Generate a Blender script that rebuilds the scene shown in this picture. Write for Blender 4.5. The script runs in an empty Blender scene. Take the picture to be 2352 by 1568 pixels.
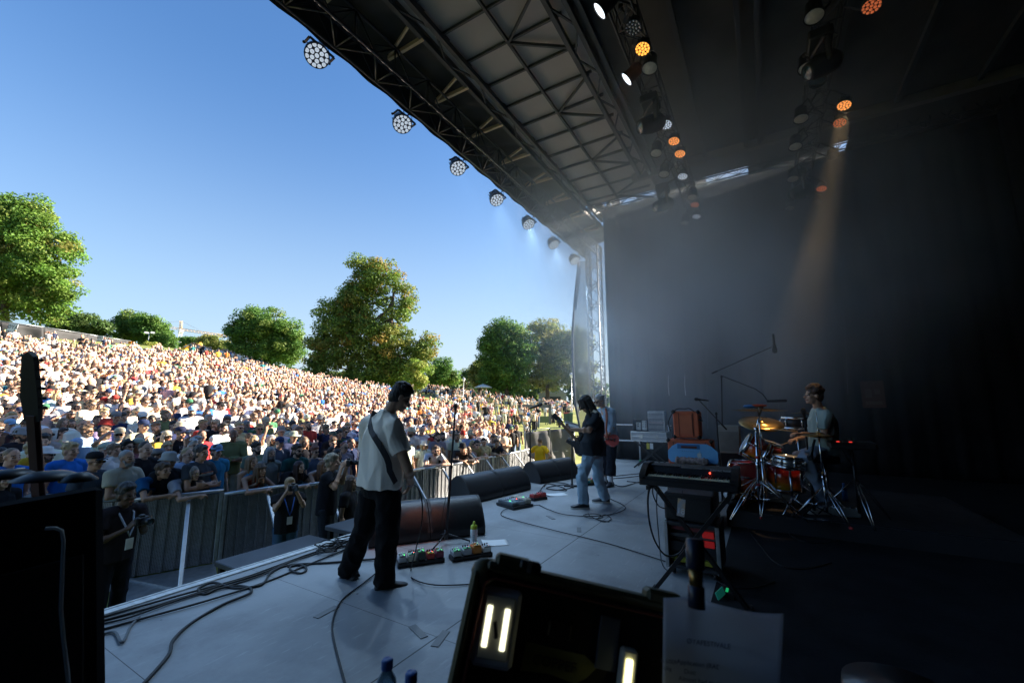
import bpy, math, random
import numpy as np
from mathutils import Vector, Matrix, noise
C = bpy.context.scene.collection
SC = bpy.context.scene
R_ = math.radians
# ------------------------------------------------------------ camera
EYE = 1.56                                    # lens height over the stage deck (deck top is z = 0)
FPX, CX, CY = 960.0, 1176.0, 784.0            # lens in pixels of a 2352 x 1568 print of the photograph
_u = np.array([581., 150., FPX]); _u /= np.linalg.norm(_u)
_v = np.array([-1625., 150., FPX]); _v -= _u*(_u@_v); _v /= np.linalg.norm(_v)
_w = np.cross(_u, _v)
if _w[1] > 0: _w = -_w
AX = np.array([_u, _v, _w])                   # rows: world X (along the stage), Y (to the audience), Z
cam = bpy.data.cameras.new('camera'); camo = bpy.data.objects.new('camera', cam); C.objects.link(camo)
cam.sensor_width = 36; cam.lens = FPX/2352*36; cam.clip_end = 3000; cam.clip_start = 0.05
camo.matrix_world = Matrix(((AX[0][0], -AX[0][1], -AX[0][2], 0), (AX[1][0], -AX[1][1], -AX[1][2], 0),
                            (AX[2][0], -AX[2][1], -AX[2][2], EYE), (0, 0, 0, 1)))
cam.dof.use_dof = True; cam.dof.focus_distance = 5.5; cam.dof.aperture_fstop = 2.8
SC.camera = camo
# ------------------------------------------------------------ sky, sun, exposure
SUN = Vector((.714, -.558, .423)).normalized()
W = bpy.data.worlds.new('World'); SC.world = W; W.use_nodes = True
nt = W.node_tree; bg = nt.nodes['Background']
sky = nt.nodes.new('ShaderNodeTexSky'); sky.sky_type = 'NISHITA'; sky.sun_disc = False
sky.sun_elevation = math.asin(SUN.z); sky.sun_rotation = math.atan2(SUN.x, SUN.y)
sky.air_density = 1.5; sky.dust_density = 1.0; sky.ozone_density = 10.0
# pale haze of the lower sky, whiter towards the sun's side
wtc = nt.nodes.new('ShaderNodeTexCoord'); wsp = nt.nodes.new('ShaderNodeSeparateXYZ'); nt.links.new(wtc.outputs['Generated'], wsp.inputs[0])
wr = nt.nodes.new('ShaderNodeValToRGB'); nt.links.new(wsp.outputs[2], wr.inputs[0]); wr.color_ramp.interpolation = 'B_SPLINE'; wel = wr.color_ramp.elements
wel[0].position = 0; wel[0].color = (.9,)*3+(1,); wel[1].position = .62; wel[1].color = (0, 0, 0, 1)
for wp, wc in ((.12, .62), (.28, .34), (.45, .10)): we = wel.new(wp); we.color = (wc,)*3+(1,)
wd = nt.nodes.new('ShaderNodeVectorMath'); wd.operation = 'DOT_PRODUCT'; nt.links.new(wtc.outputs['Generated'], wd.inputs[0]); wd.inputs[1].default_value = (.93, .36, 0)
wm = nt.nodes.new('ShaderNodeMapRange'); nt.links.new(wd.outputs['Value'], wm.inputs[0]); wm.inputs[1].default_value = .2; wm.inputs[2].default_value = 1.; wm.inputs[3].default_value = .75; wm.inputs[4].default_value = 1.15
wf = nt.nodes.new('ShaderNodeMath'); wf.operation = 'MULTIPLY'; wf.use_clamp = True; nt.links.new(wr.outputs[0], wf.inputs[0]); nt.links.new(wm.outputs[0], wf.inputs[1])
wx = nt.nodes.new('ShaderNodeMix'); wx.data_type = 'RGBA'; nt.links.new(wf.outputs[0], wx.inputs[0]); nt.links.new(sky.outputs[0], wx.inputs[6]); wx.inputs[7].default_value = (3.1, 3.7, 4.2, 1)
nt.links.new(wx.outputs[2], bg.inputs[0]); bg.inputs[1].default_value = 0.05
sl = bpy.data.lights.new('sun', 'SUN'); sl.energy = 5.0; sl.angle = R_(.5); sl.color = (1, .88, .72)
so = bpy.data.objects.new('sun', sl); C.objects.link(so); so.rotation_euler = SUN.to_track_quat('Z', 'Y').to_euler()
SC.view_settings.view_transform = 'Standard'; SC.view_settings.look = 'None'
SC.view_settings.exposure = 2.3; SC.view_settings.gamma = 1
cy = SC.cycles
cy.max_bounces = 7; cy.diffuse_bounces = 4; cy.glossy_bounces = 3; cy.transmission_bounces = 5; cy.volume_bounces = 3
cy.transparent_max_bounces = 12; cy.use_denoising = True; cy.sample_clamp_indirect = 4; cy.caustics_reflective = False
cy.caustics_refractive = False; cy.volume_max_steps = 128; cy.volume_step_rate = 1.0
try: cy.denoiser = 'OPENIMAGEDENOISE'
except Exception: pass
# ------------------------------------------------------------ photograph measurements -> points of the place
def ray(px, py): return AX@np.array([px-CX, py-CY, FPX])
def P(px, py, z=0.):                          # on a horizontal plane
    d = ray(px, py); t = (z-EYE)/d[2]; return Vector((d[0]*t, d[1]*t, z))
def PXc(px, py, X): d = ray(px, py); t = X/d[0]; return Vector((X, d[1]*t, EYE+d[2]*t))
def PYc(px, py, Y): d = ray(px, py); t = Y/d[1]; return Vector((d[0]*t, Y, EYE+d[2]*t))
def D(px, py, t): d = ray(px, py)*(t/FPX); return Vector((d[0], d[1], EYE+d[2]))
def depth(p): return AX[0][2]*p[0]+AX[1][2]*p[1]+AX[2][2]*(p[2]-EYE)
FW = Vector((AX[0][2], AX[1][2], AX[2][2])); RT = Vector((AX[0][0], AX[1][0], AX[2][0]))
# ------------------------------------------------------------ mesh builder
def basis(z, x=None):
    z = Vector(z).normalized()
    x = Vector(x) if x is not None else (Vector((1, 0, 0)) if abs(z.x) < .9 else Vector((0, 1, 0)))
    x = (x-z*x.dot(z)); x = x.normalized() if x.length > 1e-6 else z.orthogonal().normalized()
    y = z.cross(x)
    return Matrix((x, y, z)).transposed()
def rz(a): return Matrix.Rotation(a, 3, 'Z')
class MB:
    def __init__(s): s.v = []; s.f = []; s.m = []; s.s = []
    def add(s, vs, fs, mi=0, sm=False):
        o = len(s.v); s.v += [tuple(v) for v in vs]
        for f in fs: s.f.append(tuple(o+i for i in f)); s.m.append(mi); s.s.append(sm)
        return s
    def box(s, c, size, R=None, mi=0, b=0.0):
        c = Vector(c); h = [x/2 for x in size]; R = R or Matrix.Identity(3)
        if b <= 0:
            vs = [c+R@Vector((x*h[0], y*h[1], z*h[2])) for x in (-1, 1) for y in (-1, 1) for z in (-1, 1)]
            return s.add(vs, [(0, 1, 3, 2), (4, 6, 7, 5), (0, 4, 5, 1), (2, 3, 7, 6), (0, 2, 6, 4), (1, 5, 7, 3)], mi)
        b = min(b, min(h)*.9); vs = []; idx = {}
        for x in (-1, 1):
            for y in (-1, 1):
                for z in (-1, 1):
                    for a in range(3):
                        q = [x*(h[0]-b), y*(h[1]-b), z*(h[2]-b)]; q[a] = (x, y, z)[a]*h[a]
                        idx[(x, y, z, a)] = len(vs); vs.append(c+R@Vector(q))
        fs = []
        for a in range(3):
            o1, o2 = [(1, 2), (2, 0), (0, 1)][a]
            for sg in (-1, 1):
                q = []
                for (p, r) in ((-1, -1), (1, -1), (1, 1), (-1, 1)):
                    k = [0, 0, 0]; k[a] = sg; k[o1] = p; k[o2] = r; q.append(idx[(k[0], k[1], k[2], a)])
                fs.append(q if sg > 0 else q[::-1])
        for a in range(3):
            o1, o2 = [(1, 2), (2, 0), (0, 1)][a]
            for p in (-1, 1):
                for r in (-1, 1):
                    k1 = [0]*3; k1[a] = -1; k1[o1] = p; k1[o2] = r; k2 = list(k1); k2[a] = 1
                    q = [idx[(*k1, o1)], idx[(*k2, o1)], idx[(*k2, o2)], idx[(*k1, o2)]]
                    fs.append(q if p*r > 0 else q[::-1])
        for x in (-1, 1):
            for y in (-1, 1):
                for z in (-1, 1):
                    q = [idx[(x, y, z, a)] for a in range(3)]; fs.append(q if x*y*z > 0 else q[::-1])
        return s.add(vs, fs, mi)
    def bar(s, p, q, w, h=None, up=(0, 0, 1), mi=0, b=0):
        p = Vector(p); q = Vector(q); d = q-p
        if d.length < 1e-6: return s
        z = d.normalized(); x = Vector(up).cross(z)
        if x.length < 1e-4: x = z.orthogonal()
        R = basis(z, x)
        return s.box((p+q)/2, (w, h or w, d.length), R, mi, b)
    def tube(s, pts, r, n=8, mi=0, sm=True, cap=True, closed=False):
        pts = [Vector(p) for p in pts]; k = len(pts)
        rs = list(r) if isinstance(r, (list, tuple)) else [r]*k
        vs = []; prev = None
        for i, p in enumerate(pts):
            t = (pts[(i+1) % k] if (closed or i < k-1) else pts[i])-(pts[i-1] if (i > 0 or closed) else pts[i])
            t = t.normalized() if t.length > 1e-9 else Vector((0, 0, 1))
            if prev is None: prev = t.orthogonal().normalized()
            x = prev-t*prev.dot(t); x = x.normalized() if x.length > 1e-6 else t.orthogonal().normalized()
            prev = x; y = t.cross(x)
            for j in range(n):
                a = 2*math.pi*j/n; vs.append(p+(x*math.cos(a)+y*math.sin(a))*rs[i])
        fs = []
        for i in range(k if closed else k-1):
            for j in range(n):
                a = i*n+j; b_ = i*n+(j+1) % n; c = ((i+1) % k)*n+(j+1) % n; d = ((i+1) % k)*n+j
                fs.append((a, b_, c, d))
        s.add(vs, fs, mi, sm)
        if cap and not closed:
            o = len(s.v)-len(vs)
            s.f.append(tuple(o+j for j in range(n))[::-1]); s.m.append(mi); s.s.append(False)
            s.f.append(tuple(o+(k-1)*n+j for j in range(n))); s.m.append(mi); s.s.append(False)
        return s
    def lathe(s, prof, n=24, o=(0, 0, 0), R=None, mi=0, sm=True):
        o = Vector(o); R = R or Matrix.Identity(3); vs = []; k = len(prof)
        for (r, z) in prof:
            for j in range(n):
                a = 2*math.pi*j/n; vs.append(o+R@Vector((max(r, 1e-5)*math.cos(a), max(r, 1e-5)*math.sin(a), z)))
        fs = [(i*n+j, i*n+(j+1) % n, (i+1)*n+(j+1) % n, (i+1)*n+j) for i in range(k-1) for j in range(n)]
        return s.add(vs, fs, mi, sm)
    def cyl(s, p, q, r, n=16, mi=0, r2=None, sm=True): return s.tube([p, q], [r, r if r2 is None else r2], n, mi, sm)
    def ell(s, c, r, R=None, nu=16, nv=10, mi=0):
        c = Vector(c); R = R or Matrix.Identity(3); r = (r, r, r) if isinstance(r, (int, float)) else r
        vs = [c+R@Vector((0, 0, -r[2]))]
        for i in range(1, nv):
            a = -math.pi/2+math.pi*i/nv
            for j in range(nu):
                b = 2*math.pi*j/nu
                vs.append(c+R@Vector((r[0]*math.cos(a)*math.cos(b), r[1]*math.cos(a)*math.sin(b), r[2]*math.sin(a))))
        vs.append(c+R@Vector((0, 0, r[2]))); fs = []
        for j in range(nu):
            fs.append((0, 1+(j+1) % nu, 1+j)); e = 1+(nv-2)*nu; fs.append((len(vs)-1, e+j, e+(j+1) % nu))
            for i in range(nv-2):
                a = 1+i*nu; fs.append((a+j, a+(j+1) % nu, a+nu+(j+1) % nu, a+nu+j))
        return s.add(vs, fs, mi, True)
    def caps(s, p, q, r1, r2=None, n=12, mi=0):         # tapered limb with round ends
        p = Vector(p); q = Vector(q); r2 = r1 if r2 is None else r2; d = (q-p)
        if d.length < 1e-6: return s.ell(p, r1, mi=mi)
        z = d.normalized(); pts = []; rs = []
        for i in range(4): a = math.pi/2*(1-i/4.); pts.append(p-z*r1*math.sin(a)); rs.append(max(r1*math.cos(a), .0008))
        for i in range(0, 4): a = math.pi/2*(i/4.); pts.append(q+z*r2*math.sin(a)); rs.append(max(r2*math.cos(a), .0008))
        pts.append(q+z*r2); rs.append(.0008)
        return s.tube(pts, rs, n, mi)
    def loft(s, rings, mi=0, sm=True, cap=True):
        n = len(rings[0]); vs = [p for r in rings for p in r]; k = len(rings)
        fs = [(i*n+j, i*n+(j+1) % n, (i+1)*n+(j+1) % n, (i+1)*n+j) for i in range(k-1) for j in range(n)]
        if cap: fs += [tuple(range(n))[::-1], tuple((k-1)*n+j for j in range(n))]
        return s.add(vs, fs, mi, sm)
    def oval(s, secs, lat, n=20, mi=0, pw=2.3):          # secs: (centre, half-width, half-depth[, lateral dir]) up a torso
        rings = []; k = len(secs)
        for i, sc in enumerate(secs):
            c = Vector(sc[0]); t = Vector(secs[min(i+1, k-1)][0])-Vector(secs[max(i-1, 0)][0])
            t.normalize(); x = Vector(sc[3] if len(sc) > 3 else lat); x = (x-t*x.dot(t)).normalized(); y = t.cross(x); ring = []
            for j in range(n):
                a = 2*math.pi*j/n; ca, sa = math.cos(a), math.sin(a)
                ring.append(c+x*sc[1]*math.copysign(abs(ca)**(2/pw), ca)+y*sc[2]*math.copysign(abs(sa)**(2/pw), sa))
            rings.append(ring)
        return s.loft(rings, mi)
    def prism(s, poly, d, o=(0, 0, 0), R=None, mi=0, sm=False):
        o = Vector(o); R = R or Matrix.Identity(3); n = len(poly)
        vs = [o+R@Vector((x, y, -d/2)) for x, y in poly]+[o+R@Vector((x, y, d/2)) for x, y in poly]
        fs = [tuple(range(n))[::-1], tuple(range(n, 2*n))]+[(i, (i+1) % n, n+(i+1) % n, n+i) for i in range(n)]
        return s.add(vs, fs, mi, sm)
    def grid(s, fn, nu, nv, mi=0, sm=True):
        vs = [fn(i/nu, j/nv) for j in range(nv+1) for i in range(nu+1)]
        fs = [(j*(nu+1)+i, j*(nu+1)+i+1, (j+1)*(nu+1)+i+1, (j+1)*(nu+1)+i) for j in range(nv) for i in range(nu)]
        return s.add(vs, fs, mi, sm)
    def mesh(s, name, mats):
        me = bpy.data.meshes.new(name); me.from_pydata(s.v, [], s.f)
        for m in (mats if isinstance(mats, (list, tuple)) else [mats]): me.materials.append(m)
        me.polygons.foreach_set('material_index', s.m); me.polygons.foreach_set('use_smooth', s.s); me.update()
        return me
    def build(s, name, mats, parent=None, world=False):
        if world and parent is not None:
            l = parent.location; s.v = [(v[0]-l[0], v[1]-l[1], v[2]-l[2]) for v in s.v]
        o = bpy.data.objects.new(name, s.mesh(name, mats)); C.objects.link(o)
        if parent is not None: o.parent = parent
        return o
def tag(o, label=None, cat=None, group=None, kind=None):
    if label: o['label'] = label
    if cat: o['category'] = cat
    if group: o['group'] = group
    if kind: o['kind'] = kind
    return o
def thing(name, label, cat, loc=(0, 0, 0), rot=0, group=None):
    o = bpy.data.objects.new(name, None); C.objects.link(o); o.location = loc; o.rotation_euler = (0, 0, rot); o.empty_display_size = .1
    return tag(o, label, cat, group)
def kids(o): return [c for c in KID.get(o.name, [])]
KID = {}
def dup(root, loc=None, rot=None, label=None, scale=None):
    def rec(o, par):
        c = o.copy(); C.objects.link(c)
        if par is not None: c.parent = par
        for ch in list(o.children): rec(ch, c)
        return c
    r = rec(root, None)
    if loc is not None: r.location = loc
    if rot is not None: r.rotation_euler = rot if isinstance(rot, (tuple, list)) or hasattr(rot, 'x') else (0, 0, rot)
    if scale is not None: r.scale = (scale,)*3
    if label: r['label'] = label
    return r
# ------------------------------------------------------------ materials
MATS = {}
def mat(name, col, rough=.6, metal=0., var=.12, scale=6., bump=0., bscale=40., oc=False, emis=0., spec=.5, col2=None, trans=0., coat=0.,
        detail=4., stretch=None, alpha=1., sheen=0.):
    if name in MATS: return MATS[name]
    m = bpy.data.materials.new(name); m.use_nodes = True; n = m.node_tree.nodes; L = m.node_tree.links
    b = n['Principled BSDF']; b.inputs['Roughness'].default_value = rough; b.inputs['Metallic'].default_value = metal
    b.inputs['Specular IOR Level'].default_value = spec
    tc = n.new('ShaderNodeTexCoord'); vec = tc.outputs['Object']
    if stretch:
        mp = n.new('ShaderNodeMapping'); mp.inputs['Scale'].default_value = stretch; L.new(vec, mp.inputs[0]); vec = mp.outputs[0]
    nz = n.new('ShaderNodeTexNoise'); nz.inputs['Scale'].default_value = scale; nz.inputs['Detail'].default_value = detail; L.new(vec, nz.inputs[0])
    mr = n.new('ShaderNodeMapRange'); mr.inputs[1].default_value = .3; mr.inputs[2].default_value = .7; L.new(nz.outputs[0], mr.inputs[0])
    mx = n.new('ShaderNodeMix'); mx.data_type = 'RGBA'; L.new(mr.outputs[0], mx.inputs[0])
    if oc:
        oi = n.new('ShaderNodeObjectInfo'); mr.inputs[3].default_value = 1-var; mr.inputs[4].default_value = 1+var*.6
        mx.blend_type = 'MULTIPLY'; mx.inputs[0].default_value = 1
        for l in list(mx.inputs[0].links): L.remove(l)
        L.new(oi.outputs['Color'], mx.inputs[6]); L.new(mr.outputs[0], mx.inputs[7])
    else:
        c2 = col2 if col2 else tuple(min(1, c*(1+var)) for c in col); c1 = col if col2 else tuple(c*(1-var) for c in col)
        mx.inputs[6].default_value = (*c1, 1); mx.inputs[7].default_value = (*c2, 1)
    L.new(mx.outputs[2], b.inputs['Base Color'])
    rr = n.new('ShaderNodeMapRange'); rr.inputs[3].default_value = max(0, rough-.08); rr.inputs[4].default_value = min(1, rough+.08)
    L.new(nz.outputs[0], rr.inputs[0]); L.new(rr.outputs[0], b.inputs['Roughness'])
    if bump:
        n2 = n.new('ShaderNodeTexNoise'); n2.inputs['Scale'].default_value = bscale; n2.inputs['Detail'].default_value = 3; L.new(vec, n2.inputs[0])
        bp = n.new('ShaderNodeBump'); bp.inputs['Strength'].default_value = bump; bp.inputs['Distance'].default_value = .02
        L.new(n2.outputs[0], bp.inputs['Height']); L.new(bp.outputs[0], b.inputs['Normal'])
    if emis: b.inputs['Emission Color'].default_value = (*col, 1); b.inputs['Emission Strength'].default_value = emis
    if trans: b.inputs['Transmission Weight'].default_value = trans
    if coat: b.inputs['Coat Weight'].default_value = coat; b.inputs['Coat Roughness'].default_value = .15
    if sheen: b.inputs['Sheen Weight'].default_value = sheen
    if alpha < 1: b.inputs['Alpha'].default_value = alpha
    MATS[name] = m; return m
blackp = mat('black plastic', (.012, .012, .014), .45, var=.3)
blackm = mat('black metal', (.015, .015, .017), .38, .3, var=.25)
blackc = mat('black cloth', (.012, .012, .014), .95, var=.3, bump=.2, spec=.1)
rubber = mat('black rubber', (.014, .014, .015), .55, var=.2)
chrome = mat('chrome', (.75, .76, .78), .14, 1, var=.05)
steel = mat('dull steel', (.5, .51, .52), .38, 1, var=.12, scale=14)
alu = mat('aluminium', (.62, .63, .64), .42, .9, var=.1, scale=12)
white = mat('white plastic', (.75, .75, .74), .5, var=.05)
paper = mat('white paper', (.8, .8, .8), .8, var=.03)
def evalmesh(ob):
    dg = bpy.context.evaluated_depsgraph_get(); return bpy.data.meshes.new_from_object(ob.evaluated_get(dg))
def text(name, body, size, m, parent, loc, R, extrude=.0006, align='CENTER', sx=1.):
    cu = bpy.data.curves.new(name, 'FONT'); cu.body = body; cu.size = size; cu.align_x = align; cu.align_y = 'CENTER'; cu.extrude = extrude
    t = bpy.data.objects.new(name, cu); C.objects.link(t); me = evalmesh(t); bpy.data.objects.remove(t); bpy.data.curves.remove(cu)
    me.materials.clear(); me.materials.append(m); o = bpy.data.objects.new(name, me); C.objects.link(o)
    o.matrix_local = Matrix.Translation(Vector(loc))@R.to_4x4()@Matrix.Diagonal((sx, 1, 1, 1))
    if parent is not None: o.parent = parent
    return o
# ============================================================ terrain
HF = Vector((FW.x, FW.y, 0)).normalized(); HR = Vector((HF.y, -HF.x, 0))
KX = [-2500, -400, 0, 200, 400, 520, 605, 700, 880, 1000, 1065, 1130, 1290, 1500, 4000]
KV = [.18, .245, .25, .23, .203, .17, .14, .12, .089, .073, .062, .058, .040, .03, .02]
KT = [60, 54, 54, 60, 66, 70, 78, 78, 74, 90, 90, 90, 90, 80, 60]
Z0X, Z0V = [200, 500, 980, 1100, 1200, 1320], [-.97, -1.0, -1.14, -1.2, -1.34, -1.42]; T0X, T0V = [0, 500, 1000, 1300], [7, 8, 11, 13.5]
def ground(x, y):
    x = np.asarray(x, float); y = np.asarray(y, float)
    t = HF.x*x+HF.y*y; s = HR.x*x+HR.y*y
    px = 1176+971.6*s/np.maximum(t, 6.)
    k = np.interp(px, KX, KV); te = np.interp(px, KX, KT); t0 = np.interp(px, T0X, T0V)+.6
    a = t-t0; r = np.where(a > 20, a, 1.3*np.log1p(np.exp(np.minimum(a, 20)/1.3)))
    over = np.maximum(r-(te-t0), 0); r = np.minimum(r, te-t0)
    return np.interp(px, Z0X, Z0V)+k*(r+4*(1-np.exp(-over/16.)))
def G(x, y): return float(ground(x, y))
ts = np.concatenate([np.linspace(-40, 4, 12), np.linspace(6, 40, 60), np.linspace(41, 110, 60), np.geomspace(115, 2400, 26)])
sg = np.concatenate([-np.geomspace(40, 1.9, 14), np.linspace(-1.8, 1.2, 90), np.geomspace(1.3, 40, 14)])
T2, S2 = np.meshgrid(ts, sg, indexing='ij'); S3 = S2*np.maximum(T2, 18); 
GXw = HF.x*T2+HR.x*S3; GYw = HF.y*T2+HR.y*S3; GZw = ground(GXw, GYw)
vs = np.stack([GXw, GYw, GZw], -1).reshape(-1, 3); nS = len(sg)
b = MB(); b.v = [tuple(v) for v in vs]
b.f = [(i*nS+j, (i+1)*nS+j, (i+1)*nS+j+1, i*nS+j+1)[::-1] for i in range(len(ts)-1) for j in range(nS-1)]
b.m = [0]*len(b.f); b.s = [True]*len(b.f)
grass = mat('park grass', (.11, .15, .035), .9, col2=(.27, .27, .09), scale=.35, detail=8, bump=.6, bscale=9., spec=.2)
tag(b.build('ground', grass), kind='structure')
# ============================================================ stage deck
XW, YB, YE, XN = 12.9, -5.0, 4.5, -2.8        # far curtain, rear curtain, deck edge, added near wall
def deck_mat():
    m = mat('deck paint', (.31, .318, .327), .42, var=.22, scale=1.2, detail=8, bump=.06, bscale=40)
    n = m.node_tree.nodes; L = m.node_tree.links; b = n['Principled BSDF']; src = b.inputs['Base Color'].links[0].from_socket
    tc = n.new('ShaderNodeTexCoord'); sp = n.new('ShaderNodeSeparateXYZ'); L.new(tc.outputs['Object'], sp.inputs[0])
    def seam(out, per, off, w):
        a = n.new('ShaderNodeMath'); a.operation = 'ADD'; a.inputs[1].default_value = -off+per*20; L.new(out, a.inputs[0])
        c = n.new('ShaderNodeMath'); c.operation = 'PINGPONG'; c.inputs[1].default_value = per/2; L.new(a.outputs[0], c.inputs[0])
        g = n.new('ShaderNodeMath'); g.operation = 'LESS_THAN'; g.inputs[1].default_value = w; L.new(c.outputs[0], g.inputs[0]); return g.outputs[0]
    s1 = seam(sp.outputs[0], 1.22, 0, .0022); s2 = seam(sp.outputs[1], 2.44, 2.06, .0055)
    mxs = n.new('ShaderNodeMath'); mxs.operation = 'MAXIMUM'; L.new(s1, mxs.inputs[0]); L.new(s2, mxs.inputs[1])
    mm = n.new('ShaderNodeMix'); mm.data_type = 'RGBA'; L.new(mxs.outputs[0], mm.inputs[0]); mm.inputs[7].default_value = (.012, .012, .012, 1)
    # scuffs: thin dark scratches and pale rubbed marks
    mp = n.new('ShaderNodeMapping'); mp.inputs['Scale'].default_value = (3., 22., 1); mp.inputs['Rotation'].default_value = (0, 0, .5); L.new(tc.outputs['Object'], mp.inputs[0])
    z = n.new('ShaderNodeTexNoise'); z.inputs['Scale'].default_value = 1.6; z.inputs['Detail'].default_value = 6; L.new(mp.outputs[0], z.inputs[0])
    r = n.new('ShaderNodeMapRange'); r.inputs[1].default_value = .60; r.inputs[2].default_value = .70; r.inputs[4].default_value = .5; L.new(z.outputs[0], r.inputs[0])
    m2 = n.new('ShaderNodeMix'); m2.data_type = 'RGBA'; L.new(r.outputs[0], m2.inputs[0]); L.new(src, m2.inputs[6]); m2.inputs[7].default_value = (.46, .47, .48, 1)
    v = n.new('ShaderNodeTexVoronoi'); v.inputs['Scale'].default_value = 3.2; L.new(tc.outputs['Object'], v.inputs[0])
    g2 = n.new('ShaderNodeMath'); g2.operation = 'LESS_THAN'; g2.inputs[1].default_value = .035; L.new(v.outputs['Distance'], g2.inputs[0])
    m3 = n.new('ShaderNodeMix'); m3.data_type = 'RGBA'; L.new(g2.outputs[0], m3.inputs[0]); L.new(m2.outputs[2], m3.inputs[6]); m3.inputs[7].default_value = (.05, .05, .055, 1)
    zd = n.new('ShaderNodeTexNoise'); zd.inputs['Scale'].default_value = .9; zd.inputs['Detail'].default_value = 9; zd.inputs['Roughness'].default_value = .72; L.new(tc.outputs['Object'], zd.inputs[0]); rd = n.new('ShaderNodeMapRange'); rd.inputs[1].default_value = .5; rd.inputs[2].default_value = .68; rd.inputs[4].default_value = .55; L.new(zd.outputs[0], rd.inputs[0])
    md = n.new('ShaderNodeMix'); md.data_type = 'RGBA'; L.new(rd.outputs[0], md.inputs[0]); L.new(m3.outputs[2], md.inputs[6]); md.inputs[7].default_value = (.15, .15, .155, 1); m3 = md
    vs_ = n.new('ShaderNodeTexVoronoi'); vs_.feature = 'DISTANCE_TO_EDGE'; vs_.inputs['Scale'].default_value = .8; mq = n.new('ShaderNodeMapping'); mq.inputs['Scale'].default_value = (1., 2.7, 1.); mq.inputs['Rotation'].default_value = (0, 0, 1.1); L.new(tc.outputs['Object'], mq.inputs[0]); nzw = n.new('ShaderNodeMix'); nzw.data_type = 'RGBA'; nzw.inputs[0].default_value = .18; L.new(mq.outputs[0], nzw.inputs[6]); L.new(zd.outputs['Color'], nzw.inputs[7]); L.new(nzw.outputs[2], vs_.inputs[0])
    gl = n.new('ShaderNodeMath'); gl.operation = 'LESS_THAN'; gl.inputs[1].default_value = .0035; L.new(vs_.outputs[0], gl.inputs[0]); gm = n.new('ShaderNodeMath'); gm.operation = 'MULTIPLY'; L.new(gl.outputs[0], gm.inputs[0]); L.new(r.outputs[0], gm.inputs[1]); ml_ = n.new('ShaderNodeMix'); ml_.data_type = 'RGBA'; L.new(gm.outputs[0], ml_.inputs[0]); L.new(m3.outputs[2], ml_.inputs[6]); ml_.inputs[7].default_value = (.05, .05, .055, 1); m3 = ml_
    L.new(m3.outputs[2], mm.inputs[6]); L.new(mm.outputs[2], b.inputs['Base Color']); return m
b = MB(); b.box(((XN+14.2)/2, (YB+YE)/2, -.06), (14.2-XN, YE-YB, .12)); deck = tag(b.build('stage_floor', deck_mat()), kind='structure')
b = MB(); b.box(((XN+14.2)/2, YE-.045, .006), (14.2-XN, .075, .012), b=.003); b.box(((XN+14.2)/2, YE+.013, -.08), (14.2-XN, .024, .19), b=.003)
edge_m = mat('worn edge trim', (.5, .51, .5), .55, .2, scale=2., col2=(.78, .79, .78), stretch=(9, 1, 1), detail=8)
tag(b.build('floor_edge_trim', edge_m), kind='structure')
b = MB()
for i in range(12): b.box((XN+.6+i*1.5, YE-.3, -.76), (.09, .09, 1.28))
b.box(((XN+14.2)/2, YE-.5, -.76), (14.2-XN-.1, .02, 1.26)); tag(b.build('stage_floor_legs', blackc), kind='structure')
# grey gaffer tape patches
tape = mat('grey tape', (.20, .205, .21), .6)
for (px, py, a) in [(750, 1405, .1), (1265, 1188, .9), (1012, 1466, .3), (960, 1450, 1.2), (1330, 1216, .4)]:
    b = MB(); p = P(px, py); b.box((0, 0, .003), (.2, .055, .004)); o = b.build('gaffer_tape', tape); o.location = p; o.rotation_euler = (0, 0, a)
    tag(o, {750: 'grey tape patch left of the guitarist\'s shoes', 1265: 'grey tape patch over the thin cable mid floor', 1012: 'grey tape patch beside the long floor seam',
            960: 'grey tape patch close to the foreground case', 1330: 'grey tape patch where two floor seams meet'}[px], 'tape', 'tape patches on the stage floor')
b = MB(); b.box((5.6, -2.22, .0035), (16.4, 5.44, .006)); tag(b.build('deck_shade_sheet', mat('black shade sheet', (.020, .0205, .023), .8, var=.35, scale=3, spec=.15, bump=.2, bscale=30)), 'black sheet standing in for shade on the rear half of the deck', 'carpet')  # black sheet added to darken the deck where it lies in shade
# ============================================================ curtains
drape = mat('black drape', (.013, .0132, .015), .97, var=.3, scale=1.6, bump=.35, bscale=7, spec=.08)
def curtain(name, label, p, q, z0, z1, amp=.028, per=.42, n=160):
    p = Vector(p); q = Vector(q); d = q-p; L = d.length; nrm = Vector((-d.y, d.x)).normalized(); rnd = random.Random(len(label)); ph = [rnd.uniform(0, 6) for _ in range(4)]
    def fn(u, v):
        x = u*L; a = amp*(.5+.5*(1-v))*(.55+.9*abs(noise.noise(Vector((x*.55, len(label)*.3, v*.5)))))*1.5
        w = a*(math.sin(x/per*2*math.pi+ph[0]+.4*math.sin(v*3+ph[3]))*.6+.5*math.sin(x/per*.37*2*math.pi+ph[1]+v)+.3*math.sin(x/per*1.9*2*math.pi+ph[2]+2*v))
        c = p+d*u; return (c.x+nrm.x*w, c.y+nrm.y*w, z0+(z1-z0)*v)
    b = MB(); b.grid(fn, n, 24); o = b.build(name, drape); so_ = o.modifiers.new('t', 'SOLIDIFY'); so_.thickness = .012
    return tag(o, label, 'curtain', 'black stage curtains')
sc_ = curtain('side_curtain', 'black curtain across the far side of the stage, smoke in front', (XW, YB), (XW, 4.15), -0.02, 8.10, n=220)
curtain('rear_curtain', 'black curtain along the dark rear of the stage behind the drummer', (XN, YB), (XW, YB), -0.02, 8.2, n=240)
b = MB(); b.box((XN-.1, (YB+3.9)/2, 3.5), (.08, 3.9-YB, 9.8)); tag(b.build('light_block_wall', blackc), kind='structure')  # unseen wall added to keep daylight off the near side
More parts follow.
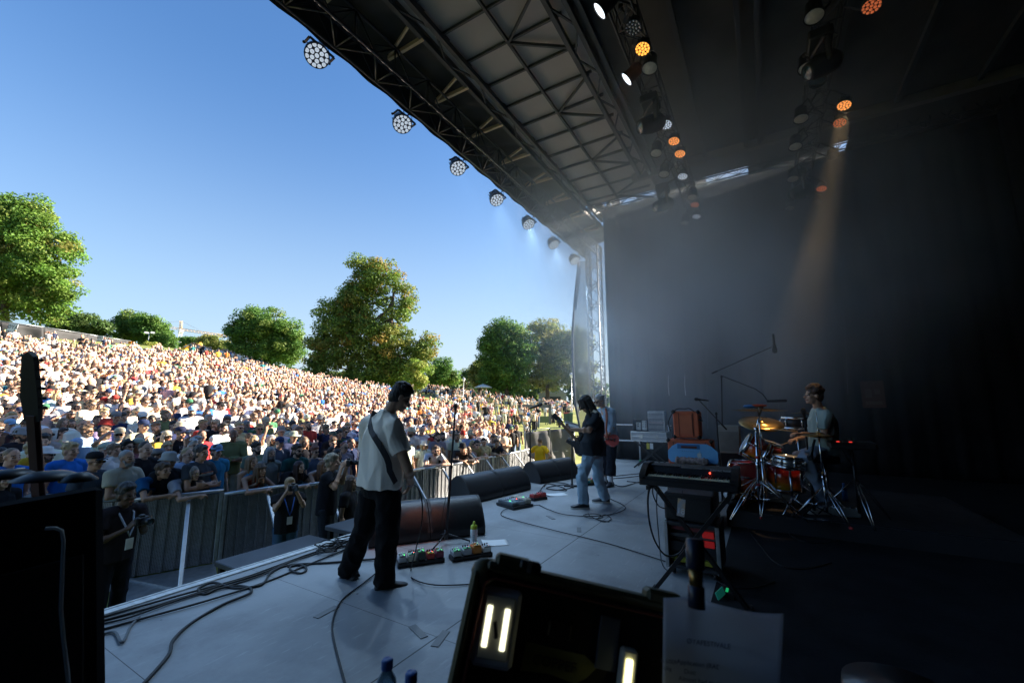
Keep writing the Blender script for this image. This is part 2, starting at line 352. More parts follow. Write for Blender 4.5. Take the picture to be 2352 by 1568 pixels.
for (xa, ya, xb, yb) in ((1618, 560, 1626, 985), (1764, 560, 1792, 985), (1838, 555, 1846, 700), (1853, 700, 1866, 985), (1932, 600, 1948, 905), (1560, 600, 1563, 850)):
    b = MB(); pp = [PXc(xa+(xb-xa)*k/8, ya+(yb-ya)*k/8, XW-.10) for k in range(9)]; b.tube(pp, .007, 5); b.build('hem_cord', mat('grey cord', (.10, .10, .11), .8), sc_)
# tan poster on the side curtain, white cords
b = MB(); pc = PXc(2005, 905, XW-.2); b.box(pc, (.012, .42, .62)); po = tag(b.build('notice', mat('notice card', (.10, .035, .02), .7, scale=9)), 'red brown notice sheet pinned on the dark side curtain', 'notice')
b = MB(); b.box(pc+Vector((-.009, .08, .02)), (.004, .12, .2)); b.box(pc+Vector((-.009, -.08, .06)), (.004, .1, .12)); b.box(pc+Vector((-.009, 0, -.2)), (.004, .3, .08)); b.build('print', mat('notice print', (.14, .095, .07), .7), po)
for i, x in enumerate((1535, 1573)):
    a = PXc(x, 862, XW-.18); c = PXc(x+2, 908, XW-.18); b = MB(); b.tube([a, (a+c)/2+Vector((0, .015, 0)), c], .012, 6)
    tag(b.build('cord', mat('white cord', (.6, .6, .58), .8)), ['white cord hanging on the side curtain, nearer the truss tower', 'white cord hanging on the side curtain, nearer the drum kit'][i], 'cord', 'cords on the side curtain')
# guard rail in front of the side curtain
b = MB(); XR = 12.45
z1 = PXc(1430, 975, XR).z; z2 = PXc(1430, 1011, XR).z; y0 = PXc(1412, 975, XR).y; y1 = PXc(1545, 1016, XR).y
railm = mat('rail paint', (.45, .47, .5), .5, .3)
b.cyl((XR, y0, z1), (XR, y1, z1), .02, 10); b.cyl((XR, y0, z2), (XR, y1, z2), .02, 10)
gr = tag(b.build('guard_rail', railm), 'pale tubular guard rail low along the far side curtain', 'railing')
for x in (1412, 1471, 1540):
    q = PXc(x, 1057, XR); b = MB(); b.cyl((XR, q.y, 0.0), (XR, q.y, z1+.02), .022, 10); b.cyl((XR, q.y, 0.0), (XR, q.y, .07), .035, 10, mi=1); b.build('post', [railm, mat('green foot', (.05, .35, .12), .5)], gr)
# ============================================================ roof
roofdark = mat('dark roof canvas', (.075, .068, .063), .9, var=.3, scale=1.5, bump=.4, bscale=3.)
roofgrey = mat('grey roof panel', (.50, .455, .425), .8, var=.12, scale=.6, detail=6)
beamm = mat('dark roof beam', (.075, .074, .08), .6, .1)
tanm = mat('tan roof strut', (.75, .56, .38), .6, var=.12)
ZR = 7.45
roof = thing('stage_roof', 'dark pitched stage roof of panels and purlins over the band', 'roof', (0, 0, ZR))
def rp(name, m, boxes, bars=()):
    b = MB()
    for c, s in boxes: b.box(c, s)
    for p, q, w, h in bars: b.bar(p, q, w, h)
    return b.build(name, m, roof, world=True)
rp('panel', roofgrey, [((2.5, 3.17, ZR+.10), (17.6, 2.1, .03))])
def fab(u, v):
    x = -6+u*20.2; y = 4.2+v*1.03; return (x, y, ZR+.12-.10*v+.03*math.sin(x*5+3*v)*math.sin(v*3.1)+.02*math.sin(x*13+y*6))
b = MB(); b.grid(fab, 260, 10); b.build('front_canvas', roofdark, roof, world=True)
b = MB(); b.grid(lambda u, v: (-6+u*20.2, 5.24-.02*math.sin(u*160)*v, ZR+.04-.57*v), 160, 3); b.build('front_valance', roofdark, roof, world=True)
rp('panel', roofdark, [((2.2, -1.5, ZR+.12), (17., 7.2, .03))])
rp('panel', roofdark, [((10.42, -1.4, ZR+.3), (.06, 7.4, .62))])
g = [(-5.2, -2.28), (-2.02, -.12), (.95, 2.28), (4.0, 4.5)]
rp('panel', roofdark, [((11.9, (a+c)/2, 8.06), (3.0, c-a, .03)) for a, c in g]+[((11.42, -.5, 8.085), (1.96, 9.6, .02))])
for Y, w in ((4.13, .16), (2.17, .2)):
    b = MB()
    for dy in (-.13, .13): b.bar((-6, Y+dy, ZR-.02), (12.3 if Y > 3 else 10.4, Y+dy, ZR-.02), .07, .1)
    n = 30; X1 = 12.2 if Y > 3 else 10.3
    for i in range(n):
        xa = -6+(X1+6)*i/n; xb = -6+(X1+6)*(i+1)/n; s_ = .13 if i % 2 else -.13
        b.bar((xa, Y-s_, ZR-.03), (xb, Y+s_, ZR-.03), .028, .03)
        b.bar((xa, Y-.13, ZR-.03), (xb, Y-.13, ZR+.2), .04, .04)
    b.bar((-6, Y, ZR+.2), (X1, Y, ZR+.2), .06, .08); b.build('beam', beamm, roof, world=True)
for i in range(27):
    x = -5.9+.65*i; b = MB(); b.bar((x, 2.2, ZR+.055), (x, 4.1, ZR+.055), .035, .05); b.build('purlin', beamm, roof, world=True)
b = MB(); b.bar((-6, 3.15, ZR+.03), (11.2, 3.15, ZR+.03), .04, .06)
for i in range(9):
    x = -5.9+1.95*i+.65
    b.bar((x, 2.25, ZR+.02), (x+.65, 3.15, ZR+.02), .035, .05); b.bar((x+1.3, 2.25, ZR+.02), (x+.65, 3.15, ZR+.02), .035, .05)
b.build('brace', beamm, roof, world=True)
for k in range(-5, 8):
    x = 4.31+1.2*k; b = MB(); b.bar((x, 4.24, ZR-.05), (x, 5.02, ZR-.05), .05, .07); b.bar((x-.28, 4.26, ZR-.03), (x-.02, 4.98, ZR-.03), .035, .05); b.build('strut', tanm, roof, world=True)
for i in range(6):
    y = 1.9-1.15*i; b = MB(); b.bar((-6, y, ZR+.04), (10.3, y, ZR+.04), .07, .09); b.build('purlin', beamm, roof, world=True)
b = MB(); b.bar((10.3, 2.5, ZR), (10.3, -4.8, ZR), .14, .2); b.build('side_beam', mat('grey roof beam', (.2, .18, .16), .6), roof, world=True)
# ============================================================ trusses
trussm = mat('truss tube', (.06, .062, .07), .4, .7, var=.2)
trussl = mat('bright truss tube', (.26, .27, .29), .4, .6)
def truss(name, label, p, q, w, h, m, n, r=.024, up=(0, 0, 1)):
    p = Vector(p); q = Vector(q); z = (q-p).normalized(); y = Vector(up); x = y.cross(z).normalized(); y = z.cross(x); b = MB(); L = (q-p).length
    cs = [(-w/2, -h/2), (w/2, -h/2), (w/2, h/2), (-w/2, h/2)]
    pt = lambda k, t: p+z*(L*t)+x*cs[k % 4][0]+y*cs[k % 4][1]
    for k in range(4): b.tube([pt(k, 0), pt(k, 1)], r, 8)
    for k in range(4):
        for i in range(n):
            a, c = (k, k+1) if (i+k) % 2 else (k+1, k)
            b.tube([pt(a, i/n), pt(c, (i+1)/n)], r*.55, 5)
        for i in range(0, n+1, 2): b.tube([pt(k, i/n), pt(k+1, i/n)], r*.55, 5)
    return tag(b.build(name, m), label, 'truss')
truss('lighting_truss', 'long dark box truss along the front edge of the roof carrying seven lamps', (-6, 4.96, 7.16), (14.4, 4.96, 7.16), .44, .42, trussm, 52)
truss('lighting_truss', 'dark inner lighting truss nearer the crowd, orange lamps under it', (-2, 1.25, 7.02), (12.6, 1.25, 7.02), .3, .3, trussm, 44, .018)
truss('lighting_truss', 'dark inner lighting truss nearer the drummer, deep inside the stage', (-2, -1.2, 7.02), (12.6, -1.2, 7.02), .3, .3, trussm, 44, .018)
truss('truss_tower', 'grey lattice truss tower at the far front corner of the stage', (14.0, 4.92, -1.4), (14.0, 4.92, 7.3), .42, .42, trussl, 24, .028, up=(1, 0, 0))
truss('side_truss', 'short dark truss crossing the bright gap under the far roof edge', (12.3, 4.5, 8.12), (12.3, -4.8, 8.12), .3, .42, trussm, 34, .02)
for Y, lab in ((-.1, 0), (-.36, 1)):
    b = MB(); b.bar((-6, Y, ZR-.02), (10.2, Y, ZR-.02), .07, .1); b.build('beam', beamm, roof, world=True)
# loudspeaker wing beyond the tower, behind the far curtain
wg = thing('speaker_wing', 'dark scaffold wing of the stage behind the far curtain', 'wing', (14.3, 4.4, -1.4))
b = MB(); b.box((15.7, 4.45, 4.2), (2.7, .06, 11.2)); b.build('cover', drape, wg, world=True)
b = MB()
for x in (14.4, 15.7, 17.0): b.cyl((x, 4.35, -1.4), (x, 4.35, 9.9), .03, 8)
for z in (1, 3.5, 6, 8.5): b.cyl((14.4, 4.35, z), (17, 4.35, z), .025, 8)
b.build('scaffold_frame', steel, wg, world=True)
# mesh wing banner beyond the tower
def scrim():
    m = mat('mesh scrim', (.42, .42, .42), .95, spec=.1); n = m.node_tree.nodes; L = m.node_tree.links; b = n['Principled BSDF']; o = n['Material Output']
    t = n.new('ShaderNodeBsdfTransparent'); x = n.new('ShaderNodeMixShader'); x.inputs[0].default_value = .62; L.new(t.outputs[0], x.inputs[1]); L.new(b.outputs[0], x.inputs[2]); L.new(x.outputs[0], o.inputs[0]); return m
ban = thing('mesh_banner', 'tall pale see-through mesh banner beside the truss tower', 'banner', (16, 5.6, -1.4))
L0 = [(1327, 600), (1318, 690), (1313, 760), (1314, 840), (1318, 920), (1330, 985)]
def lx(py): return np.interp(py, [a[1] for a in L0], [a[0] for a in L0])
b = MB(); b.grid(lambda u, v: D(lx(600+385*v)+(1360-lx(600+385*v))*u, 600+385*v, 17.5+.12*math.sin(u*3)), 8, 16); b.build('mesh', scrim(), ban, world=True)
b = MB(); b.tube([D(lx(y)+2, y, 17.48) for y in np.linspace(600, 985, 14)], .05, 6); b.build('edge_pole', mat('banner edge', (.05, .08, .14), .6), ban, world=True)
b = MB(); b.grid(lambda u, v: D(lx(612+100*v)+2+8*u*(1-.3*v), 612+100*v, 17.44), 3, 8); b.build('edge_strip', mat('banner strip', (.07, .11, .2), .7), ban, world=True)
# ============================================================ people
def remesh(b, name, mats, vox, sm=4, fac=.5):
    o = b.build('tmp', mats[0] if isinstance(mats, (list, tuple)) else mats)
    r = o.modifiers.new('r', 'REMESH'); r.mode = 'VOXEL'; r.voxel_size = vox; r.use_smooth_shade = True
    if sm: s_ = o.modifiers.new('s', 'SMOOTH'); s_.factor = fac; s_.iterations = sm
    me = evalmesh(o); old = o.data; bpy.data.objects.remove(o); bpy.data.meshes.remove(old)
    me.name = name; me.materials.clear()
    for m in (mats if isinstance(mats, (list, tuple)) else [mats]): me.materials.append(m)
    return me
def fold(me, amp, f, seed=0, stretch=(1, 1, .45), fn=None):
    n = len(me.vertices); co = np.empty(n*3); no = np.empty(n*3); me.vertices.foreach_get('co', co); me.vertices.foreach_get('normal', no)
    co = co.reshape(-1, 3); no = no.reshape(-1, 3); off = Vector((seed*3.1, seed*1.7, seed*.9)); d = np.empty(n)
    for i in range(n):
        c = co[i]; q = Vector((c[0]*f*stretch[0], c[1]*f*stretch[1], c[2]*f*stretch[2]))+off
        d[i] = 1-2*abs(noise.noise(q))*2
        if fn: d[i] *= fn(c)
    co += no*(d*amp)[:, None]; me.vertices.foreach_set('co', co.ravel()); me.update()
def put(me, name, parent=None, color=None):
    o = bpy.data.objects.new(name, me); C.objects.link(o)
    if parent is not None: o.parent = parent
    if color: o.color = (*color, 1)
    return o
def head(b, c, R, s=1., ears=True, jaw=1.):
    c = Vector(c); q = lambda x, y, z: c+R@Vector((x*s, y*s, z*s)); e = lambda p, r: b.ell(q(*p), tuple(k*s for k in r), R, 18, 12)
    e((0, -.012, .032), (.074, .094, .090)); e((0, .022, -.02), (.060, .070, .085)); e((0, .034, -.072), (.047*jaw, .052, .042))
    e((0, .074, -.097), (.020, .018, .017)); b.caps(q(0, .084, .012), q(0, .108, -.030), .009*s, .014*s, 8)
    b.caps(q(-.040, .074, .022), q(.040, .074, .022), .012*s, None, 8)
    for k in (-1, 1):
        e((k*.042, .062, -.028), (.022, .022, .020))
        if ears: e((k*.077, -.008, -.008), (.010, .020, .032))
    b.caps(q(-.018, .088, -.062), q(.018, .088, -.062), .0085*s, None, 8)
def hand(b, w, d, pn, th, curl=.5, s=1., n=8, spread=.12):
    # wrist point, direction to the knuckles, the way the palm faces, side the thumb is on
    w = Vector(w); d = Vector(d).normalized(); pn = Vector(pn); pn = (pn-d*pn.dot(d)).normalized(); t = Vector(th); t = (t-d*t.dot(d)-pn*t.dot(pn)).normalized()
    ls = [.078, .086, .080, .064]
    for i in range(4):
        off = (.030-.020*i)*s; k = w+d*(.088-(.006 if i == 3 else 0))*s+t*off
        b.caps(w+d*.012*s+t*off*.7, k, .0135*s, .0115*s, n)
        dd = (d+t*(spread*(1.5-i)*.5)).normalized(); p = k; a = 0
        for j, fr in enumerate((.45, .31, .24)):
            a += curl*(1.0 if j else .8)+.05*i*curl; v = (dd*math.cos(a)+pn*math.sin(a)).normalized(); q = p+v*ls[i]*fr*s
            b.caps(p, q, (.0092-.0009*j)*s, (.0086-.0011*j)*s, n); p = q
    b.ell(w+d*.05*s+pn*.004*s, (.036*s, .015*s, .046*s), basis(d, t), 12, 8)
    p = w+d*.022*s+t*.026*s; v = (d*.62+t*.62+pn*.45).normalized(); q = p+v*.042*s; b.caps(p, q, .0135*s, .0105*s, n)
    v2 = (d*.85+t*.12+pn*.5).normalized(); r = q+v2*.030*s; b.caps(q, r, .0105*s, .0095*s, n); b.caps(r, r+(v2+pn*.3).normalized()*.022*s, .0095*s, .0075*s, n)
skinm = mat('skin', (.5, .3, .2), .5, oc=True, var=.1, scale=9, spec=.35)
hairm = mat('hair', (.05, .03, .02), .55, oc=True, var=.3, scale=26, bump=.7, bscale=60, stretch=(1, 1, .25))
clothm = mat('cloth', (.5, .5, .5), .92, oc=True, var=.09, scale=5, bump=.2, bscale=160, spec=.15)
denim = mat('denim', (.2, .3, .4), .88, spec=.2, oc=True, var=.28, scale=4, bump=.25, bscale=150)
shoem = mat('shoe leather', (.02, .02, .022), .5, oc=True, var=.15)
eyem = mat('eye', (.02, .016, .014), .25); lipm = mat('lips', (.34, .13, .1), .5); browm = mat('brow', (.06, .04, .03), .8)
solem = mat('shoe sole', (.62, .6, .54), .7)
lensm = mat('dark lens', (.01, .01, .012), .12, spec=.8)
def paint_face(me, c, R, s=1.):
    Ri = R.transposed(); c = Vector(c)
    for p in me.polygons:
        q = Ri@(p.center-c)/s
        if q.length > .16 or q.y < .05: continue
        ax = abs(q.x)
        if .016 < ax < .046 and -.009 < q.z < .006: p.material_index = 1
        elif .012 < ax < .052 and .018 < q.z < .030 and q.y > .055: p.material_index = 3
        elif ax < .026 and -.071 < q.z < -.055 and q.y > .078: p.material_index = 2
FACE = [skinm, eyem, lipm, browm]
def mid(a, b, t=.5): return Vector(a).lerp(Vector(b), t)
def body(J, vox=.008, hands=(), hs=1., bare_legs=False, torso=True, jaw=1., arm=1.):
    """one continuous skin surface from joints: head, neck, chest, pelvis, sh, el, wr (pairs), hip, kn, an (pairs)"""
    b = MB(); hc = J['head']; R = J['HR']; head(b, hc, R, hs, jaw=jaw)
    b.caps(hc+R@Vector((0, -.028, -.055))*hs, J['neck']+Vector((0, 0, -.01)), .054*hs, .060*hs)
    lat = (J['sh'][1]-J['sh'][0]).normalized(); hl = (J['hip'][1]-J['hip'][0]).normalized(); sw = (J['sh'][1]-J['sh'][0]).length/2; hw = (J['hip'][1]-J['hip'][0]).length/2
    ch = J['chest']; pv = J['pelvis']
    if torso:
        b.oval([(pv+(pv-ch).normalized()*.10, hw+.03, .07, hl), (pv, hw+.065, .105, hl), (mid(pv, ch, .45), hw+.045, .095, hl), (mid(pv, ch, .8), sw*.86, .112, lat), (ch, sw*.93, .115, lat),
                (mid(ch, J['neck'], .6), sw*.80, .085, lat), (J['neck'], .06, .06, lat)], lat)
    for i in (0, 1):
        s, e, w = J['sh'][i], J['el'][i], J['wr'][i]; b.caps(mid(J['neck'], s, .45), s, .055, .056); b.caps(s, e, .054*arm, .040*arm); b.caps(e, w, .041*arm, .027*arm); b.ell(mid(e, w, .28), .044*arm)
        if bare_legs or True:
            h, k, a = J['hip'][i], J['kn'][i], J['an'][i]; b.caps(h, k, .085, .056); b.caps(k, a, .054, .038); b.ell(mid(k, a, .3), (.054, .054, .09))
    for h in hands: hand(b, *h)
    me = remesh(b, 'person', FACE, vox, 3); paint_face(me, hc, R, hs); return me
def shirt(J, m, name='shirt', hem=.12, ease=1.0, sl=.55, sr=.075, vox=.008, amp=.006, seed=1, neck=.07, hemw=None, sleeves=True, f=7.):
    b = MB(); lat = (J['sh'][1]-J['sh'][0]).normalized(); hl = (J['hip'][1]-J['hip'][0]).normalized(); sw = (J['sh'][1]-J['sh'][0]).length/2; hw = (J['hip'][1]-J['hip'][0]).length/2
    ch, pv, nk = J['chest'], J['pelvis'], J['neck']; dn = (pv-ch).normalized(); hx = hemw or (hw+.10)
    b.oval([(pv+dn*hem, hx*ease, .145*ease, hl), (pv+dn*(hem-.03), hx*ease, .145*ease, hl), (mid(pv, ch, .3), (hx*.6+(hw+.09)*.4)*ease, .138*ease, hl), (mid(pv, ch, .65), (sw*.96)*ease, .138*ease, lat), (ch, sw*1.0, .135*ease, lat),
            (mid(ch, nk, .45), sw*.97, .115, lat), (mid(ch, nk, .82), sw*.62, .085, lat), (nk+Vector((0, 0, .012)), neck, neck, lat)], lat, 28)
    if sleeves:
        for i in (0, 1):
            s, e = J['sh'][i], J['el'][i]; w = J['wr'][i]
            b.caps(mid(nk, s, .5)-Vector((0, 0, .004)), s, .076, .083)
            if sl <= 1: q = s.lerp(e, sl); b.tube([s, s.lerp(e, sl*.5), q], [.082, (.082+sr)/2, sr], 14)
            else:
                q = e.lerp(w, sl-1); b.tube([s, s.lerp(e, .5), e, e.lerp(w, (sl-1)*.5), q], [.070, .066, .058, .054, sr], 14); b.ell(e, .058)
    me = remesh(b, name, m, vox, 3, .4); fold(me, amp, f, seed); return me
def trousers(J, m, name='trousers', top=.03, w=(.105, .078, .075), vox=.009, amp=.006, seed=2, cut=1., f=8.):
    b = MB(); hl = (J['hip'][1]-J['hip'][0]).normalized(); hw = (J['hip'][1]-J['hip'][0]).length/2; pv = J['pelvis']; up = (J['chest']-pv).normalized()
    b.oval([(pv-up*.12, hw+.05, .10, hl), (pv-up*.03, hw+.08, .128, hl), (pv+up*top, hw+.072, .115, hl), (pv+up*(top+.03), hw+.07, .112, hl)], hl, 24)
    for i in (0, 1):
        h, k, a = J['hip'][i], J['kn'][i], J['an'][i]; a = k.lerp(a, cut)
        a2 = a if cut < 1 else a+(a-k).normalized()*.035; b.tube([h+Vector((0, 0, .03)), h, h.lerp(k, .5), k, k.lerp(a, .5), a, a2], [w[0]*.9, w[0], (w[0]+w[1])/2, w[1], (w[1]+w[2])/2, w[2], w[2]*1.03], 16); b.ell(k, w[1])
    me = remesh(b, name, m, vox, 3, .4); fold(me, amp, f, seed, (1, 1, .8)); return me
def shoe(an, toe, m=None, s=1., sole=True, tilt=None):
    """shoe under an ankle pointing along toe; returns builder with upper (0) and sole (1)"""
    b = MB(); an = Vector(an); y = Vector(toe).normalized(); z = Vector((0, 0, 1)) if tilt is None else Vector(tilt); z = (z-y*z.dot(y)).normalized(); x = y.cross(z); q = lambda a, c, d: an+x*a*s+y*c*s+z*d*s
    H = -.085
    prof = [(-.075, .028, .060), (-.06, .036, .085), (-.02, .040, .098), (.03, .041, .088), (.08, .044, .062), (.13, .047, .048), (.17, .042, .040), (.195, .024, .030)]
    rings = []
    for (c, wd, h) in prof:
        ring = []
        for j in range(14):
            a = 2*math.pi*j/14; zz = math.sin(a); ring.append(q(wd*math.copysign(abs(math.cos(a))**.7, math.cos(a)), c, H+h/2+zz*h/2))
        rings.append(ring)
    b.loft(rings, 0)
    rings = []
    for (c, wd, h) in prof: rings.append([q(sx*(wd+.004), c+(.004 if c > .15 else 0), H+dz) for sx, dz in ((-1, -.012), (1, -.012), (1, .014), (-1, .014))])
    b.loft(rings, 1, False); return b
def hair_mass(c, R, kind, s=1., seed=0):
    """hair as clumped lobes over the skull, melded"""
    b = MB(); c = Vector(c); q = lambda x, y, z: c+R@Vector((x*s, y*s, z*s)); e = lambda p, r: b.ell(q(*p), tuple(k*s for k in r), R, 14, 10); rn = random.Random(seed)
    if kind == 'buzz': e((0, -.024, .045), (.078, .092, .085))
    else: e((0, -.022, .046), (.084, .099, .090)); e((0, -.045, -.01), (.078, .072, .075))
    if kind in ('short', 'curly', 'messy'):
        n, r = {'short': (26, .024), 'messy': (34, .027), 'curly': (60, .028)}[kind]
        for i in range(n):
            a = rn.uniform(0, 6.28); t = rn.uniform(-.1, 1.45); x, y, z = math.cos(a)*math.cos(t), math.sin(a)*math.cos(t), math.sin(t)
            if y > .35 and z < .5: continue
            e((x*.080, -.022+y*.094, .046+z*.086), (r*rn.uniform(.8, 1.3),)*3)
        e((0, .052, .098), (.058, .035, .026)); e((0, -.06, -.05), (.06, .04, .035))
    if kind in ('long', 'longdark', 'bob', 'bangs'):
        L = {'long': -.26, 'longdark': -.20, 'bob': -.11, 'bangs': -.24}[kind]
        for k in (-1, 1):
            for yy, zz in ((.02, .0), (-.03, 0), (-.065, .0)): b.caps(q(k*.066, yy, .04), q(k*(.082+rn.uniform(-.01, .012)), yy-.01+.02*(yy > 0), L*rn.uniform(.85, 1.1)), .032*s, .020*s, 8)
        for x in (-.04, 0, .04): b.caps(q(x, -.085, .03), q(x*1.2, -.10, L*rn.uniform(.95, 1.15)), .034*s, .02*s, 8)
        if kind == 'bangs': b.caps(q(-.045, .068, .055), q(.045, .068, .055), .026*s, None, 8)
    if kind == 'bun': e((0, -.10, .09), (.045, .045, .042)); e((0, .04, .09), (.06, .05, .035))
    if kind == 'tail': b.caps(q(0, -.10, .05), q(0, -.13, -.18), .03*s, .016*s); e((0, .04, .09), (.06, .05, .035))
    if kind == 'bald': b.v = []; b.f = []; b.m = []; b.s = []; e((0, -.075, -.005), (.072, .045, .045)); [e((k*.066, -.03, .0), (.016, .04, .03)) for k in (-1, 1)]
    return b
def hair(c, R, kind, s=1., seed=0, vox=.009): 
    me = remesh(hair_mass(c, R, kind, s, seed), 'hair', hairm, vox, 2, .4); return me
def glasses(c, R, s=1., m=None):
    b = MB(); c = Vector(c); q = lambda x, y, z: c+R@Vector((x*s, y*s, z*s))
    for k in (-1, 1):
        b.prism([(k*.032+.026*math.cos(a)*s, .018*math.sin(a)*s+(.004 if math.sin(a) > 0 else 0)) for a in np.linspace(0, 2*math.pi, 12, endpoint=False)], .004, q(0, .104, -.001), R@Matrix(((1, 0, 0), (0, 0, -1), (0, 1, 0))))
        b.tube([q(k*.058, .100, .006), q(k*.080, .04, .006), q(k*.082, -.01, .0)], .0035*s, 5)
    b.tube([q(-.01, .108, .004), q(.01, .108, .004)], .003*s, 5)
    return b.mesh('sunglasses', m or lensm)
def cap_mesh(c, R, kind='cap', s=1.):
    b = MB(); c = Vector(c); q = lambda x, y, z: c+R@Vector((x*s, y*s, z*s)); prof = []
    if kind == 'cap':
        rings = [[q(.088*math.cos(a)*k, -.016+.108*math.sin(a)*k, .052+h) for a in np.linspace(0, 2*math.pi, 18, endpoint=False)] for k, h in ((1., 0), (1.01, .03), (.92, .065), (.68, .088), (.3, .098), (.03, .10))]
        b.loft(rings, 0, True)
        v = lambda u, w: q(-.075+.15*u, .075+.085*w*(1-(2*u-1)**2*.55), .056-.012*w-.018*(2*u-1)**2)
        b.grid(v, 8, 4); b.grid(lambda u, w: v(u, w)+R@Vector((0, 0, -.006)), 8, 4)
    else:
        rw, dz = {'bucket': (1.45, -.035), 'hat': (1.85, -.012)}[kind]
        rings = [[q(.088*math.cos(a)*k, -.014+.106*math.sin(a)*k, .05+h+(.012*math.cos(2*a) if k > 1.3 else 0)) for a in np.linspace(0, 2*math.pi, 20, endpoint=False)] for k, h in ((rw-.02, dz-.006), (rw, dz), (1.04, .004), (1.0, .05), (.9, .085), (.6, .098), (.03, .10))]
        b.loft(rings, 0, True)
    return b.mesh('hat' if kind != 'cap' else 'cap', clothm)
def rot_head(fwd, roll_to=None, up=(0, 0, 1)):
    y = Vector(fwd).normalized(); x = y.cross(Vector(up)).normalized(); z = x.cross(y); return Matrix((x, y, z)).transposed()
# ============================================================ the band
from mathutils.bvhtree import BVHTree
def joints(h, hf, nk, ch, pv, sh, el, wr, hip, kn, an):
    f = lambda q: D(*q); g2 = lambda q: [D(*q[0]), D(*q[1])]
    return dict(head=f(h), HR=rot_head(hf), neck=f(nk), chest=f(ch), pelvis=f(pv), sh=g2(sh), el=g2(el), wr=g2(wr), hip=g2(hip), kn=g2(kn), an=g2(an))
def person(J, label, loc, bodymesh, skin, group=None):
    t = put(bodymesh, 'person', None, skin); t.data.transform(Matrix.Translation(-Vector(loc))); t.location = loc
    return tag(t, label, 'person', group)
def wear(p, me, name, col):
    me.transform(Matrix.Translation(-Vector(p.location))); return put(me, name, p, col)
def ribbon(surf, pts, w, name, m, par, off=.007, wd=None):
    bv = BVHTree.FromPolygons([v.co for v in surf.vertices], [tuple(q.vertices) for q in surf.polygons]); b = MB(); row = []
    for p in pts:
        p = Vector(p); o = Vector((0, 0, EYE)); h = bv.ray_cast(o, (p-o).normalized()); q, nn = (h[0], h[1]) if h[0] is not None else (p, (o-p).normalized())
        if nn.dot(o-q) < 0: nn = -nn
        row.append((q+nn*off, nn))
    for i, (q, nn) in enumerate(row):
        t = (row[min(i+1, len(row)-1)][0]-row[max(i-1, 0)][0]).normalized(); x = nn.cross(t).normalized(); ww = w
        b.v += [tuple(q+x*ww/2), tuple(q-x*ww/2), tuple(q+x*ww/2-nn*.006), tuple(q-x*ww/2-nn*.006)]
    for i in range(len(row)-1):
        a = 4*i
        for f in ((a, a+1, a+5, a+4), (a+2, a+6, a+7, a+3), (a, a+4, a+6, a+2), (a+1, a+3, a+7, a+5)): b.f.append(f); b.m.append(0); b.s.append(False)
    return b
# ---- guitarist in the white T-shirt
J = joints((920, 913, 3.93), RT*.8+HF*.35+Vector((0, 0, -.5)), (893, 945, 3.92), (878, 1000, 3.90), (871, 1108, 3.84), [(846, 976, 4.06), (901, 979, 3.78)],
           [(836, 1062, 4.18), (938, 1080, 3.70)], [(872, 1066, 4.42), (944, 1112, 3.86)], [(853, 1135, 3.93), (892, 1135, 3.77)], [(836, 1212, 3.86), (890, 1228, 3.67)], [(800, 1306, 3.88), (883, 1331, 3.66)])
hd = (D(931, 1140, 3.93)-D(946, 1110, 3.86))
bm = body(J, .0065, [(J['wr'][1], hd, -RT*.9+HF*.3, HF+Vector((0, 0, .2)), .42), (J['wr'][0], D(860, 1040, 4.6)-D(872, 1066, 4.42), -RT, Vector((0, 0, 1)), .7)], arm=1.12)
p1 = person(J, 'guitarist with back turned in loose white T-shirt and dark trousers', P(862, 1345), bm, (.40, .245, .165))
sm_ = shirt(J, clothm, hem=.025, ease=1.12, sl=.60, sr=.084, vox=.008, amp=.011, seed=4, hemw=.225, f=6., neck=.075)
shp1 = sm_.copy(); so1 = wear(p1, sm_, 'shirt', (.85, .79, .69))
tm = trousers(J, clothm, w=(.120, .097, .088), amp=.008, seed=7, f=9); wear(p1, tm, 'trousers', (.008, .0085, .010))
wear(p1, hair(J['head'], J['HR'], 'short', 1., 3), 'hair', (.014, .011, .010))
for i, (toe, tl) in enumerate(((D(750, 1340, 3.95)-D(800, 1312, 3.88), (0, 0, 1)), (D(952, 1362, 3.72)-D(884, 1358, 3.62), (0, 0, 1)))):
    a = J['an'][i]+(Vector((0, 0, .0))); b = shoe(a, Vector((toe.x, toe.y, -.12 if i == 0 else -.0)), s=1.05); wear(p1, b.mesh('shoe', [shoem, blackp]), 'shoe', (.018, .018, .02))
sp_ = [(861, 944), (853, 958), (850, 975), (853, 990), (860, 1002), (870, 1018), (880, 1035), (888, 1050), (893, 1064), (895, 1080), (902, 1096), (908, 1108)]
b = ribbon(shp1, [D(x, y, 3.9) for x, y in sp_], .052, 'strap', blackc, p1); wear(p1, b.mesh('strap', mat('strap webbing', (.035, .033, .036), .7, var=.3)), 'strap', (0, 0, 0))
wb = MB(); wc = mid(J['el'][1], J['wr'][1], .86); wb.tube([wc, mid(J['el'][1], J['wr'][1], .95)], .034, 14); wear(p1, wb.mesh('wristband', mat('wristband', (.3, .26, .28), .6)), 'wristband', (1, 1, 1))
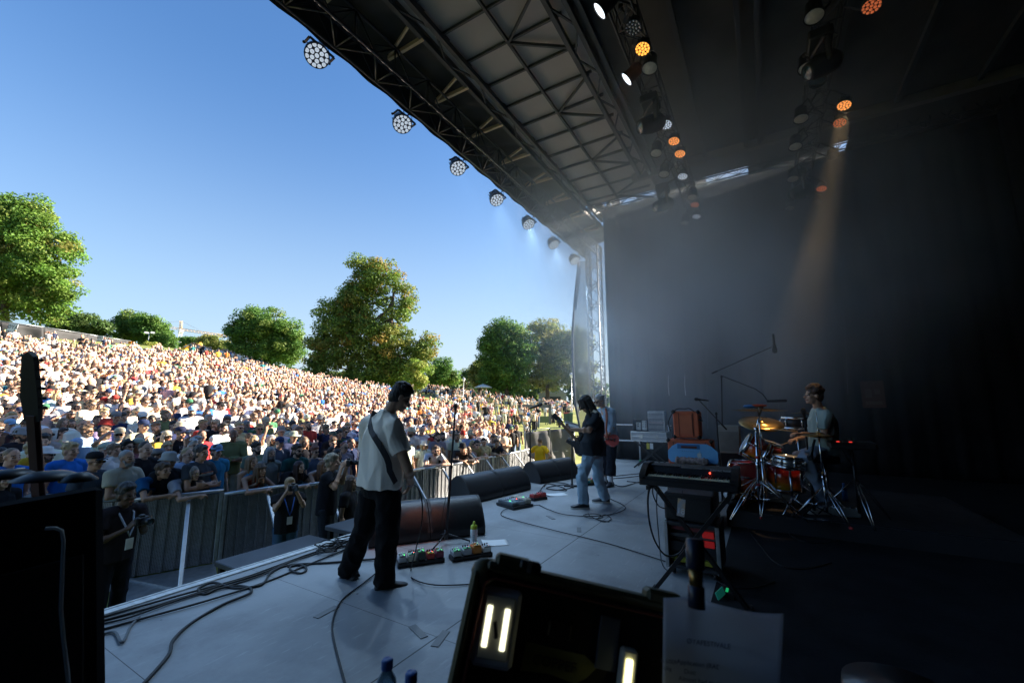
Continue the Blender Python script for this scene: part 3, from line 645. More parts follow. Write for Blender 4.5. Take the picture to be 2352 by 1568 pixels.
def guitar(name, label, bp, hp, face, bodycol, scale=1., bass=False, neckcol=(.30, .17, .08)):
    """body centre, headstock tip, direction the top faces"""
    bp = Vector(bp); hp = Vector(hp); y = (hp-bp).normalized(); z = Vector(face); z = (z-y*z.dot(y)).normalized(); x = y.cross(z); R = Matrix((x, y, z)).transposed(); L = (hp-bp).length
    t = thing(name, label, 'guitar', bp); s = scale
    out = [(-.17, -.13), (-.18, -.05), (-.13, .03), (-.14, .10), (-.17, .19), (-.13, .21), (-.06, .12), (-.03, .10), (.03, .10), (.06, .12), (.11, .19), (.15, .17), (.13, .09), (.12, .02), (.17, -.06), (.16, -.15), (.09, -.21), (-.08, -.21)]
    b = MB(); b.prism([(a*s, c*s) for a, c in out], .042*s, R=R); b.build('body', mat('guitar body '+name+str(bodycol), bodycol, .22, coat=.6), t)
    b = MB(); b.box(R@Vector((0, .10*s+(L-.30*s)/2, .027)), (.048*s, L-.28*s, .024), R, b=.006); b.build('neck', mat('guitar neck', neckcol, .4, col2=(.2, .1, .05), scale=20, stretch=(1, .1, 1)), t)
    b = MB(); b.box(R@Vector((0, L-.11*s, .016)), (.075*s, .2*s, .016), R, b=.004); hs_ = b.build('headstock', mat('headstock '+str(bodycol), (.02, .018, .016), .3), t)
    for k in range(4 if bass else 6):
        b = MB(); q = Vector((.05*s*(1 if k % 2 or bass else -1), L-(.18-.04*k*(1 if bass else .7))*s, .016)); b.cyl(R@(q-Vector((.03*s, 0, 0))), R@(q+Vector((.012*s, 0, 0))), .005*s, 6); b.ell(R@(q+Vector((.022*s, 0, 0))), (.013*s, .010*s, .006*s), R, 8, 6); b.build('tuning_peg', chrome, hs_)
    b = MB()
    for q in (-.03, .05): b.box(R@Vector((0, q*s, .027)), (.075*s, .03*s, .016), R, b=.003)
    b.box(R@Vector((0, -.11*s, .026)), (.08*s, .035*s, .016), R, b=.003); b.build('pickups', blackp, t)
    b = MB()
    for k in range(4 if bass else 6): xx = (k/(3. if bass else 5.)-.5)*.034*s; b.tube([R@Vector((xx, -.11*s, .04)), R@Vector((xx, L-.12*s, .036))], .0011, 4)
    b.build('strings', steel, t); return t
guitar('electric_guitar', 'electric guitar hidden in front of the man in the white T-shirt', D(902, 1093, 4.13), D(842, 1012, 4.72), RT*.9+HF*.4, (.3, .05, .03), .9)
# ---- bassist
J = joints((1345, 927, 6.92), -RT*.9+HF*.05+Vector((0, 0, -.42)), (1359, 945, 6.95), (1362, 970, 6.92), (1362, 1036, 6.80), [(1369, 956, 6.74), (1358, 954, 7.14)],
           [(1353, 988, 6.60), (1352, 1000, 7.22)], [(1313, 986, 6.68), (1333, 1006, 6.98)], [(1352, 1046, 6.70), (1369, 1046, 6.90)], [(1336, 1096, 6.58), (1375, 1101, 6.90)], [(1341, 1151, 6.52), (1389, 1140, 6.92)])
bm = body(J, .007, [(J['wr'][0], D(1290, 974, 6.8)-D(1312, 985, 6.7), HF*.3+Vector((0, 0, .9)), Vector((0, 0, 1))-RT*.3, .95), (J['wr'][1], D(1322, 1010, 6.85)-D(1333, 1006, 6.98), HF, Vector((0, 0, 1)), .6)], arm=1.1)
p2 = person(J, 'bass player in black T-shirt and light blue jeans looking down at the strings', P(1355, 1160), bm, (.46, .27, .18))
sm_ = shirt(J, clothm, hem=.07, ease=1.28, sl=.80, sr=.085, amp=.010, seed=9, hemw=.19); shp = sm_.copy(); wear(p2, sm_, 'shirt', (.03, .036, .044))
wear(p2, trousers(J, denim, w=(.102, .084, .080), amp=.010, seed=3, f=9), 'jeans', (.34, .47, .57))
hb = hair_mass(J['head'], J['HR'], 'longdark', 1.08, 5); Rh = J['HR']; hc = J['head']
for x, y0 in ((.05, .06), (-.05, .06), (.06, .03), (-.06, .03), (.02, .075)): hb.caps(hc+Rh@Vector((x, y0, .08)), hc+Rh@Vector((x*1.35, y0+.045, -.05)), .030, .014, 8)
hb.caps(hc+Rh@Vector((.055, .03, -.06)), hc+Rh@Vector((.03, .05, -.12)), .03, .02, 8)
wear(p2, remesh(hb, 'hair', hairm, .009, 2), 'hair', (.016, .012, .010))
for i in (0, 1):
    a = J['an'][i]; a = Vector((a.x, a.y, .098)); toe = (-RT*1+HF*(-.12 if i == 0 else .1)); b = shoe(a, (toe.x, toe.y, 0), s=1.08); wear(p2, b.mesh('shoe', [shoem, solem]), 'shoe', (.03, .033, .04))
b = ribbon(shp, [D(x, y, 6.9) for x, y in ((1357, 947), (1362, 943), (1369, 946), (1378, 954), (1386, 968))], .045, 'strap', blackc, p2); wear(p2, b.mesh('strap', mat('cream strap', (.55, .5, .4), .7)), 'strap', (0, 0, 0))
guitar('bass_guitar', 'dark bass guitar held by the player in black T-shirt', D(1335, 1019, 6.86), D(1270, 949, 6.86), -RT*.35-FW*.8, (.012, .012, .014), 1.0, True)
# ---- older guitarist at the far side
J = joints((1377, 921, 8.52), -RT*.75-HF*.45+Vector((0, 0, -.22)), (1387, 937, 8.56), (1392, 958, 8.55), (1397, 1008, 8.45), [(1404, 946, 8.42), (1380, 945, 8.72)],
           [(1409, 976, 8.36), (1376, 974, 8.7)], [(1398, 998, 8.28), (1376, 1000, 8.5)], [(1405, 1014, 8.38), (1390, 1014, 8.52)], [(1404, 1058, 8.36), (1388, 1058, 8.5)], [(1403, 1104, 8.33), (1389, 1100, 8.5)])
bm = body(J, .008, [(J['wr'][0], D(1391, 1004, 8.3)-D(1398, 998, 8.28), -RT*.3+HF, Vector((0, 0, 1)), .5), (J['wr'][1], D(1369, 1003, 8.35)-D(1376, 1000, 8.5), HF, Vector((0, 0, 1)), .6)])
p3 = person(J, 'grey haired guitarist in pale blue shirt, dark cropped trousers and white socks', P(1397, 1112), bm, (.52, .33, .24))
wear(p3, shirt(J, clothm, hem=.05, ease=1.06, sl=1.75, sr=.045, amp=.012, seed=2, hemw=.18, f=9), 'shirt', (.36, .47, .58))
wear(p3, trousers(J, clothm, w=(.105, .092, .098), cut=.72, amp=.008, seed=5), 'trousers', (.02, .023, .032))
wear(p3, hair(J['head'], J['HR'], 'messy', 1., 8), 'hair', (.42, .40, .38)); me = glasses(J['head'], J['HR']); wear(p3, me, 'sunglasses', (0, 0, 0))
for i in (0, 1):
    a = J['an'][i]; b = MB(); b.caps(Vector((a.x, a.y, .06)), Vector((a.x, a.y, .24)), .047, .052); wear(p3, b.mesh('sock', clothm), 'sock', (.75, .72, .72))
    b = shoe(Vector((a.x, a.y, .095)), -RT*(.5 if i == 0 else .9)-HF*.6, s=1.05); wear(p3, b.mesh('shoe', [shoem, blackp]), 'shoe', (.03, .03, .04))
guitar('electric_guitar', 'red electric guitar held low by the grey haired player', D(1401, 1010, 8.22), D(1352, 1003, 8.35), -RT*.75-HF*.35+Vector((0, 0, .55)), (.42, .06, .05), .8)
b = MB(); pts = [D(x, y, d) for x, y, d in ((1391, 938, 8.40), (1394, 950, 8.30), (1394, 966, 8.25), (1392, 985, 8.24), (1396, 1006, 8.2))]; b.tube(pts, .02, 6); wear(p3, b.mesh('strap', mat('orange strap', (.4, .12, .06), .7)), 'strap', (0, 0, 0))
# ---- drummer, seated
J = joints((1868, 908, 5.62), -RT*.95+HF*.15+Vector((0, 0, .06)), (1880, 938, 5.64), (1889, 965, 5.64), (1891, 1028, 5.62), [(1897, 955, 5.46), (1884, 952, 5.82)],
           [(1893, 1000, 5.40), (1868, 1000, 5.95)], [(1843, 996, 5.40), (1828, 1008, 5.85)], [(1886, 1036, 5.50), (1886, 1036, 5.74)], [(1851, 1052, 5.34), (1836, 1048, 5.95)], [(1890, 1140, 5.38), (1801, 1122, 5.98)])
bm = body(J, .0075, [(J['wr'][0], D(1812, 993, 5.42)-D(1843, 996, 5.40), Vector((0, 0, -1)), HF, .6), (J['wr'][1], D(1808, 1012, 5.8)-D(1828, 1008, 5.85), Vector((0, 0, -1)), -HF, .6)])
p4 = person(J, 'drummer with curly reddish hair in grey green T-shirt sitting behind the kit', (J['pelvis'].x, J['pelvis'].y, .2), bm, (.5, .3, .21))
wear(p4, shirt(J, clothm, hem=.07, ease=1.16, sl=.72, sr=.086, amp=.011, seed=12, hemw=.20, f=8), 'shirt', (.36, .45, .43))
wear(p4, trousers(J, denim, w=(.105, .085, .072), amp=.009, seed=4), 'jeans', (.26, .32, .42))
wear(p4, hair(J['head'], J['HR'], 'curly', 1.04, 4), 'hair', (.055, .024, .014))
for i in (0, 1):
    a = J['an'][i]; b = shoe(Vector((a.x, a.y, .30 if i == 0 else .33)), (-RT+HF*.1), s=1.03, tilt=(0, 0, 1) if i == 0 else None); wear(p4, b.mesh('shoe', [shoem, solem]), 'shoe', (.5, .48, .46))
for i, (p, q) in enumerate(((D(1832, 991, 5.42), D(1770, 985, 5.62)), (D(1826, 1010, 5.85), D(1772, 1030, 5.9)))):
    b = MB(); b.tube([p, q], [.008, .005], 8); b.ell(q, .008); tag(b.build('drumstick', mat('hickory', (.55, .38, .22), .5)), ['wooden drumstick in the drummer\'s near hand', 'wooden drumstick in the drummer\'s far hand'][i], 'drumstick', 'drumsticks')
# ============================================================ stage lamps
def led(name, rgb, e, metal=.0): return mat(name, rgb, .2, emis=e, var=.02)
lens_w = led('cool led lens', (.75, .85, 1.), .11); lens_o = led('orange led lens', (1., .36, .09), .24); lens_r = led('deep orange led lens', (1., .26, .10), .055)  # on the front truss lenses the cool emission stands in for reflected light
lens_d = mat('unlit led lens', (.4, .42, .45), .12, .6); lens_y = led('amber led lens', (1., .40, .06), .36)
glassd = mat('fresnel lens glass', (.62, .56, .45), .2, var=.15, scale=14, coat=.5); glassb = led('glowing fresnel lens', (.8, .9, 1.), .5)  # bright disc: emission stands in for reflected light, the lamp itself is unlit
glasst = mat('dark front glass', (.02, .05, .06), .08, coat=1)
def par(label, loc, aim, r, lens, hang, group, n=19):
    loc = Vector(loc); aim = Vector(aim).normalized(); R = basis(aim, (1, 0, 0)); t = thing('par_lamp', label, 'stage lamp', loc, 0, group)
    b = MB(); k = r/.16
    b.lathe([(0, -.30*k), (.07*k, -.30*k), (.10*k, -.26*k), (.135*k, -.2*k), (.15*k, -.08*k), (.172*k, -.06*k), (.178*k, .0), (.172*k, .018*k), (.160*k, .02*k), (.158*k, -.004), (0, -.004)], 24, R=R, sm=False)
    for j in range(10):
        a = j*.628; b.box(R@Vector((.15*k*math.cos(a), .15*k*math.sin(a), -.15*k)), (.012*k, .012*k, .16*k), R)
    b.build('body', blackm, t)
    b = MB(); q = [(0, 0)]+[(.47*math.cos(a), .47*math.sin(a)) for a in np.linspace(0, 2*math.pi, 6, endpoint=False)]+[(.88*math.cos(a), .88*math.sin(a)) for a in np.linspace(.26, .26+2*math.pi, 12, endpoint=False)]
    for (x, y) in q: b.lathe([(.030*k, .0), (.030*k, .010*k), (.022*k, .019*k), (0, .022*k)], 10, R@Vector((x*.158*k, y*.158*k, .0)), R)
    b.build('lens', lens, t)
    up = Vector(hang)-loc; side = up.cross(aim); side = side.normalized() if side.length > .01 else Vector((1, 0, 0)); b = MB()
    for s in (-1, 1): b.bar(side*s*.19*k-aim*.12*k, side*s*.19*k+up*.62, .035*k, .010*k, up=aim); b.ell(side*s*.20*k-aim*.12*k, .022*k)
    b.bar(side*-.19*k+up*.62, side*.19*k+up*.62, .035*k, .010*k, up=aim); b.cyl(up*.62, up*.95, .012, 8); b.box(up*.97, (.06, .06, .07), b=.01); b.build('yoke', blackm, t)
    b = MB(); b.tube([-aim*.29*k, -aim*.36*k+up*.3, up*.7+side*.1, up*.98], .006, 5); b.build('power_cable', rubber, t); return t
FRONTPAR = []
ord_ = ['nearest', 'second', 'third', 'fourth', 'fifth', 'sixth', 'farthest']
for i, (px, py) in enumerate([(728, 128), (924, 285), (1052, 386), (1141, 459), (1214, 515), (1272, 562), (1320, 599)]):
    q = PYc(px, py, 5.46); FRONTPAR.append(q); par(f'black lamp with white lenses on the front truss, {ord_[i]} in its row', q, (-.26, -.50, -.82), .165, lens_w, (q.x, 5.27, 7.0), 'lamps along the front truss')
def fresnel(label, loc, aim, r, lens, hang, group):
    loc = Vector(loc); aim = Vector(aim).normalized(); R = basis(aim, (1, 0, 0)); t = thing('lens_lamp', label, 'stage lamp', loc, 0, group); b = MB(); k = r/.1
    b.lathe([(0, -.24*k), (.07*k, -.24*k), (.09*k, -.2*k), (.095*k, -.02), (.112*k, -.01), (.112*k, .012), (.1*k, .012), (.1*k, .0)], 20, R=R, sm=False); b.build('body', blackm, t)
    b = MB(); b.lathe([(.1*k, 0), (.06*k, .012*k), (0, .018*k)], 20, R=R); b.build('lens', lens, t)
    up = Vector(hang)-loc; side = up.cross(aim); side = side.normalized() if side.length > .01 else Vector((1, 0, 0)); b = MB()
    for s in (-1, 1): b.bar(side*s*.115*k-aim*.1*k, side*s*.115*k+up*.6, .024*k, .008, up=aim)
    b.bar(side*-.115*k+up*.6, side*.115*k+up*.6, .024*k, .008, up=aim); b.cyl(up*.6, up, .012, 8); b.build('yoke', blackm, t); return t
def mover(label, loc, aim, hang, group, s=1.):
    loc = Vector(loc); aim = Vector(aim).normalized(); R = basis(aim, (1, 0, 0)); t = thing('moving_head_lamp', label, 'stage lamp', loc, 0, group); b = MB()
    b.lathe([(0, -.24*s), (.10*s, -.23*s), (.15*s, -.16*s), (.16*s, .02*s), (.13*s, .2*s), (.115*s, .24*s), (.1*s, .24*s)], 20, R=R); b.build('head', blackp, t)
    b = MB(); b.lathe([(.1*s, .235*s), (.05*s, .255*s), (0, .26*s)], 18, R=R); b.build('lens', glasst, t)
    up = Vector((0, 0, 1)); side = up.cross(aim).normalized(); b = MB()
    for k in (-1, 1): b.bar(side*k*.19*s-up*.05*s, side*k*.19*s+up*.30*s, .10*s, .05*s, up=side.cross(up), b=.015)
    b.bar(side*-.21*s+up*.31*s, side*.21*s+up*.31*s, .12*s, .06*s, b=.015); b.build('yoke', blackp, t)
    b = MB(); b.box(up*.42*s, (.36*s, .30*s, .16*s), b=.02); b.cyl(up*.5*s, Vector(hang)-loc, .02, 8); b.build('base', blackp, t); return t
rnd = random.Random(5)
RA = [('f', 1378, 25, 'b', 'near bright disc'), ('p', 1455, 63, 'd', ''), ('p', 1476, 112, 'y', ''), ('f', 1492, 157, 'd', ''), ('f', 1440, 182, 'b', ''), ('m', 1496, 285, 0, ''), ('p', 1530, 286, 'w', ''), ('p', 1548, 324, 'o', ''), ('f', 1507, 352, 'd', ''),
      ('p', 1562, 353, 'o', ''), ('f', 1525, 400, 'd', ''), ('p', 1568, 405, 'w', ''), ('m', 1524, 470, 0, ''), ('f', 1590, 453, 'd', ''), ('p', 1596, 470, 'r', ''), ('p', 1600, 497, 'w', ''), ('f', 1573, 512, 'd', ''), ('m', 1578, 556, 0, ''), ('p', 1617, 556, 'w', ''), ('p', 1626, 577, 'r', '')]
RB = [('f', 1870, 38, 'd', ''), ('p', 2002, 14, 'r', ''), ('f', 1853, 157, 'd', ''), ('m', 1890, 150, 0, ''), ('f', 1878, 187, 't', ''), ('f', 1840, 273, 'd', ''), ('p', 1939, 242, 'o', ''), ('p', 1929, 282, 'r', ''), ('f', 1827, 337, 'd', ''), ('p', 1912, 358, 'd', ''), ('f', 1821, 411, 'd', ''),
      ('p', 1887, 433, 'r', ''), ('m', 1838, 440, 0, ''), ('p', 1878, 463, 'd', ''), ('f', 1814, 478, 'd', ''), ('f', 1804, 520, 'd', ''), ('m', 1830, 545, 0, ''), ('p', 1862, 532, 'd', ''), ('p', 1856, 548, 'y', '')]
LN = {'d': lens_d, 'w': lens_w, 'o': lens_o, 'r': lens_r, 'y': lens_y}; words = {'d': 'unlit', 'w': 'white lit', 'o': 'orange lit', 'r': 'dim red orange lit', 'y': 'bright amber lit'}
HOT = []
for row, Yt, nm in ((RA, 1.25, 'row nearer crowd'), (RB, -1.2, 'row nearer drummer')):
    cnt = {}
    for (k, px, py, c, _) in row:
        z = {'p': 6.5, 'f': 6.5, 'm': 6.28}[k]; q = P(px, py, z)
        key = (k, c); cnt[key] = cnt.get(key, 0)+1; o = ['first', 'second', 'third', 'fourth', 'fifth', 'sixth', 'seventh', 'eighth', 'ninth'][cnt[key]-1]
        h = (q.x, Yt, 6.9)
        if k == 'p': par(f'round {words[c]} lamp, {o} such from near end, {nm}', q, (-.30, .12 if Yt > 0 else .2, -1), .097, LN[c], h, 'lamps under the inner trusses'); HOT.append((c, q))
        elif k == 'f': fresnel(f'small {dict(d="pale plain", b="bright white", t="dark teal")[c]} disc lamp, {o} such from near end, {nm}', q, (-.25, .08, -1) if c != 'b' else (-.1, .75, -.6), .105, dict(d=glassd, b=glassb, t=glasst)[c], h, 'lamps under the inner trusses')
        else: mover(f'black moving head lamp, {o} from near end, {nm}', q, (-.55, .75, -.35) if Yt > 0 else (-.3, .9, -.4), h, 'moving head lamps', .95)
# ============================================================ floor monitors
grille = mat('black grille cloth', (.022, .022, .025), .40, .35, var=.2, scale=40, bump=.12, bscale=420, spec=.6)
WP = [(0, .02), (.0, .10), (.05, .2), (.13, .31), (.22, .385), (.30, .41), (.38, .40), (.46, .35), (.52, .25), (.545, .12), (.54, .0), (.02, .0)]
def monitor(label, c, ang, L=.70):
    t = thing('floor_monitor', label, 'monitor speaker', c, ang, 'floor monitors along the stage front'); Rm = Matrix(((0, 0, 1), (1, 0, 0), (0, 1, 0)))
    b = MB(); b.prism(WP, L, R=Rm)
    for s in (-1, 1): b.prism([(y*1.0+(.012 if y < .3 else -.004), z+.008 if z > .02 else z) for y, z in WP], .022, (s*(L/2-.01), -.002, 0), Rm)
    b.build('cabinet', mat('monitor paint', (.022, .023, .026), .6, var=.2, bump=.25, bscale=140), t)
    gp = WP[:8]; b = MB(); n = 24
    def fn(u, v):
        i = min(int(v*(len(gp)-1)), len(gp)-2); f = v*(len(gp)-1)-i; y = gp[i][0]*(1-f)+gp[i+1][0]*f; z = gp[i][1]*(1-f)+gp[i+1][1]*f
        return (-L/2+.03+(L-.06)*u, y-.008*(1-v), z+.008)
    b.grid(fn, n, 14); b.build('grille', grille, t)
    b = MB(); b.box((L/2+.002, .28, .2), (.008, .14, .05), b=.003); b.build('side_handle', blackp, t); return t
def wpair(a, c, labs, back=.02):
    a = Vector(a); c = Vector(c); d = c-a; ang = math.atan2(d.y, d.x); L = d.length/2-.01; n = Vector((-d.y, d.x, 0)).normalized()
    for k, lab in ((.25, labs[0]), (.75, labs[1])): monitor(lab, a+d*k+n*back, ang, L)
wpair(P(846, 1262), P(1117, 1228), ['black floor monitor behind the legs of the man in the white T-shirt', 'black floor monitor beside the sports bottle'])
wpair(P(1084, 1159), P(1222, 1124), ['black floor monitor past the first microphone stand, middle pair, nearer half', 'black floor monitor of the middle pair, farther half beside the second microphone stand'])
wpair(P(1243, 1112), P(1334, 1096), ['black floor monitor of the far pair, half nearer the yellow shirted guard', 'black floor monitor of the far pair, half nearest the bass player'])
# ============================================================ microphone stands
def mic(label, p, d, group='vocal microphones', s=1.):
    d = Vector(d).normalized(); R = basis(d); t = thing('microphone', label, 'microphone', p, 0, group)
    b = MB(); b.lathe([(0, -.17*s), (.011*s, -.17*s), (.013*s, -.05*s), (.021*s, -.01*s), (.023*s, 0)], 14, R=R); b.build('handle', blackm, t)
    b = MB(); b.lathe([(.023*s, 0), (.027*s, .012*s), (.027*s, .025*s), (.022*s, .045*s), (.012*s, .055*s), (0, .058*s)], 14, R=R); b.build('grille', mat('mic mesh', (.04, .04, .045), .4, .7, bump=.8, bscale=400), t); return t
def stand(label, base, top, boom=None, legs=.33, group='microphone stands', rot=.4, flat=False, m=blackm):
    base = Vector(base); t = thing('microphone_stand', label, 'microphone stand', base, 0, group); b = MB(); top = Vector(top)-base
    m1 = top*.55; b.cyl((0, 0, .06), m1, .016, 10); b.cyl(m1, top, .012, 10); b.ell(m1, (.018, .018, .03)); b.build('pole', m, t)
    if flat: b = MB(); b.lathe([(0, 0), (.13, 0), (.13, .012), (.05, .025), (.02, .05), (0, .05)], 20); b.build('base', m, t)
    else:
        for k in range(3):
            a = rot+k*2.094; b = MB(); e = Vector((math.cos(a)*legs, math.sin(a)*legs, .012)); b.tube([(0, 0, .11), e*.5+Vector((0, 0, .055)), e], .009, 8); l = b.build('leg', m, t)
            b = MB(); b.caps(e*.94, e*1.03, .014); b.build('rubber_foot', rubber, l)
        b = MB(); b.cyl((0, 0, .05), (0, 0, .15), .02, 10); b.build('hub', blackp, t)
    if boom:
        p, q = Vector(boom[0])-base, Vector(boom[1])-base; b = MB(); b.cyl(p, q, .0075, 8); b.ell(top, (.02, .02, .028)); b.caps(p, p+(q-p).normalized()*.09, .014); b.build('boom', m, t)
    return t
def wire(name, label, pts, r=.0045, m=rubber, group=None, sub=8, cat='cable'):
    pts = [Vector(p) for p in pts]; out = []
    for i in range(len(pts)-1):
        p0, p1_, p2_, p3_ = pts[max(i-1, 0)], pts[i], pts[i+1], pts[min(i+2, len(pts)-1)]
        for k in range(sub):
            u = k/sub; out.append(.5*((2*p1_)+(p2_-p0)*u+(2*p0-5*p1_+4*p2_-p3_)*u*u+(3*p1_-p0-3*p2_+p3_)*u**3))
    out.append(pts[-1]); b = MB(); b.tube(out, r, 6); return tag(b.build(name, m), label, cat, group)
b1 = P(1024, 1248); t1 = D(1046, 934, depth(b1+Vector((0, 0, 1.5)))-.02)
stand('black tripod microphone stand in front of the man in the white T-shirt', b1, t1, rot=-.9, legs=.30); mic('black vocal microphone on the nearest stand', t1, Vector((-.5, -.35, .35)))
wire('microphone_cable', 'black cable hanging along the nearest microphone stand', [t1+Vector((.10, .08, -.06)), t1+Vector((.03, .05, -.25)), mid(b1, t1, .5)+Vector((.03, .03, 0)), b1+Vector((.05, .1, .3)), b1+Vector((.12, .15, .01)), b1+Vector((.35, .3, .008))], .0035)
b2 = P(1218, 1106); t2 = D(1218, 980, depth(b2)+.2); bm0, bm1 = D(1209, 992, depth(b2)+.2), D(1236, 931, depth(b2)+.25)
stand('black microphone stand with short boom at the stage edge between the monitor pairs', b2, t2, (bm0, bm1)); mic('black vocal microphone on the short boom at the stage edge', D(1238, 930, depth(b2)+.25), RT*.9+HF*.2+Vector((0, 0, .35)), s=1.5)
wire('microphone_cable', 'black cable sagging under the short boom at the stage edge', [D(1218, 938, depth(b2)+.25), D(1214, 955, depth(b2)+.25), D(1216, 985, depth(b2)+.22), b2+Vector((0, 0, .5)), b2+Vector((.1, -.1, .01))], .004)
b3 = P(1314, 1117); t3 = D(1314, 986, depth(b3)+.17)
ms = thing('music_stand', 'pale music stand tray on a black pole between bass player and far monitors', 'music stand', b3)
b = MB(); b.cyl((0, 0, .03), Vector(t3)-b3, .017, 10); b.build('pole', blackm, ms)
b = MB(); b.box((0, 0, .016), (.09, .32, .03), rz(.4), b=.008); b.box((0, 0, .016), (.32, .07, .028), rz(.4), b=.008); b.build('base', blackm, ms)
b = MB(); tt = Vector(t3)-b3; Rt = basis(Vector((-.3, -.55, .75)), RT); b.box(tt+Vector((0, 0, .07)), (.30, .17, .008), Rt, b=.003); b.box(tt+Vector((0, 0, .07))+Rt@Vector((0, -.09, .025)), (.30, .01, .05), Rt, b=.003); b.box(tt+Vector((0, 0, .07))+Rt@Vector((0, .09, .01)), (.30, .012, .024), Rt, b=.003); b.build('tray', mat('pale tray', (.62, .64, .66), .35, .3), ms)
b = MB(); q = Vector(D(1312, 1013, depth(b3)+.12))-b3; b.box(q, (.14, .10, .03), b=.008); b.caps(q+Vector((.05, .05, .03)), q+Vector((.12, .1, .05)), .02); b.build('clamp', blackp, ms)
# ============================================================ pedals
def pedalboard(label, a, c, dep, cols, group='pedalboards'):
    a = Vector(a); c = Vector(c); d = c-a; L = d.length; ang = math.atan2(d.y, d.x); t = thing('pedalboard', label, 'pedalboard', a+d/2, ang, group)
    b = MB(); b.box((0, dep/2, .025), (L, dep, .035), b=.006)
    for x in (-.5, .5): b.box((x*(L-.03), dep/2, .008), (.03, dep*.9, .016))
    b.build('board', blackp, t); n = len(cols); w = L/n
    for i, (c1, c2) in enumerate(cols):
        x = -L/2+w*(i+.5); hgt = .05+.012*((i*7) % 3); b = MB(); b.box((x, dep*.5, .043+hgt/2), (w*.84, dep*.82, hgt), b=.008); pd = b.build('effect_pedal', mat('pedal %s' % (c1,), c1, .35, .2), t)
        b = MB(); b.box((x, dep*.28, .043+hgt+.004), (w*.70, dep*.26, .008), b=.002); b.build('face_panel', mat('pedal panel %s' % (c2,), c2, .4), pd)
        for k in (-1, 0, 1): b = MB(); b.cyl((x+k*w*.24, dep*.68, .043+hgt), (x+k*w*.24, dep*.68, .043+hgt+.018), .009, 10); b.build('knob', blackp if i % 2 else white, pd)
        b = MB(); b.cyl((x, dep*.24, .043+hgt), (x, dep*.24, .043+hgt+.022), .011, 12); b.build('foot_switch', chrome, pd)
        b = MB(); b.ell((x+w*.2, dep*.46, .045+hgt), .005); b.build('indicator_light', led('red indicator', (1, .05, .03), 6) if i % 2 else led('green indicator', (.1, 1, .2), 3), pd)
    return t
G_, Cr, Rd, Mr, Gr, Or = (.42, .43, .44), (.6, .57, .45), (.5, .05, .04), (.22, .04, .07), (.12, .5, .15), (.65, .22, .03)
pedalboard('pedalboard of five small pedals at the feet of the man in the white T-shirt', P(914, 1306), P(1022, 1291), .16, [((.5, .5, .52), (.1, .1, .1)), (Cr, (.2, .6, .3)), ((.05, .06, .05), Gr), (Rd, (.7, .55, .05)), (Mr, (.3, .6, .25))])
pedalboard('pedalboard with silver, orange and white pedals beside the sports bottle', P(1040, 1292), P(1132, 1277), .15, [(G_, Gr), ((.45, .46, .48), Gr), (Or, (.6, .3, .05)), ((.65, .65, .62), (.3, .3, .3))])
pedalboard('cluttered black pedalboard with pale pedal near the bass player', P(1180, 1172), P(1226, 1163), .46, [((.1, .11, .12), (.2, .4, .4)), ((.35, .37, .4), (.05, .05, .06)), ((.5, .46, .36), (.5, .46, .36))])
pedalboard('pair of red pedals beside the folded paper near the bass player', P(1226, 1151), P(1258, 1146), .16, [(Rd, (.3, .03, .03)), ((.55, .06, .05), (.3, .03, .03))])
pedalboard('teal and dark pedals on the floor between the bass player and grey haired guitarist', P(1349, 1116), P(1378, 1113), .22, [((.03, .32, .32), (.6, .1, .06)), ((.3, .28, .1), (.05, .05, .05)), ((.2, .2, .22), (.05, .05, .05))])
# ============================================================ bottle, papers, cables
bt = thing('sports_bottle', 'pale sports bottle with lime green cap standing by the pedals', 'bottle', P(1088, 1262)); b = MB()
b.lathe([(0, 0), (.034, 0), (.036, .01), (.036, .09), (.030, .105), (.030, .12), (.036, .135), (.036, .185), (.028, .2), (0, .2)], 20); b.build('flask', mat('bottle plastic', (.66, .78, .84), .35), bt); bt.scale = (1.12,)*3
b = MB(); b.lathe([(.033, .197), (.034, .225), (.02, .235), (.012, .24), (.012, .262), (.008, .266), (0, .266)], 20); b.build('cap', mat('lime cap', (.5, .6, .04), .35), bt)
tf = (Vector((0, 0, EYE))-bt.location); tf.z = 0; tf.normalize(); text('lettering', 'ENDURANCE', .022, mat('blue print', (.03, .2, .4), .5), bt, Vector((0, 0, .085))+tf*.037, basis(tf, (0, 0, 1)))
def sheet(label, c, w, h, a, group='set lists on the floor', curl=.02):
    b = MB(); b.grid(lambda u, v: ((u-.5)*w, (v-.5)*h, .004+curl*max(0, v-.55)**2*4+.006*max(0, u-.7)), 8, 10); o = b.build('paper_sheet', paper); o.location = c; o.rotation_euler = (0, 0, a); s_ = o.modifiers.new('t', 'SOLIDIFY'); s_.thickness = .0012; return tag(o, label, 'paper', group)
sheet('white paper sheet on the floor beyond the sports bottle', P(1137, 1247), .21, .297, .75); sheet('white paper sheet on the floor beside the red pedals', P(1278, 1136), .22, .4, .85)
def fl(pts, z=.008): return [P(x, y)+Vector((0, 0, z+.004*(i % 3))) for i, (x, y) in enumerate(pts)]
gE = 'cables lying along the stage edge'
wire('floor_cable', 'thick black cable closest to the stage edge', fl([(225, 1422), (330, 1393), (430, 1366), (560, 1328), (640, 1300), (720, 1272), (800, 1244)]), .009, group=gE)
wire('floor_cable', 'black cable running just inside the edge cable', fl([(225, 1430), (350, 1397), (480, 1357), (600, 1318), (700, 1278), (795, 1249)]), .010, group=gE)
wire('floor_cable', 'black cable crossing over its neighbours along the edge', fl([(225, 1436), (300, 1420), (420, 1378), (520, 1348), (600, 1324), (660, 1297), (740, 1268), (800, 1252)]), .008, group=gE)
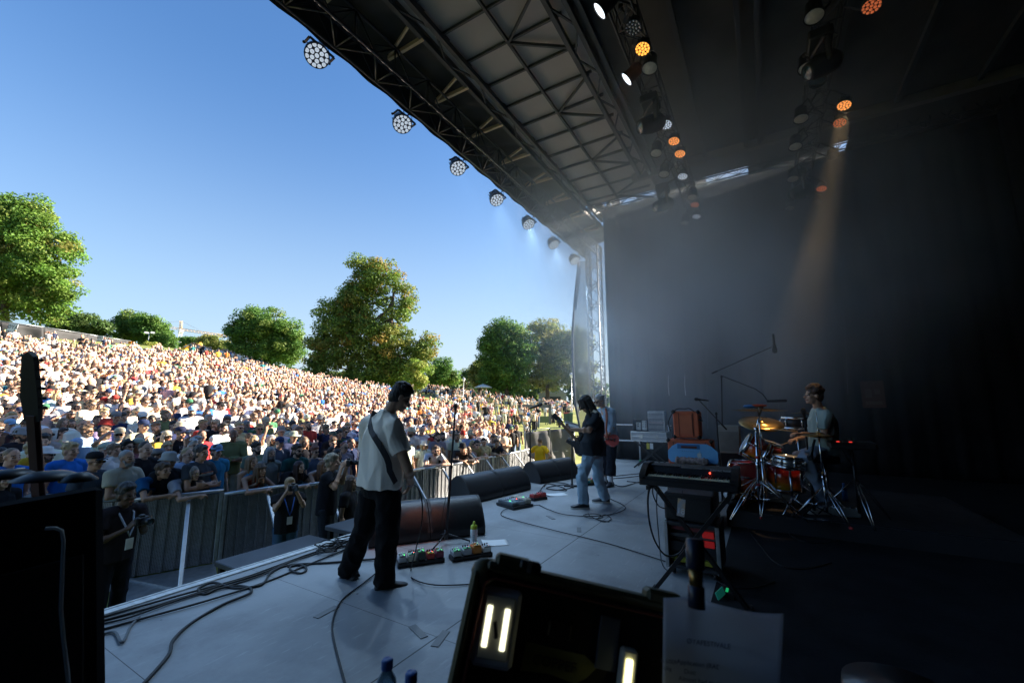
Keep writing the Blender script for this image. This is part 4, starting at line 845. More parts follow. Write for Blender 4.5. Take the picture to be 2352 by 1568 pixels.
wire('floor_cable', 'black cable farthest in of those along the stage edge', fl([(225, 1450), (340, 1420), (480, 1382), (610, 1338), (700, 1302), (800, 1262)]), .009, group=gE)
wire('floor_cable', 'long black cable looping from the lower left up behind the guitarist', fl([(318, 1585), (385, 1510), (398, 1474), (440, 1432), (510, 1392), (570, 1368), (575, 1353), (545, 1348), (500, 1356), (470, 1366), (455, 1355), (490, 1342), (540, 1352), (600, 1345), (622, 1318), (665, 1299), (760, 1294), (870, 1286)]), .011)
wire('floor_cable', 'coil of black cable left of the guitarist\'s raised shoe', fl([(690, 1299), (668, 1303), (668, 1313), (690, 1318), (704, 1310), (690, 1300), (660, 1303)]), .010)
wire('floor_cable', 'short grey cable end at the lower left of the deck', fl([(225, 1462), (262, 1455), (280, 1480), (300, 1440), (320, 1420)]), .009, m=mat('grey cable', (.12, .13, .14), .6))
wire('floor_cable', 'thin black cable curving past the man in the white T-shirt to the bottom', fl([(796, 1585), (768, 1480), (764, 1430), (785, 1380), (830, 1345), (868, 1316)]), .007)
gj = Vector(D(940, 1108, 4.08)); wire('guitar_cable', 'black cable hanging from the guitar of the man in the white T-shirt', [gj, D(960, 1120, 4.0), D(970, 1160, 3.95), D(966, 1215, 3.9)]+fl([(944, 1310), (950, 1332), (1000, 1347), (1085, 1343)]), .006)
wire('floor_cable', 'thin black cable crossing the middle of the deck', fl([(1240, 1160), (1195, 1165), (1160, 1172), (1152, 1184), (1190, 1198), (1280, 1222), (1400, 1250), (1530, 1292)]), .0055)
wire('floor_cable', 'black cable running under the bass player\'s front shoe', fl([(1238, 1160), (1262, 1172), (1300, 1184), (1360, 1186), (1410, 1181), (1436, 1170), (1428, 1158), (1395, 1142), (1392, 1125)]), .006)
wire('floor_cable', 'tangle of thin cable loops behind the bass player\'s front shoe', fl([(1352, 1180), (1340, 1186), (1365, 1193), (1385, 1188), (1372, 1182), (1352, 1184), (1385, 1199), (1404, 1193), (1390, 1184), (1372, 1193), (1400, 1200)]), .0055)
for i, pts in enumerate(([(1250, 1118), (1262, 1108), (1300, 1112), (1312, 1120), (1280, 1126), (1255, 1122), (1290, 1114), (1330, 1116)], [(1240, 1128), (1256, 1112), (1290, 1120), (1300, 1127), (1262, 1124)], [(1400, 1100), (1440, 1097), (1480, 1093), (1520, 1090)], [(1408, 1094), (1450, 1090), (1500, 1086)], [(1405, 1110), (1430, 1118), (1470, 1108), (1500, 1112), (1440, 1106)])):
    wire('floor_cable', ['coiled black cables under the far monitors', 'second heap of black cable in front of the far monitors', 'straight black cable behind the grey haired guitarist', 'black cable parallel to the rail near the mixer stand', 'looped thin cable on the floor before the mixer stand'][i], fl(pts), .009)
b = MB(); rr = random.Random(3); o = P(765, 1262)
for k in range(9):
    c = o+Vector((rr.uniform(-.12, .12), rr.uniform(-.1, .1), .02+.01*k)); b.tube([c+Vector((math.cos(a)*rr.uniform(.08, .14), math.sin(a)*rr.uniform(.07, .12), rr.uniform(-.01, .01))) for a in np.linspace(0, 6.28, 14, endpoint=False)], .007, 6, closed=True)
tag(b.build('cable_heap', rubber), 'heap of coiled black cables and plugs at the stage edge behind the guitarist', 'cables')
# ============================================================ helpers for boxes facing the camera side (front face at X)
def fbox(b, x0, yt, yb, x1, X, dx, mi=0, bv=.01):
    zt = PXc(x0, yt, X).z; zb = PXc(x0, yb, X).z; ya = PXc(x0, (yt+yb)/2, X).y; yc = PXc(x1, (yt+yb)/2, X).y
    b.box((X+dx/2, (ya+yc)/2, (zt+zb)/2), (dx, ya-yc, zt-zb), mi=mi, b=bv); return (ya, yc, zt, zb)
# ---- mixer stand at the far side
XT = 11.1; q = PXc(1490, 1012, XT); mt = thing('keyboard_stand', 'black crossed leg stand under the white flight case at the far side', 'stand', (XT, q.y, 0)); zc = q.z
for s in (-1, 1):
    for dx in (.08, .48):
        b = MB(); b.bar((dx, s*.42, .02), (dx, -s*.36, zc-.03), .035, .035); b.build('leg', blackm, mt)
b = MB(); [b.bar((.03, s*.38, zc-.02), (.55, s*.38, zc-.02), .03, .03) for s in (-1, 1)]; b.build('support_arm', blackm, mt)
fc = thing('flight_case', 'white edged flight case lying open on the crossed stand', 'flight case', (XT, q.y, zc)); b = MB(); ya, yc, zt, zb = fbox(b, 1449, 990, 1012, 1531, XT, .56); b.build('case', mat('case laminate', (.42, .43, .45), .5), fc, world=True)
b = MB()
for z in (zt-.012, zb+.012, (zt+zb)/2): b.box((XT-.006, (ya+yc)/2, z), (.012, ya-yc, .022), b=.003)
for y in (ya-.01, yc+.01): b.box((XT-.006, y, (zt+zb)/2), (.014, .022, zt-zb), b=.003)
b.build('edge_profile', alu, fc, world=True)
for f in (.3, .72): b = MB(); b.box((XT-.014, ya+(yc-ya)*f, (zt+zb)/2), (.012, .09, .10), b=.004); b.build('latch', steel, fc, world=True)
mx = thing('mixing_desk', 'upright grey mixing desk with rows of knobs on the white flight case', 'mixer', (XT, 0, zt)); b = MB(); a1, a2, b1_, b2_ = fbox(b, 1488, 944, 990, 1527, XT+.05, .22); b.build('chassis', mat('mixer grey', (.55, .56, .58), .45), mx, world=True)
b = MB(); cols_ = [blackp, mat('red knob', (.5, .06, .04), .4), white, mat('mixer blue strip', (.12, .16, .25), .5)]
for r in range(15):
    for c in range(16): b.cyl((XT+.05, a1-.03-(a1-a2-.06)*c/15, b1_-.03-(b1_-b2_-.06)*r/14), (XT+.03, a1-.03-(a1-a2-.06)*c/15, b1_-.03-(b1_-b2_-.06)*r/14), .007, 6, mi=1 if r == 8 else (2 if c == 15 else 0))
b.build('knobs', cols_, mx, world=True); b = MB()
for r in range(4): b.box((XT+.046, (a1+a2)/2, b1_-.08-(b1_-b2_)*r/4), (.006, a1-a2-.04, .012))
b.build('label_strips', cols_[3], mx, world=True)
ob = thing('effects_box', 'open dark box holding two white effect units on the flight case', 'box', (XT, 0, zt)); b = MB(); a1, a2, b1_, b2_ = fbox(b, 1453, 961, 990, 1488, XT+.02, .02, bv=0); b.v = []; b.f = []; b.m = []; b.s = []
cy_, cz_ = (a1+a2)/2, (b1_+b2_)/2
for c, s in (((XT+.24, cy_, cz_), (.02, a1-a2, b1_-b2_)), ((XT+.13, a1-.01, cz_), (.22, .02, b1_-b2_)), ((XT+.13, a2+.01, cz_), (.22, .02, b1_-b2_)), ((XT+.13, cy_, b1_-.01), (.22, a1-a2-.04, .02)), ((XT+.13, cy_, b2_+.01), (.22, a1-a2-.04, .02))): b.box(c, s)
b.build('box_shell', mat('dark case lining', (.06, .055, .06), .7), ob, world=True)
for f, hgt in ((.30, .20), (.70, .25)):
    b = MB(); c = (XT+.16, a1+(a2-a1)*f, b2_+.03+hgt/2); b.box(c, (.06, .12, hgt), b=.01); u = b.build('effect_unit', white, ob, world=True)
    for k in range(2 if f < .5 else 6): b = MB(); yy = c[1]+(.03 if k % 2 else -.03)*(0 if f < .5 else 1); zz = c[2]+hgt*.3-.055*(k//(1 if f < .5 else 2)); b.cyl((c[0]-.03, yy, zz), (c[0]-.05, yy, zz), .016 if f < .5 else .011, 10); kn = b.build('knob', blackp); kn.parent = u; kn.data.transform(Matrix.Translation(-ob.location))
for i, (px, cl) in enumerate(((1488, (.6, .5, .05)), (1496, (.75, .75, .74)))):
    p = PXc(px, 1013, XT-.02); b = MB(); b.tube([p+Vector((0, 0, .02)), p+Vector((0, .01, -.05))], .003, 5); b.box(p+Vector((0, 0, -.12)), (.004, .075, .14)); tag(b.build('luggage_tag', mat('tag %d' % i, cl, .6)), ['yellow tag hanging from the white flight case', 'white tag hanging from the white flight case'][i], 'tag', 'tags on the flight case')
# ---- orange amplifiers
tolex = mat('orange tolex', (.62, .13, .05), .62, var=.1, scale=12, bump=.3, bscale=200); XA = 6.75
def cab(label, x0, yt, yb, x1, X, dx):
    t = thing('amplifier', label, 'amplifier', (X, PXc(x0, yb, X).y, PXc(x0, yb, X).z), 0, 'orange amplifiers'); b = MB(); a1, a2, z1, z2 = fbox(b, x0, yt, yb, x1, X, dx, bv=.018); b.build('cabinet', tolex, t, world=True)
    b = MB(); w = .045
    b.box((X-.004, (a1+a2)/2, (z1+z2)/2), (.006, a1-a2-.19, z1-z2-.12), b=.004); b.build('back_panel', mat('orange panel', (.60, .14, .055), .55, var=.08), t, world=True)
    for y in (a1-.01, a2+.01):
        for z in (z1-.01, z2+.01): b = MB(); b.box((X+.012, y, z), (.06, .06, .06), b=.022); b.build('corner_guard', blackp, t, world=True)
    b = MB(); b.box((X-.006, a1-.085, (z1+z2)/2), (.004, .006, z1-z2-.05)); b.box((X-.006, a2+.085, (z1+z2)/2), (.004, .006, z1-z2-.05)); b.build('seam', blackp, t, world=True)
    b = MB(); b.tube([(X+dx/2, a2-.002, z1-.12), (X+dx/2-.05, a2-.03, z1-.14), (X+dx/2-.1, a2-.03, z1-.14), (X+dx/2-.15, a2-.002, z1-.12)], .012, 6); b.build('handle', blackp, t, world=True); return (a1, a2, z1, z2)
zb_ = P(1537, 1160).z; A1 = cab('large orange amplifier cabinet standing behind the blue case', 1537, 1009, PXc(1537, 1009, XA).z and 1009+(1.56-0)*0+157, 1640, XA, .38)
A2 = cab('small orange amplifier on top of the large orange cabinet', 1546, 944, 1004, 1606, XA+.03, .32)
wire('patch_cable', 'black cable looped over the small orange amplifier', [(XA+.1, A2[1]-.03, A2[2]-.1), (XA+.02, A2[1]+.1, A2[2]+.03), (XA+.02, (A2[0]+A2[1])/2, A2[2]+.035), (XA+.0, A2[0]-.05, A2[2]+.02), (XA-.03, A2[0]+.05, A2[2]-.15), (XA-.04, A2[0]+.03, A2[2]-.3)], .007)
# ---- blue plastic case with handle, leaning on the cabinet
bluem = mat('light blue plastic', (.17, .45, .76), .38, var=.05); q0 = PXc(1535, 1030, XA-.16); q1 = PXc(1650, 1040, XA-.16); Wb = (q0.y-q1.y); zb0 = PXc(1590, 1063, XA-.16).z
bc = thing('keyboard_case', 'light blue plastic case with slot handle and pale apple emblem', 'case', (XA-.16, (q0.y+q1.y)/2, zb0)); Rb = Matrix(((0, .16, -.987), (-1, 0, 0), (0, .987, .16)))
Hb = .265; w = Wb/2; out = [(-w+.04, 0), (w-.02, 0), (w, .03), (w, Hb*.62), (w-.08, Hb-.03), (w-.14, Hb), (-w+.13, Hb), (-w+.06, Hb-.04), (-w, Hb*.6), (-w, .05)]
b = MB(); b.prism(out, .10, R=Rb); b.prism([(x*.985, .004+z*.97) for x, z in out], .112, R=Rb); b.build('shell', bluem, bc)
b = MB(); b.prism([(-.20, Hb-.075), (.10, Hb-.075), (.10, Hb-.012), (-.20, Hb-.012)], .006, Rb@Vector((0, 0, .057)), Rb); b.build('recess', mat('blue recess', (.03, .17, .4), .5), bc)
b = MB(); b.prism([(-.15, Hb-.066), (.06, Hb-.066), (.06, Hb-.036), (-.15, Hb-.036)], .006, Rb@Vector((0, 0, .061)), Rb); b.build('handle_slot', mat('slot shade', (.12, .04, .03), .8), bc)
ap = [(0, .036), (.012, .042), (.026, .038), (.033, .028), (.024, .018), (.024, .004), (.034, -.008), (.027, -.026), (.016, -.038), (.006, -.035), (-.004, -.035), (-.014, -.038), (-.028, -.024), (-.034, -.002), (-.032, .02), (-.022, .036), (-.01, .041)]
b = MB(); b.prism([(.09+x*.85, .105+y*.85) for x, y in ap], .003, Rb@Vector((0, 0, .059)), Rb); b.prism([(.09+x, .105+y) for x, y in ((.0, .042), (.003, .055), (.016, .064), (.014, .05))], .003, Rb@Vector((0, 0, .059)), Rb); b.build('emblem', mat('pale emblem', (.62, .64, .6), .5), bc)
for k in range(6): b = MB(); b.ell(Rb@Vector((-.13+.028*k, Hb-.11, .057)), .004); b.build('vent_hole', blackp, bc)
for (x, z) in ((-.26, Hb-.06), (w-.12, Hb-.06), (-.26, .03), (w-.12, .03)): b = MB(); b.ell(Rb@Vector((x, z, .057)), (.008, .008, .008)); b.build('screw', bluem, bc)
# black amplifier box carrying it, and furry roll
bk = thing('road_case', 'black road case standing before the large orange cabinet', 'case', (XA-.42, (q0.y+q1.y)/2, 0)); b = MB(); b.box((.13, 0, (zb0-.02)/2), (.55, Wb*.86, zb0-.02), b=.015); b.build('case', blackp, bk)
for s in (-1, 1): b = MB(); b.bar((-.15, s*Wb*.43, .02), (-.15, s*Wb*.43, zb0-.03), .025, .025); b.build('edge_profile', steel, bk)
fur = mat('mottled fur', (.10, .085, .075), .95, col2=(.5, .38, .36), scale=16, bump=1., bscale=60, detail=2); b = MB(); p0 = PXc(1552, 1062, XA-.32); p1_ = PXc(1628, 1067, XA-.32)
p0.z = p1_.z = zb0+.045; b.tube([p0.lerp(p1_, i/24) for i in range(25)], [.03]+[.05+.006*math.sin(i*2.3)+.004*math.cos(i*5) for i in range(23)]+[.03], 14); tag(b.build('fabric_roll', fur), 'mottled furry roll lying under the blue case', 'roll')
# ---- keyboard on crossed legs
XK = 3.66; ka = PXc(1468, 1095, XK); kb = PXc(1697, 1122, XK); KL = ka.y-kb.y; kz = PXc(1580, 1118, XK).z
kbd = thing('keyboard', 'black electric piano with yellowed keys on a crossed stand', 'keyboard', (XK, (ka.y+kb.y)/2, kz)); b = MB()
b.box((.17, 0, .012), (.36, KL, .05), b=.01); b.box((.012, 0, .03), (.024, KL-.05, .055), b=.006)
b.build('chassis', blackp, kbd)
b = MB(); b.prism([(.14, .035), (.17, .12), (.33, .135), (.345, .03)], KL-.1, R=Matrix(((1, 0, 0), (0, 0, -1), (0, 1, 0)))); pn = b.build('control_panel', mat('panel black', (.016, .016, .02), .35), kbd)
b = MB(); b.box((.2, .22, .128), (.05, .3, .008)); b.build('panel_groove', mat('panel grey', (.05, .05, .06), .4), pn); b = MB(); b.ell((.150, -.16, .098), .007); b.build('power_light', led('red power light', (1, .06, .03), 1), pn)
text('lettering', 'ELECTRIC PIANO', .02, mat('white print', (.6, .6, .6), .5), pn, (.166, -.24, .118), Matrix(((0, .45, -.89), (-1, 0, 0), (0, .89, .45))))
for s in (-1, 1):
    b = MB(); b.prism([(0, -.015), (0, .07), (.06, .105), (.15, .145), (.35, .145), (.36, -.01)], .05, (0, s*(KL/2-.025), 0), Matrix(((1, 0, 0), (0, 0, -1), (0, 1, 0)))); b.build('end_cheek', blackp, kbd)
nk = 33; kw = (KL-.12)/nk; b = MB(); iv = mat('yellowed ivory', (.82, .74, .52), .35, var=.2, scale=3)
for i in range(nk): b.box((.085, KL/2-.06-kw*(i+.5), .052), (.115, kw*.93, .028), b=.002)
b.build('white_keys', iv, kbd); b = MB()
for i in range(nk-1):
    if i % 7 in (0, 1, 3, 4, 5): b.box((.105, KL/2-.06-kw*(i+1), .073), (.072, kw*.55, .018), b=.003)
b.build('black_keys', blackp, kbd)
b = MB()
for i in (17, 22): b.box((.085, KL/2-.06-kw*(i+.5), .0675), (.11, kw*.5, .003))
b.build('marker_tape', mat('red tape', (.5, .05, .03), .5), kbd)
ks = thing('keyboard_stand', 'black crossed leg stand under the electric piano', 'stand', (XK, kbd.location.y, 0)); zk = kz-.02
for (x, s) in ((.10, 1), (.24, -1)):
    b = MB(); b.bar((x, s*.36, .02), (x, -s*.30, zk-.03), .05, .03); l = b.build('leg', blackm, ks)
    b = MB(); b.bar((.02, s*.36, .018), (.36, s*.36, .018), .03, .03, b=.006); b.build('foot_bar', blackm, l)
b = MB(); [b.bar((.0, s*.3, zk-.015), (.36, s*.3, zk-.015), .03, .03) for s in (-1, 1)]; b.build('support_arm', blackm, ks)
b = MB(); b.cyl((.06, .02, zk*.48), (.28, .02, zk*.48), .03, 12); b.build('pivot', steel, ks)
# 18 tag, cables under the keyboard
p = PXc(1566, 1146, XK+.03); tg = thing('number_tag', 'worn orange tag with white number 18 hanging under the keyboard', 'tag', p); b = MB(); Rt = Matrix(((0, 0, -1), (-1, 0, 0), (0, 1, 0)))@Matrix.Rotation(-.13, 3, 'Z')
b.box(Rt@Vector((0, -.065, 0)), (.058, .135, .004), Rt, b=.002); b.build('card', mat('tag card', (.85, .52, .20), .5, col2=(.4, .45, .55), scale=14), tg)
text('numeral', '18', .062, mat('white numeral', (.8, .8, .8), .5), tg, Rt@Vector((0, -.092, .0035)), Rt); b = MB(); b.tube([Rt@Vector((0, -.004, 0)), Rt@Vector((.002, .03, 0)), Rt@Vector((0, .07, 0))], .002, 5); b.build('string', blackp, tg)
for i, pts in enumerate(([(1492, 1117), (1488, 1150), (1492, 1200), (1506, 1245), (1530, 1275), (1560, 1270), (1578, 1240)], [(1500, 1115), (1500, 1135), (1512, 1160), (1530, 1168)], [(1510, 1122), (1508, 1160), (1512, 1220), (1520, 1290), (1535, 1312)])):
    wire('patch_cable', ['thick black cable looping down from the keyboard front', 'short black cable from the keyboard to the case behind', 'thin grey cable dropping straight from the keyboard'][i], [D(x, y, depth((XK, ka.y-.1, kz))+(.03 if y < 1130 else .25*(y-1120)/150)) for x, y in pts], .008 if i < 1 else .005, m=rubber if i < 2 else mat('grey cable', (.12, .13, .14), .6))
# ---- rack under and behind the keyboard
XRk = 4.42; q = P(1530, 1318); rk = thing('rack_case', 'black equipment rack with red modules behind the crossed keyboard stand', 'rack', (XRk, PXc(1530, 1250, XRk).y, 0)); b = MB(); a1, a2, z1, z2 = fbox(b, 1528, 1196, 1318, 1654, XRk, .5, bv=.012); b.v = []; b.f = []; b.m = []; b.s = []
z2 = .06; cyy = (a1+a2)/2
b.box((XRk+.3, cyy, (z1+z2)/2), (.4, a1-a2-.05, z1-z2-.04)); b.build('shell', blackp, rk, world=True)
for y in (a1-.015, a2+.015): b = MB(); b.box((XRk+.25, y, (z1+z2)/2), (.5, .03, z1-z2), b=.006); b.build('side_panel', mat('rack side', (.03, .03, .034), .5), rk, world=True); b = MB(); b.box((XRk-.004, y, (z1+z2)/2), (.02, .035, z1-z2), b=.004); b.build('edge_profile', steel, rk, world=True)
for z in (z1-.015, z2+.015): b = MB(); b.box((XRk+.25, cyy, z), (.5, a1-a2-.06, .03), b=.005); b.build('lid', mat('rack side', (.03, .03, .034), .5), rk, world=True)
for (fz, hh, fy, wy, mm, nm) in ((.86, .10, .5, .8, mat('rack red', (.2, .03, .04), .5), 'red_unit'), (.70, .08, .5, .84, mat('rack grey', (.07, .075, .08), .45), 'grey_unit'), (.15, .10, .5, .84, mat('rack yellow', (.38, .36, .03), .6), 'yellow_panel'), (.45, .22, .5, .84, mat('panel black', (.016, .016, .02), .35), 'black_unit')):
    b = MB(); b.box((XRk+.09, cyy, z2+(z1-z2)*fz), (.06, (a1-a2)*wy, (z1-z2)*hh), b=.004); b.build(nm, mm, rk, world=True)
for fz in (.78, .58): b = MB(); b.box((XRk+.055, a2+.1, z2+(z1-z2)*fz), (.012, .10, .06), b=.01); b.build('red_display', led('red display', (.5, .02, .02), .04), rk, world=True)
for (x, y) in ((.06, a1-.06), (.06, a2+.06), (.44, a1-.06), (.44, a2+.06)): b = MB(); b.cyl((XRk+x, y-.015, .03), (XRk+x, y+.015, .03), .03, 12); b.build('caster', rubber, rk, world=True)
ah = thing('guitar_amplifier', 'black amplifier top resting on the equipment rack', 'amplifier', (XRk, cyy, z1)); zt = PXc(1600, 1140, XRk).z; b = MB(); b.box((XRk+.25, cyy+.02, (z1+zt)/2+.004), (.40, (a1-a2)*.92, zt-z1), b=.015); b.build('cabinet', blackp, ah, world=True)
b = MB(); b.box((XRk+.046, cyy+.02, (z1+zt)/2), (.01, (a1-a2)*.84, (zt-z1)*.7), b=.003); b.build('front_grille', grille, ah, world=True)
# small things on the dark floor: green and red lit boxes, cables
gb = thing('floor_box', 'small black box with glowing green display on the dark floor', 'box', P(1672, 1368)); b = MB(); b.box((0, 0, .03), (.16, .12, .05), b=.006); b.build('case', blackp, gb); b = MB(); b.box((-.03, 0, .058), (.08, .02, .004)); b.build('display', led('green display', (.02, .6, .2), .1), gb); b = MB(); b.prism([(-.05, 0), (.03, .0), (.05, .05), (-.03, .05)], .02, (-.11, .03, .03), basis((-1, -.6, .5))); b.build('green_clip', mat('green clip', (.02, .3, .22), .5, emis=.02), gb)
for i, (px, py) in enumerate(((1790, 1300), (1660, 1345), (1830, 1240))):
    wire('floor_cable', ['thin dark cable trailing from the riser over the dark floor', 'dark cable beside the green lit box', 'dark cable hanging off the riser edge'][i], fl([(px-90, py-110), (px-40, py-40), (px, py), (px+60, py+8), (px+120, py-6)]), .007)
# ============================================================ riser and drums
rl = P(1672, 1172, .2); XRs = rl.x
b = MB(); b.box((XRs+1.35, -.85, .1), (2.7, 2.8, .2), b=.006); rs = tag(b.build('drum_riser', mat('riser side', (.03, .03, .033), .7)), 'low black carpeted platform under the drum kit', 'platform')
b = MB(); b.box((XRs+1.36, -.85, .2035), (2.62, 2.72, .008)); b.build('carpet', mat('riser carpet', (.022, .02, .022), .98, var=.4, scale=6, bump=.6, bscale=120), rs)
ZD = .208
def shell_mat(): 
    m = mat('amber drum shell', (.8, .4, .03), .18, coat=.8, trans=.12, var=.05); n = m.node_tree.nodes; L = m.node_tree.links; b = n['Principled BSDF']
    tc = n.new('ShaderNodeTexCoord'); sp = n.new('ShaderNodeSeparateXYZ'); L.new(tc.outputs['Generated'], sp.inputs[0]); r = n.new('ShaderNodeValToRGB'); e = r.color_ramp.elements
    e[0].position = 0; e[0].color = (.85, .55, .02, 1); e[1].position = .30; e[1].color = (.9, .3, .02, 1)
    for p, c in ((.36, (.85, .16, .02, 1)), (.62, (.7, .05, .02, 1)), (.68, (.45, .02, .02, 1))): x = e.new(p); x.color = c
    L.new(sp.outputs[2], r.inputs[0]); L.new(r.outputs[0], b.inputs['Base Color']); return m
amber = shell_mat(); skin_w = mat('drum head', (.6, .6, .58), .45, var=.06); bronze = mat('bronze cymbal', (.55, .36, .14), .28, 1, var=.15, scale=3); darkbr = mat('dark cymbal', (.25, .2, .15), .3, .9)
def drum(name, label, cat, c, ax, r, dp, sh, n_lug=8, head_m=skin_w, hoop=chrome):
    ax = Vector(ax).normalized(); R = basis(ax); t = thing(name, label, cat, c, 0, 'drum kit'); b = MB(); b.lathe([(r, -dp/2), (r, dp/2)], 32, R=R); o = b.build('shell', sh, t); s = o.modifiers.new('t', 'SOLIDIFY'); s.thickness = .008
    for k in (-1, 1):
        b = MB(); b.lathe([(r+.002, k*(dp/2-.03)), (r+.016, k*(dp/2-.03)), (r+.016, k*(dp/2+.008)), (r+.004, k*(dp/2+.010)), (r-.004, k*(dp/2+.004))], 32, R=R); b.build('hoop', hoop, t)
        b = MB(); b.lathe([(r-.002, k*dp/2), (0, k*(dp/2+.002))], 32, R=R); b.build('drum_head', head_m, t)
    for j in range(n_lug):
        a = j*2*math.pi/n_lug+.3; e = R@Vector((math.cos(a)*(r+.014), math.sin(a)*(r+.014), 0)); b = MB(); b.caps(e-ax*dp*.18, e+ax*dp*.18, .013, None, 8); b.cyl(e-ax*(dp/2-.01), e+ax*(dp/2-.01), .0035, 6); b.build('lug', chrome, t)
    return t
def cymbal(name, label, c, r, m, base, tilt=(0, 0, 1), group='cymbals', polem=chrome, legrot=.2, legs=.34):
    c = Vector(c); base = Vector(base); t = thing(name, label, 'cymbal', base, 0, group); R = basis(tilt); b = MB()
    b.lathe([(0, .034), (.02, .033), (.05, .02), (.06, .010), (r*.6, .002), (r, -.010), (r, -.0125), (r*.6, -.001), (.06, .006), (0, .026)], 40, c-base, R); b.build('cymbal', m, t)
    b = MB(); top = c-base; k = Vector((0, 0, base.z*0)); b.cyl((0, 0, .10), top*.5+Vector((0, 0, .05)), .014, 10); b.cyl(top*.5, top+Vector((0, 0, .05)), .009, 10); b.ell(top*.5, (.024, .024, .03)); b.ell(top+Vector((0, 0, .05)), (.02, .02, .014)); b.build('stand', polem, t)
    for j in range(3):
        a = legrot+j*2.094; e = Vector((math.cos(a)*legs, math.sin(a)*legs, .015)); b = MB()
        for s in (-.012, .012): sd = Vector((-math.sin(a)*s, math.cos(a)*s, 0)); b.tube([Vector((0, 0, .42))+sd*.5, e*.55+Vector((0, 0, .19))+sd*2, e+sd*.4], .007, 6)
        b.cyl((0, 0, .16), e*.55+Vector((0, 0, .19)), .006, 6); l = b.build('leg', polem, t); b = MB(); b.caps(e*.97, e*1.04, .016); b.build('rubber_foot', mat('red rubber', (.45, .03, .025), .6) if j == 1 else rubber, l)
    return t
def bz(px, py, z=ZD): return P(px, py, z)
d0 = 5.6; PB = -RT                           # the kit faces image left
kd = Vector((0, 1, 0))
bd = D(1716, 1098, 6.1); bd.z = ZD+.285; drum('bass_drum', 'amber bass drum lying on its side at the front of the kit', 'drum', bd, Vector((.15, 1, 0)), .28, .40, amber, 8)
drum('rack_tom', 'tilted amber and red tom with pale head above the bass drum', 'drum', D(1733, 1030, 5.75), Vector((-.1, .75, .45)), .155, .26, amber, 6)
drum('rack_tom', 'red topped tom leaning towards the drummer beside the tilted tom', 'drum', D(1764, 1033, 5.95), Vector((0, -.35, 1)), .15, .24, amber, 6)
drum('floor_tom', 'amber floor tom standing between snare and bass drum', 'drum', D(1800, 1094, 5.9), Vector((0, -.05, 1)), .20, .36, amber, 8)
drum('snare_drum', 'shiny chrome snare drum in front of the drummer', 'drum', D(1812, 1060, 5.45), Vector((0, -.06, 1)), .178, .14, mat('snare shell', (.6, .6, .58), .2, .85), 8)
drum('side_drum', 'black drum with bright rim standing high behind the snare', 'drum', D(1829, 971, 6.3), Vector((0, 0, 1)), .19, .17, blackp, 6)
for i, (px, py, dd) in enumerate(((1812, 1060, 5.45), (1829, 971, 6.3))):
    c = D(px, py, dd); st = thing('drum_stand', ['chrome stand under the snare drum', 'chrome stand under the high black drum'][i], 'stand', (c.x, c.y, ZD), 0, 'drum stands'); hh = c.z-ZD-.09; b = MB(); b.cyl((0, 0, .1), (0, 0, hh), .013, 10); b.build('pole', chrome, st)
    for k in range(3):
        a = k*2.094+.5; b = MB(); b.tube([(0, 0, .2), (math.cos(a)*.24, math.sin(a)*.24, .012)], .009, 6); b.tube([(0, 0, hh-.02), (math.cos(a)*.15, math.sin(a)*.15, hh), (math.cos(a)*.18, math.sin(a)*.18, hh+.04)], .007, 6); b.build('leg', chrome, st)
c = D(1742, 940, 5.55); cymbal('cymbal', 'large dark cymbal seen edge on, highest over the toms', c, .33, darkbr, (c.x, c.y+.02, ZD), (.05, .0, 1), legrot=.9)
c = D(1748, 971, 5.9); cymbal('cymbal', 'brown cymbal tilted low behind the chrome stand', c, .28, bronze, (c.x+.05, c.y+.05, ZD), (-.35, -.1, 1))
c = D(1880, 998, 5.15); hh_ = cymbal('hi_hat', 'pair of hi-hat cymbals at the drummer\'s hand', c, .185, bronze, (c.x, c.y, ZD), (0, .02, 1), legrot=1.6)
b = MB(); q = c-hh_.location; b.lathe([(0, -.035), (.05, -.03), (.18, -.012), (.18, -.015), (.05, -.036), (0, -.04)], 36, q); b.build('lower_cymbal', bronze, hh_); b = MB(); b.cyl(q, q+Vector((0, 0, .28)), .004, 6); b.build('pull_rod', chrome, hh_)
b = MB(); b.box((-.12, .12, .03), (.09, .28, .02), rz(.4), b=.005); b.build('pedal', chrome, hh_)
c = D(1845, 948, 6.5); cymbal('cymbal', 'small cymbal on a straight pole behind the drummer\'s hand', c, .2, darkbr, (c.x, c.y, ZD), (0, 0, 1))
# extra chrome pole in front of the toms with double braced legs, and its white mallet
p = bz(1745, 1186); t = thing('drum_stand', 'tall chrome boom stand with splayed legs in front of the toms', 'stand', p, 0, 'drum stands'); top = D(1737, 985, depth(p)+.1)-p; b = MB(); b.cyl((0, 0, .05), top, .016, 12); b.cyl(top*.55, top*.62, .026, 12); b.cyl(top*.8, top*.85, .024, 12); b.build('pole', chrome, t)
b = MB(); b.tube([top, top+Vector((.1, -.05, .18)), top+Vector((.22, -.1, .30))], .010, 8); b.ell(top, .03); b.build('boom', chrome, t); b = MB(); b.cyl(top*.66, top*.69, .028, 12); b.cyl(top*.35, top*.37, .024, 12); b.build('red_collar', mat('red rubber', (.45, .03, .025), .6), t)
for k, a in enumerate((2.5, .3, 4.6)):
    e = Vector((math.cos(a)*.5, math.sin(a)*.5, .015)); b = MB()
    for s in (-.016, .016): sd = Vector((-math.sin(a)*s, math.cos(a)*s, 0)); b.tube([Vector((0, 0, .46))+sd*.4, e*.5+Vector((0, 0, .25))+sd*1.6, e+sd*.4], .008, 6)
    b.cyl((0, 0, .2), e*.5+Vector((0, 0, .24)), .006, 6); b.build('leg', chrome, t)
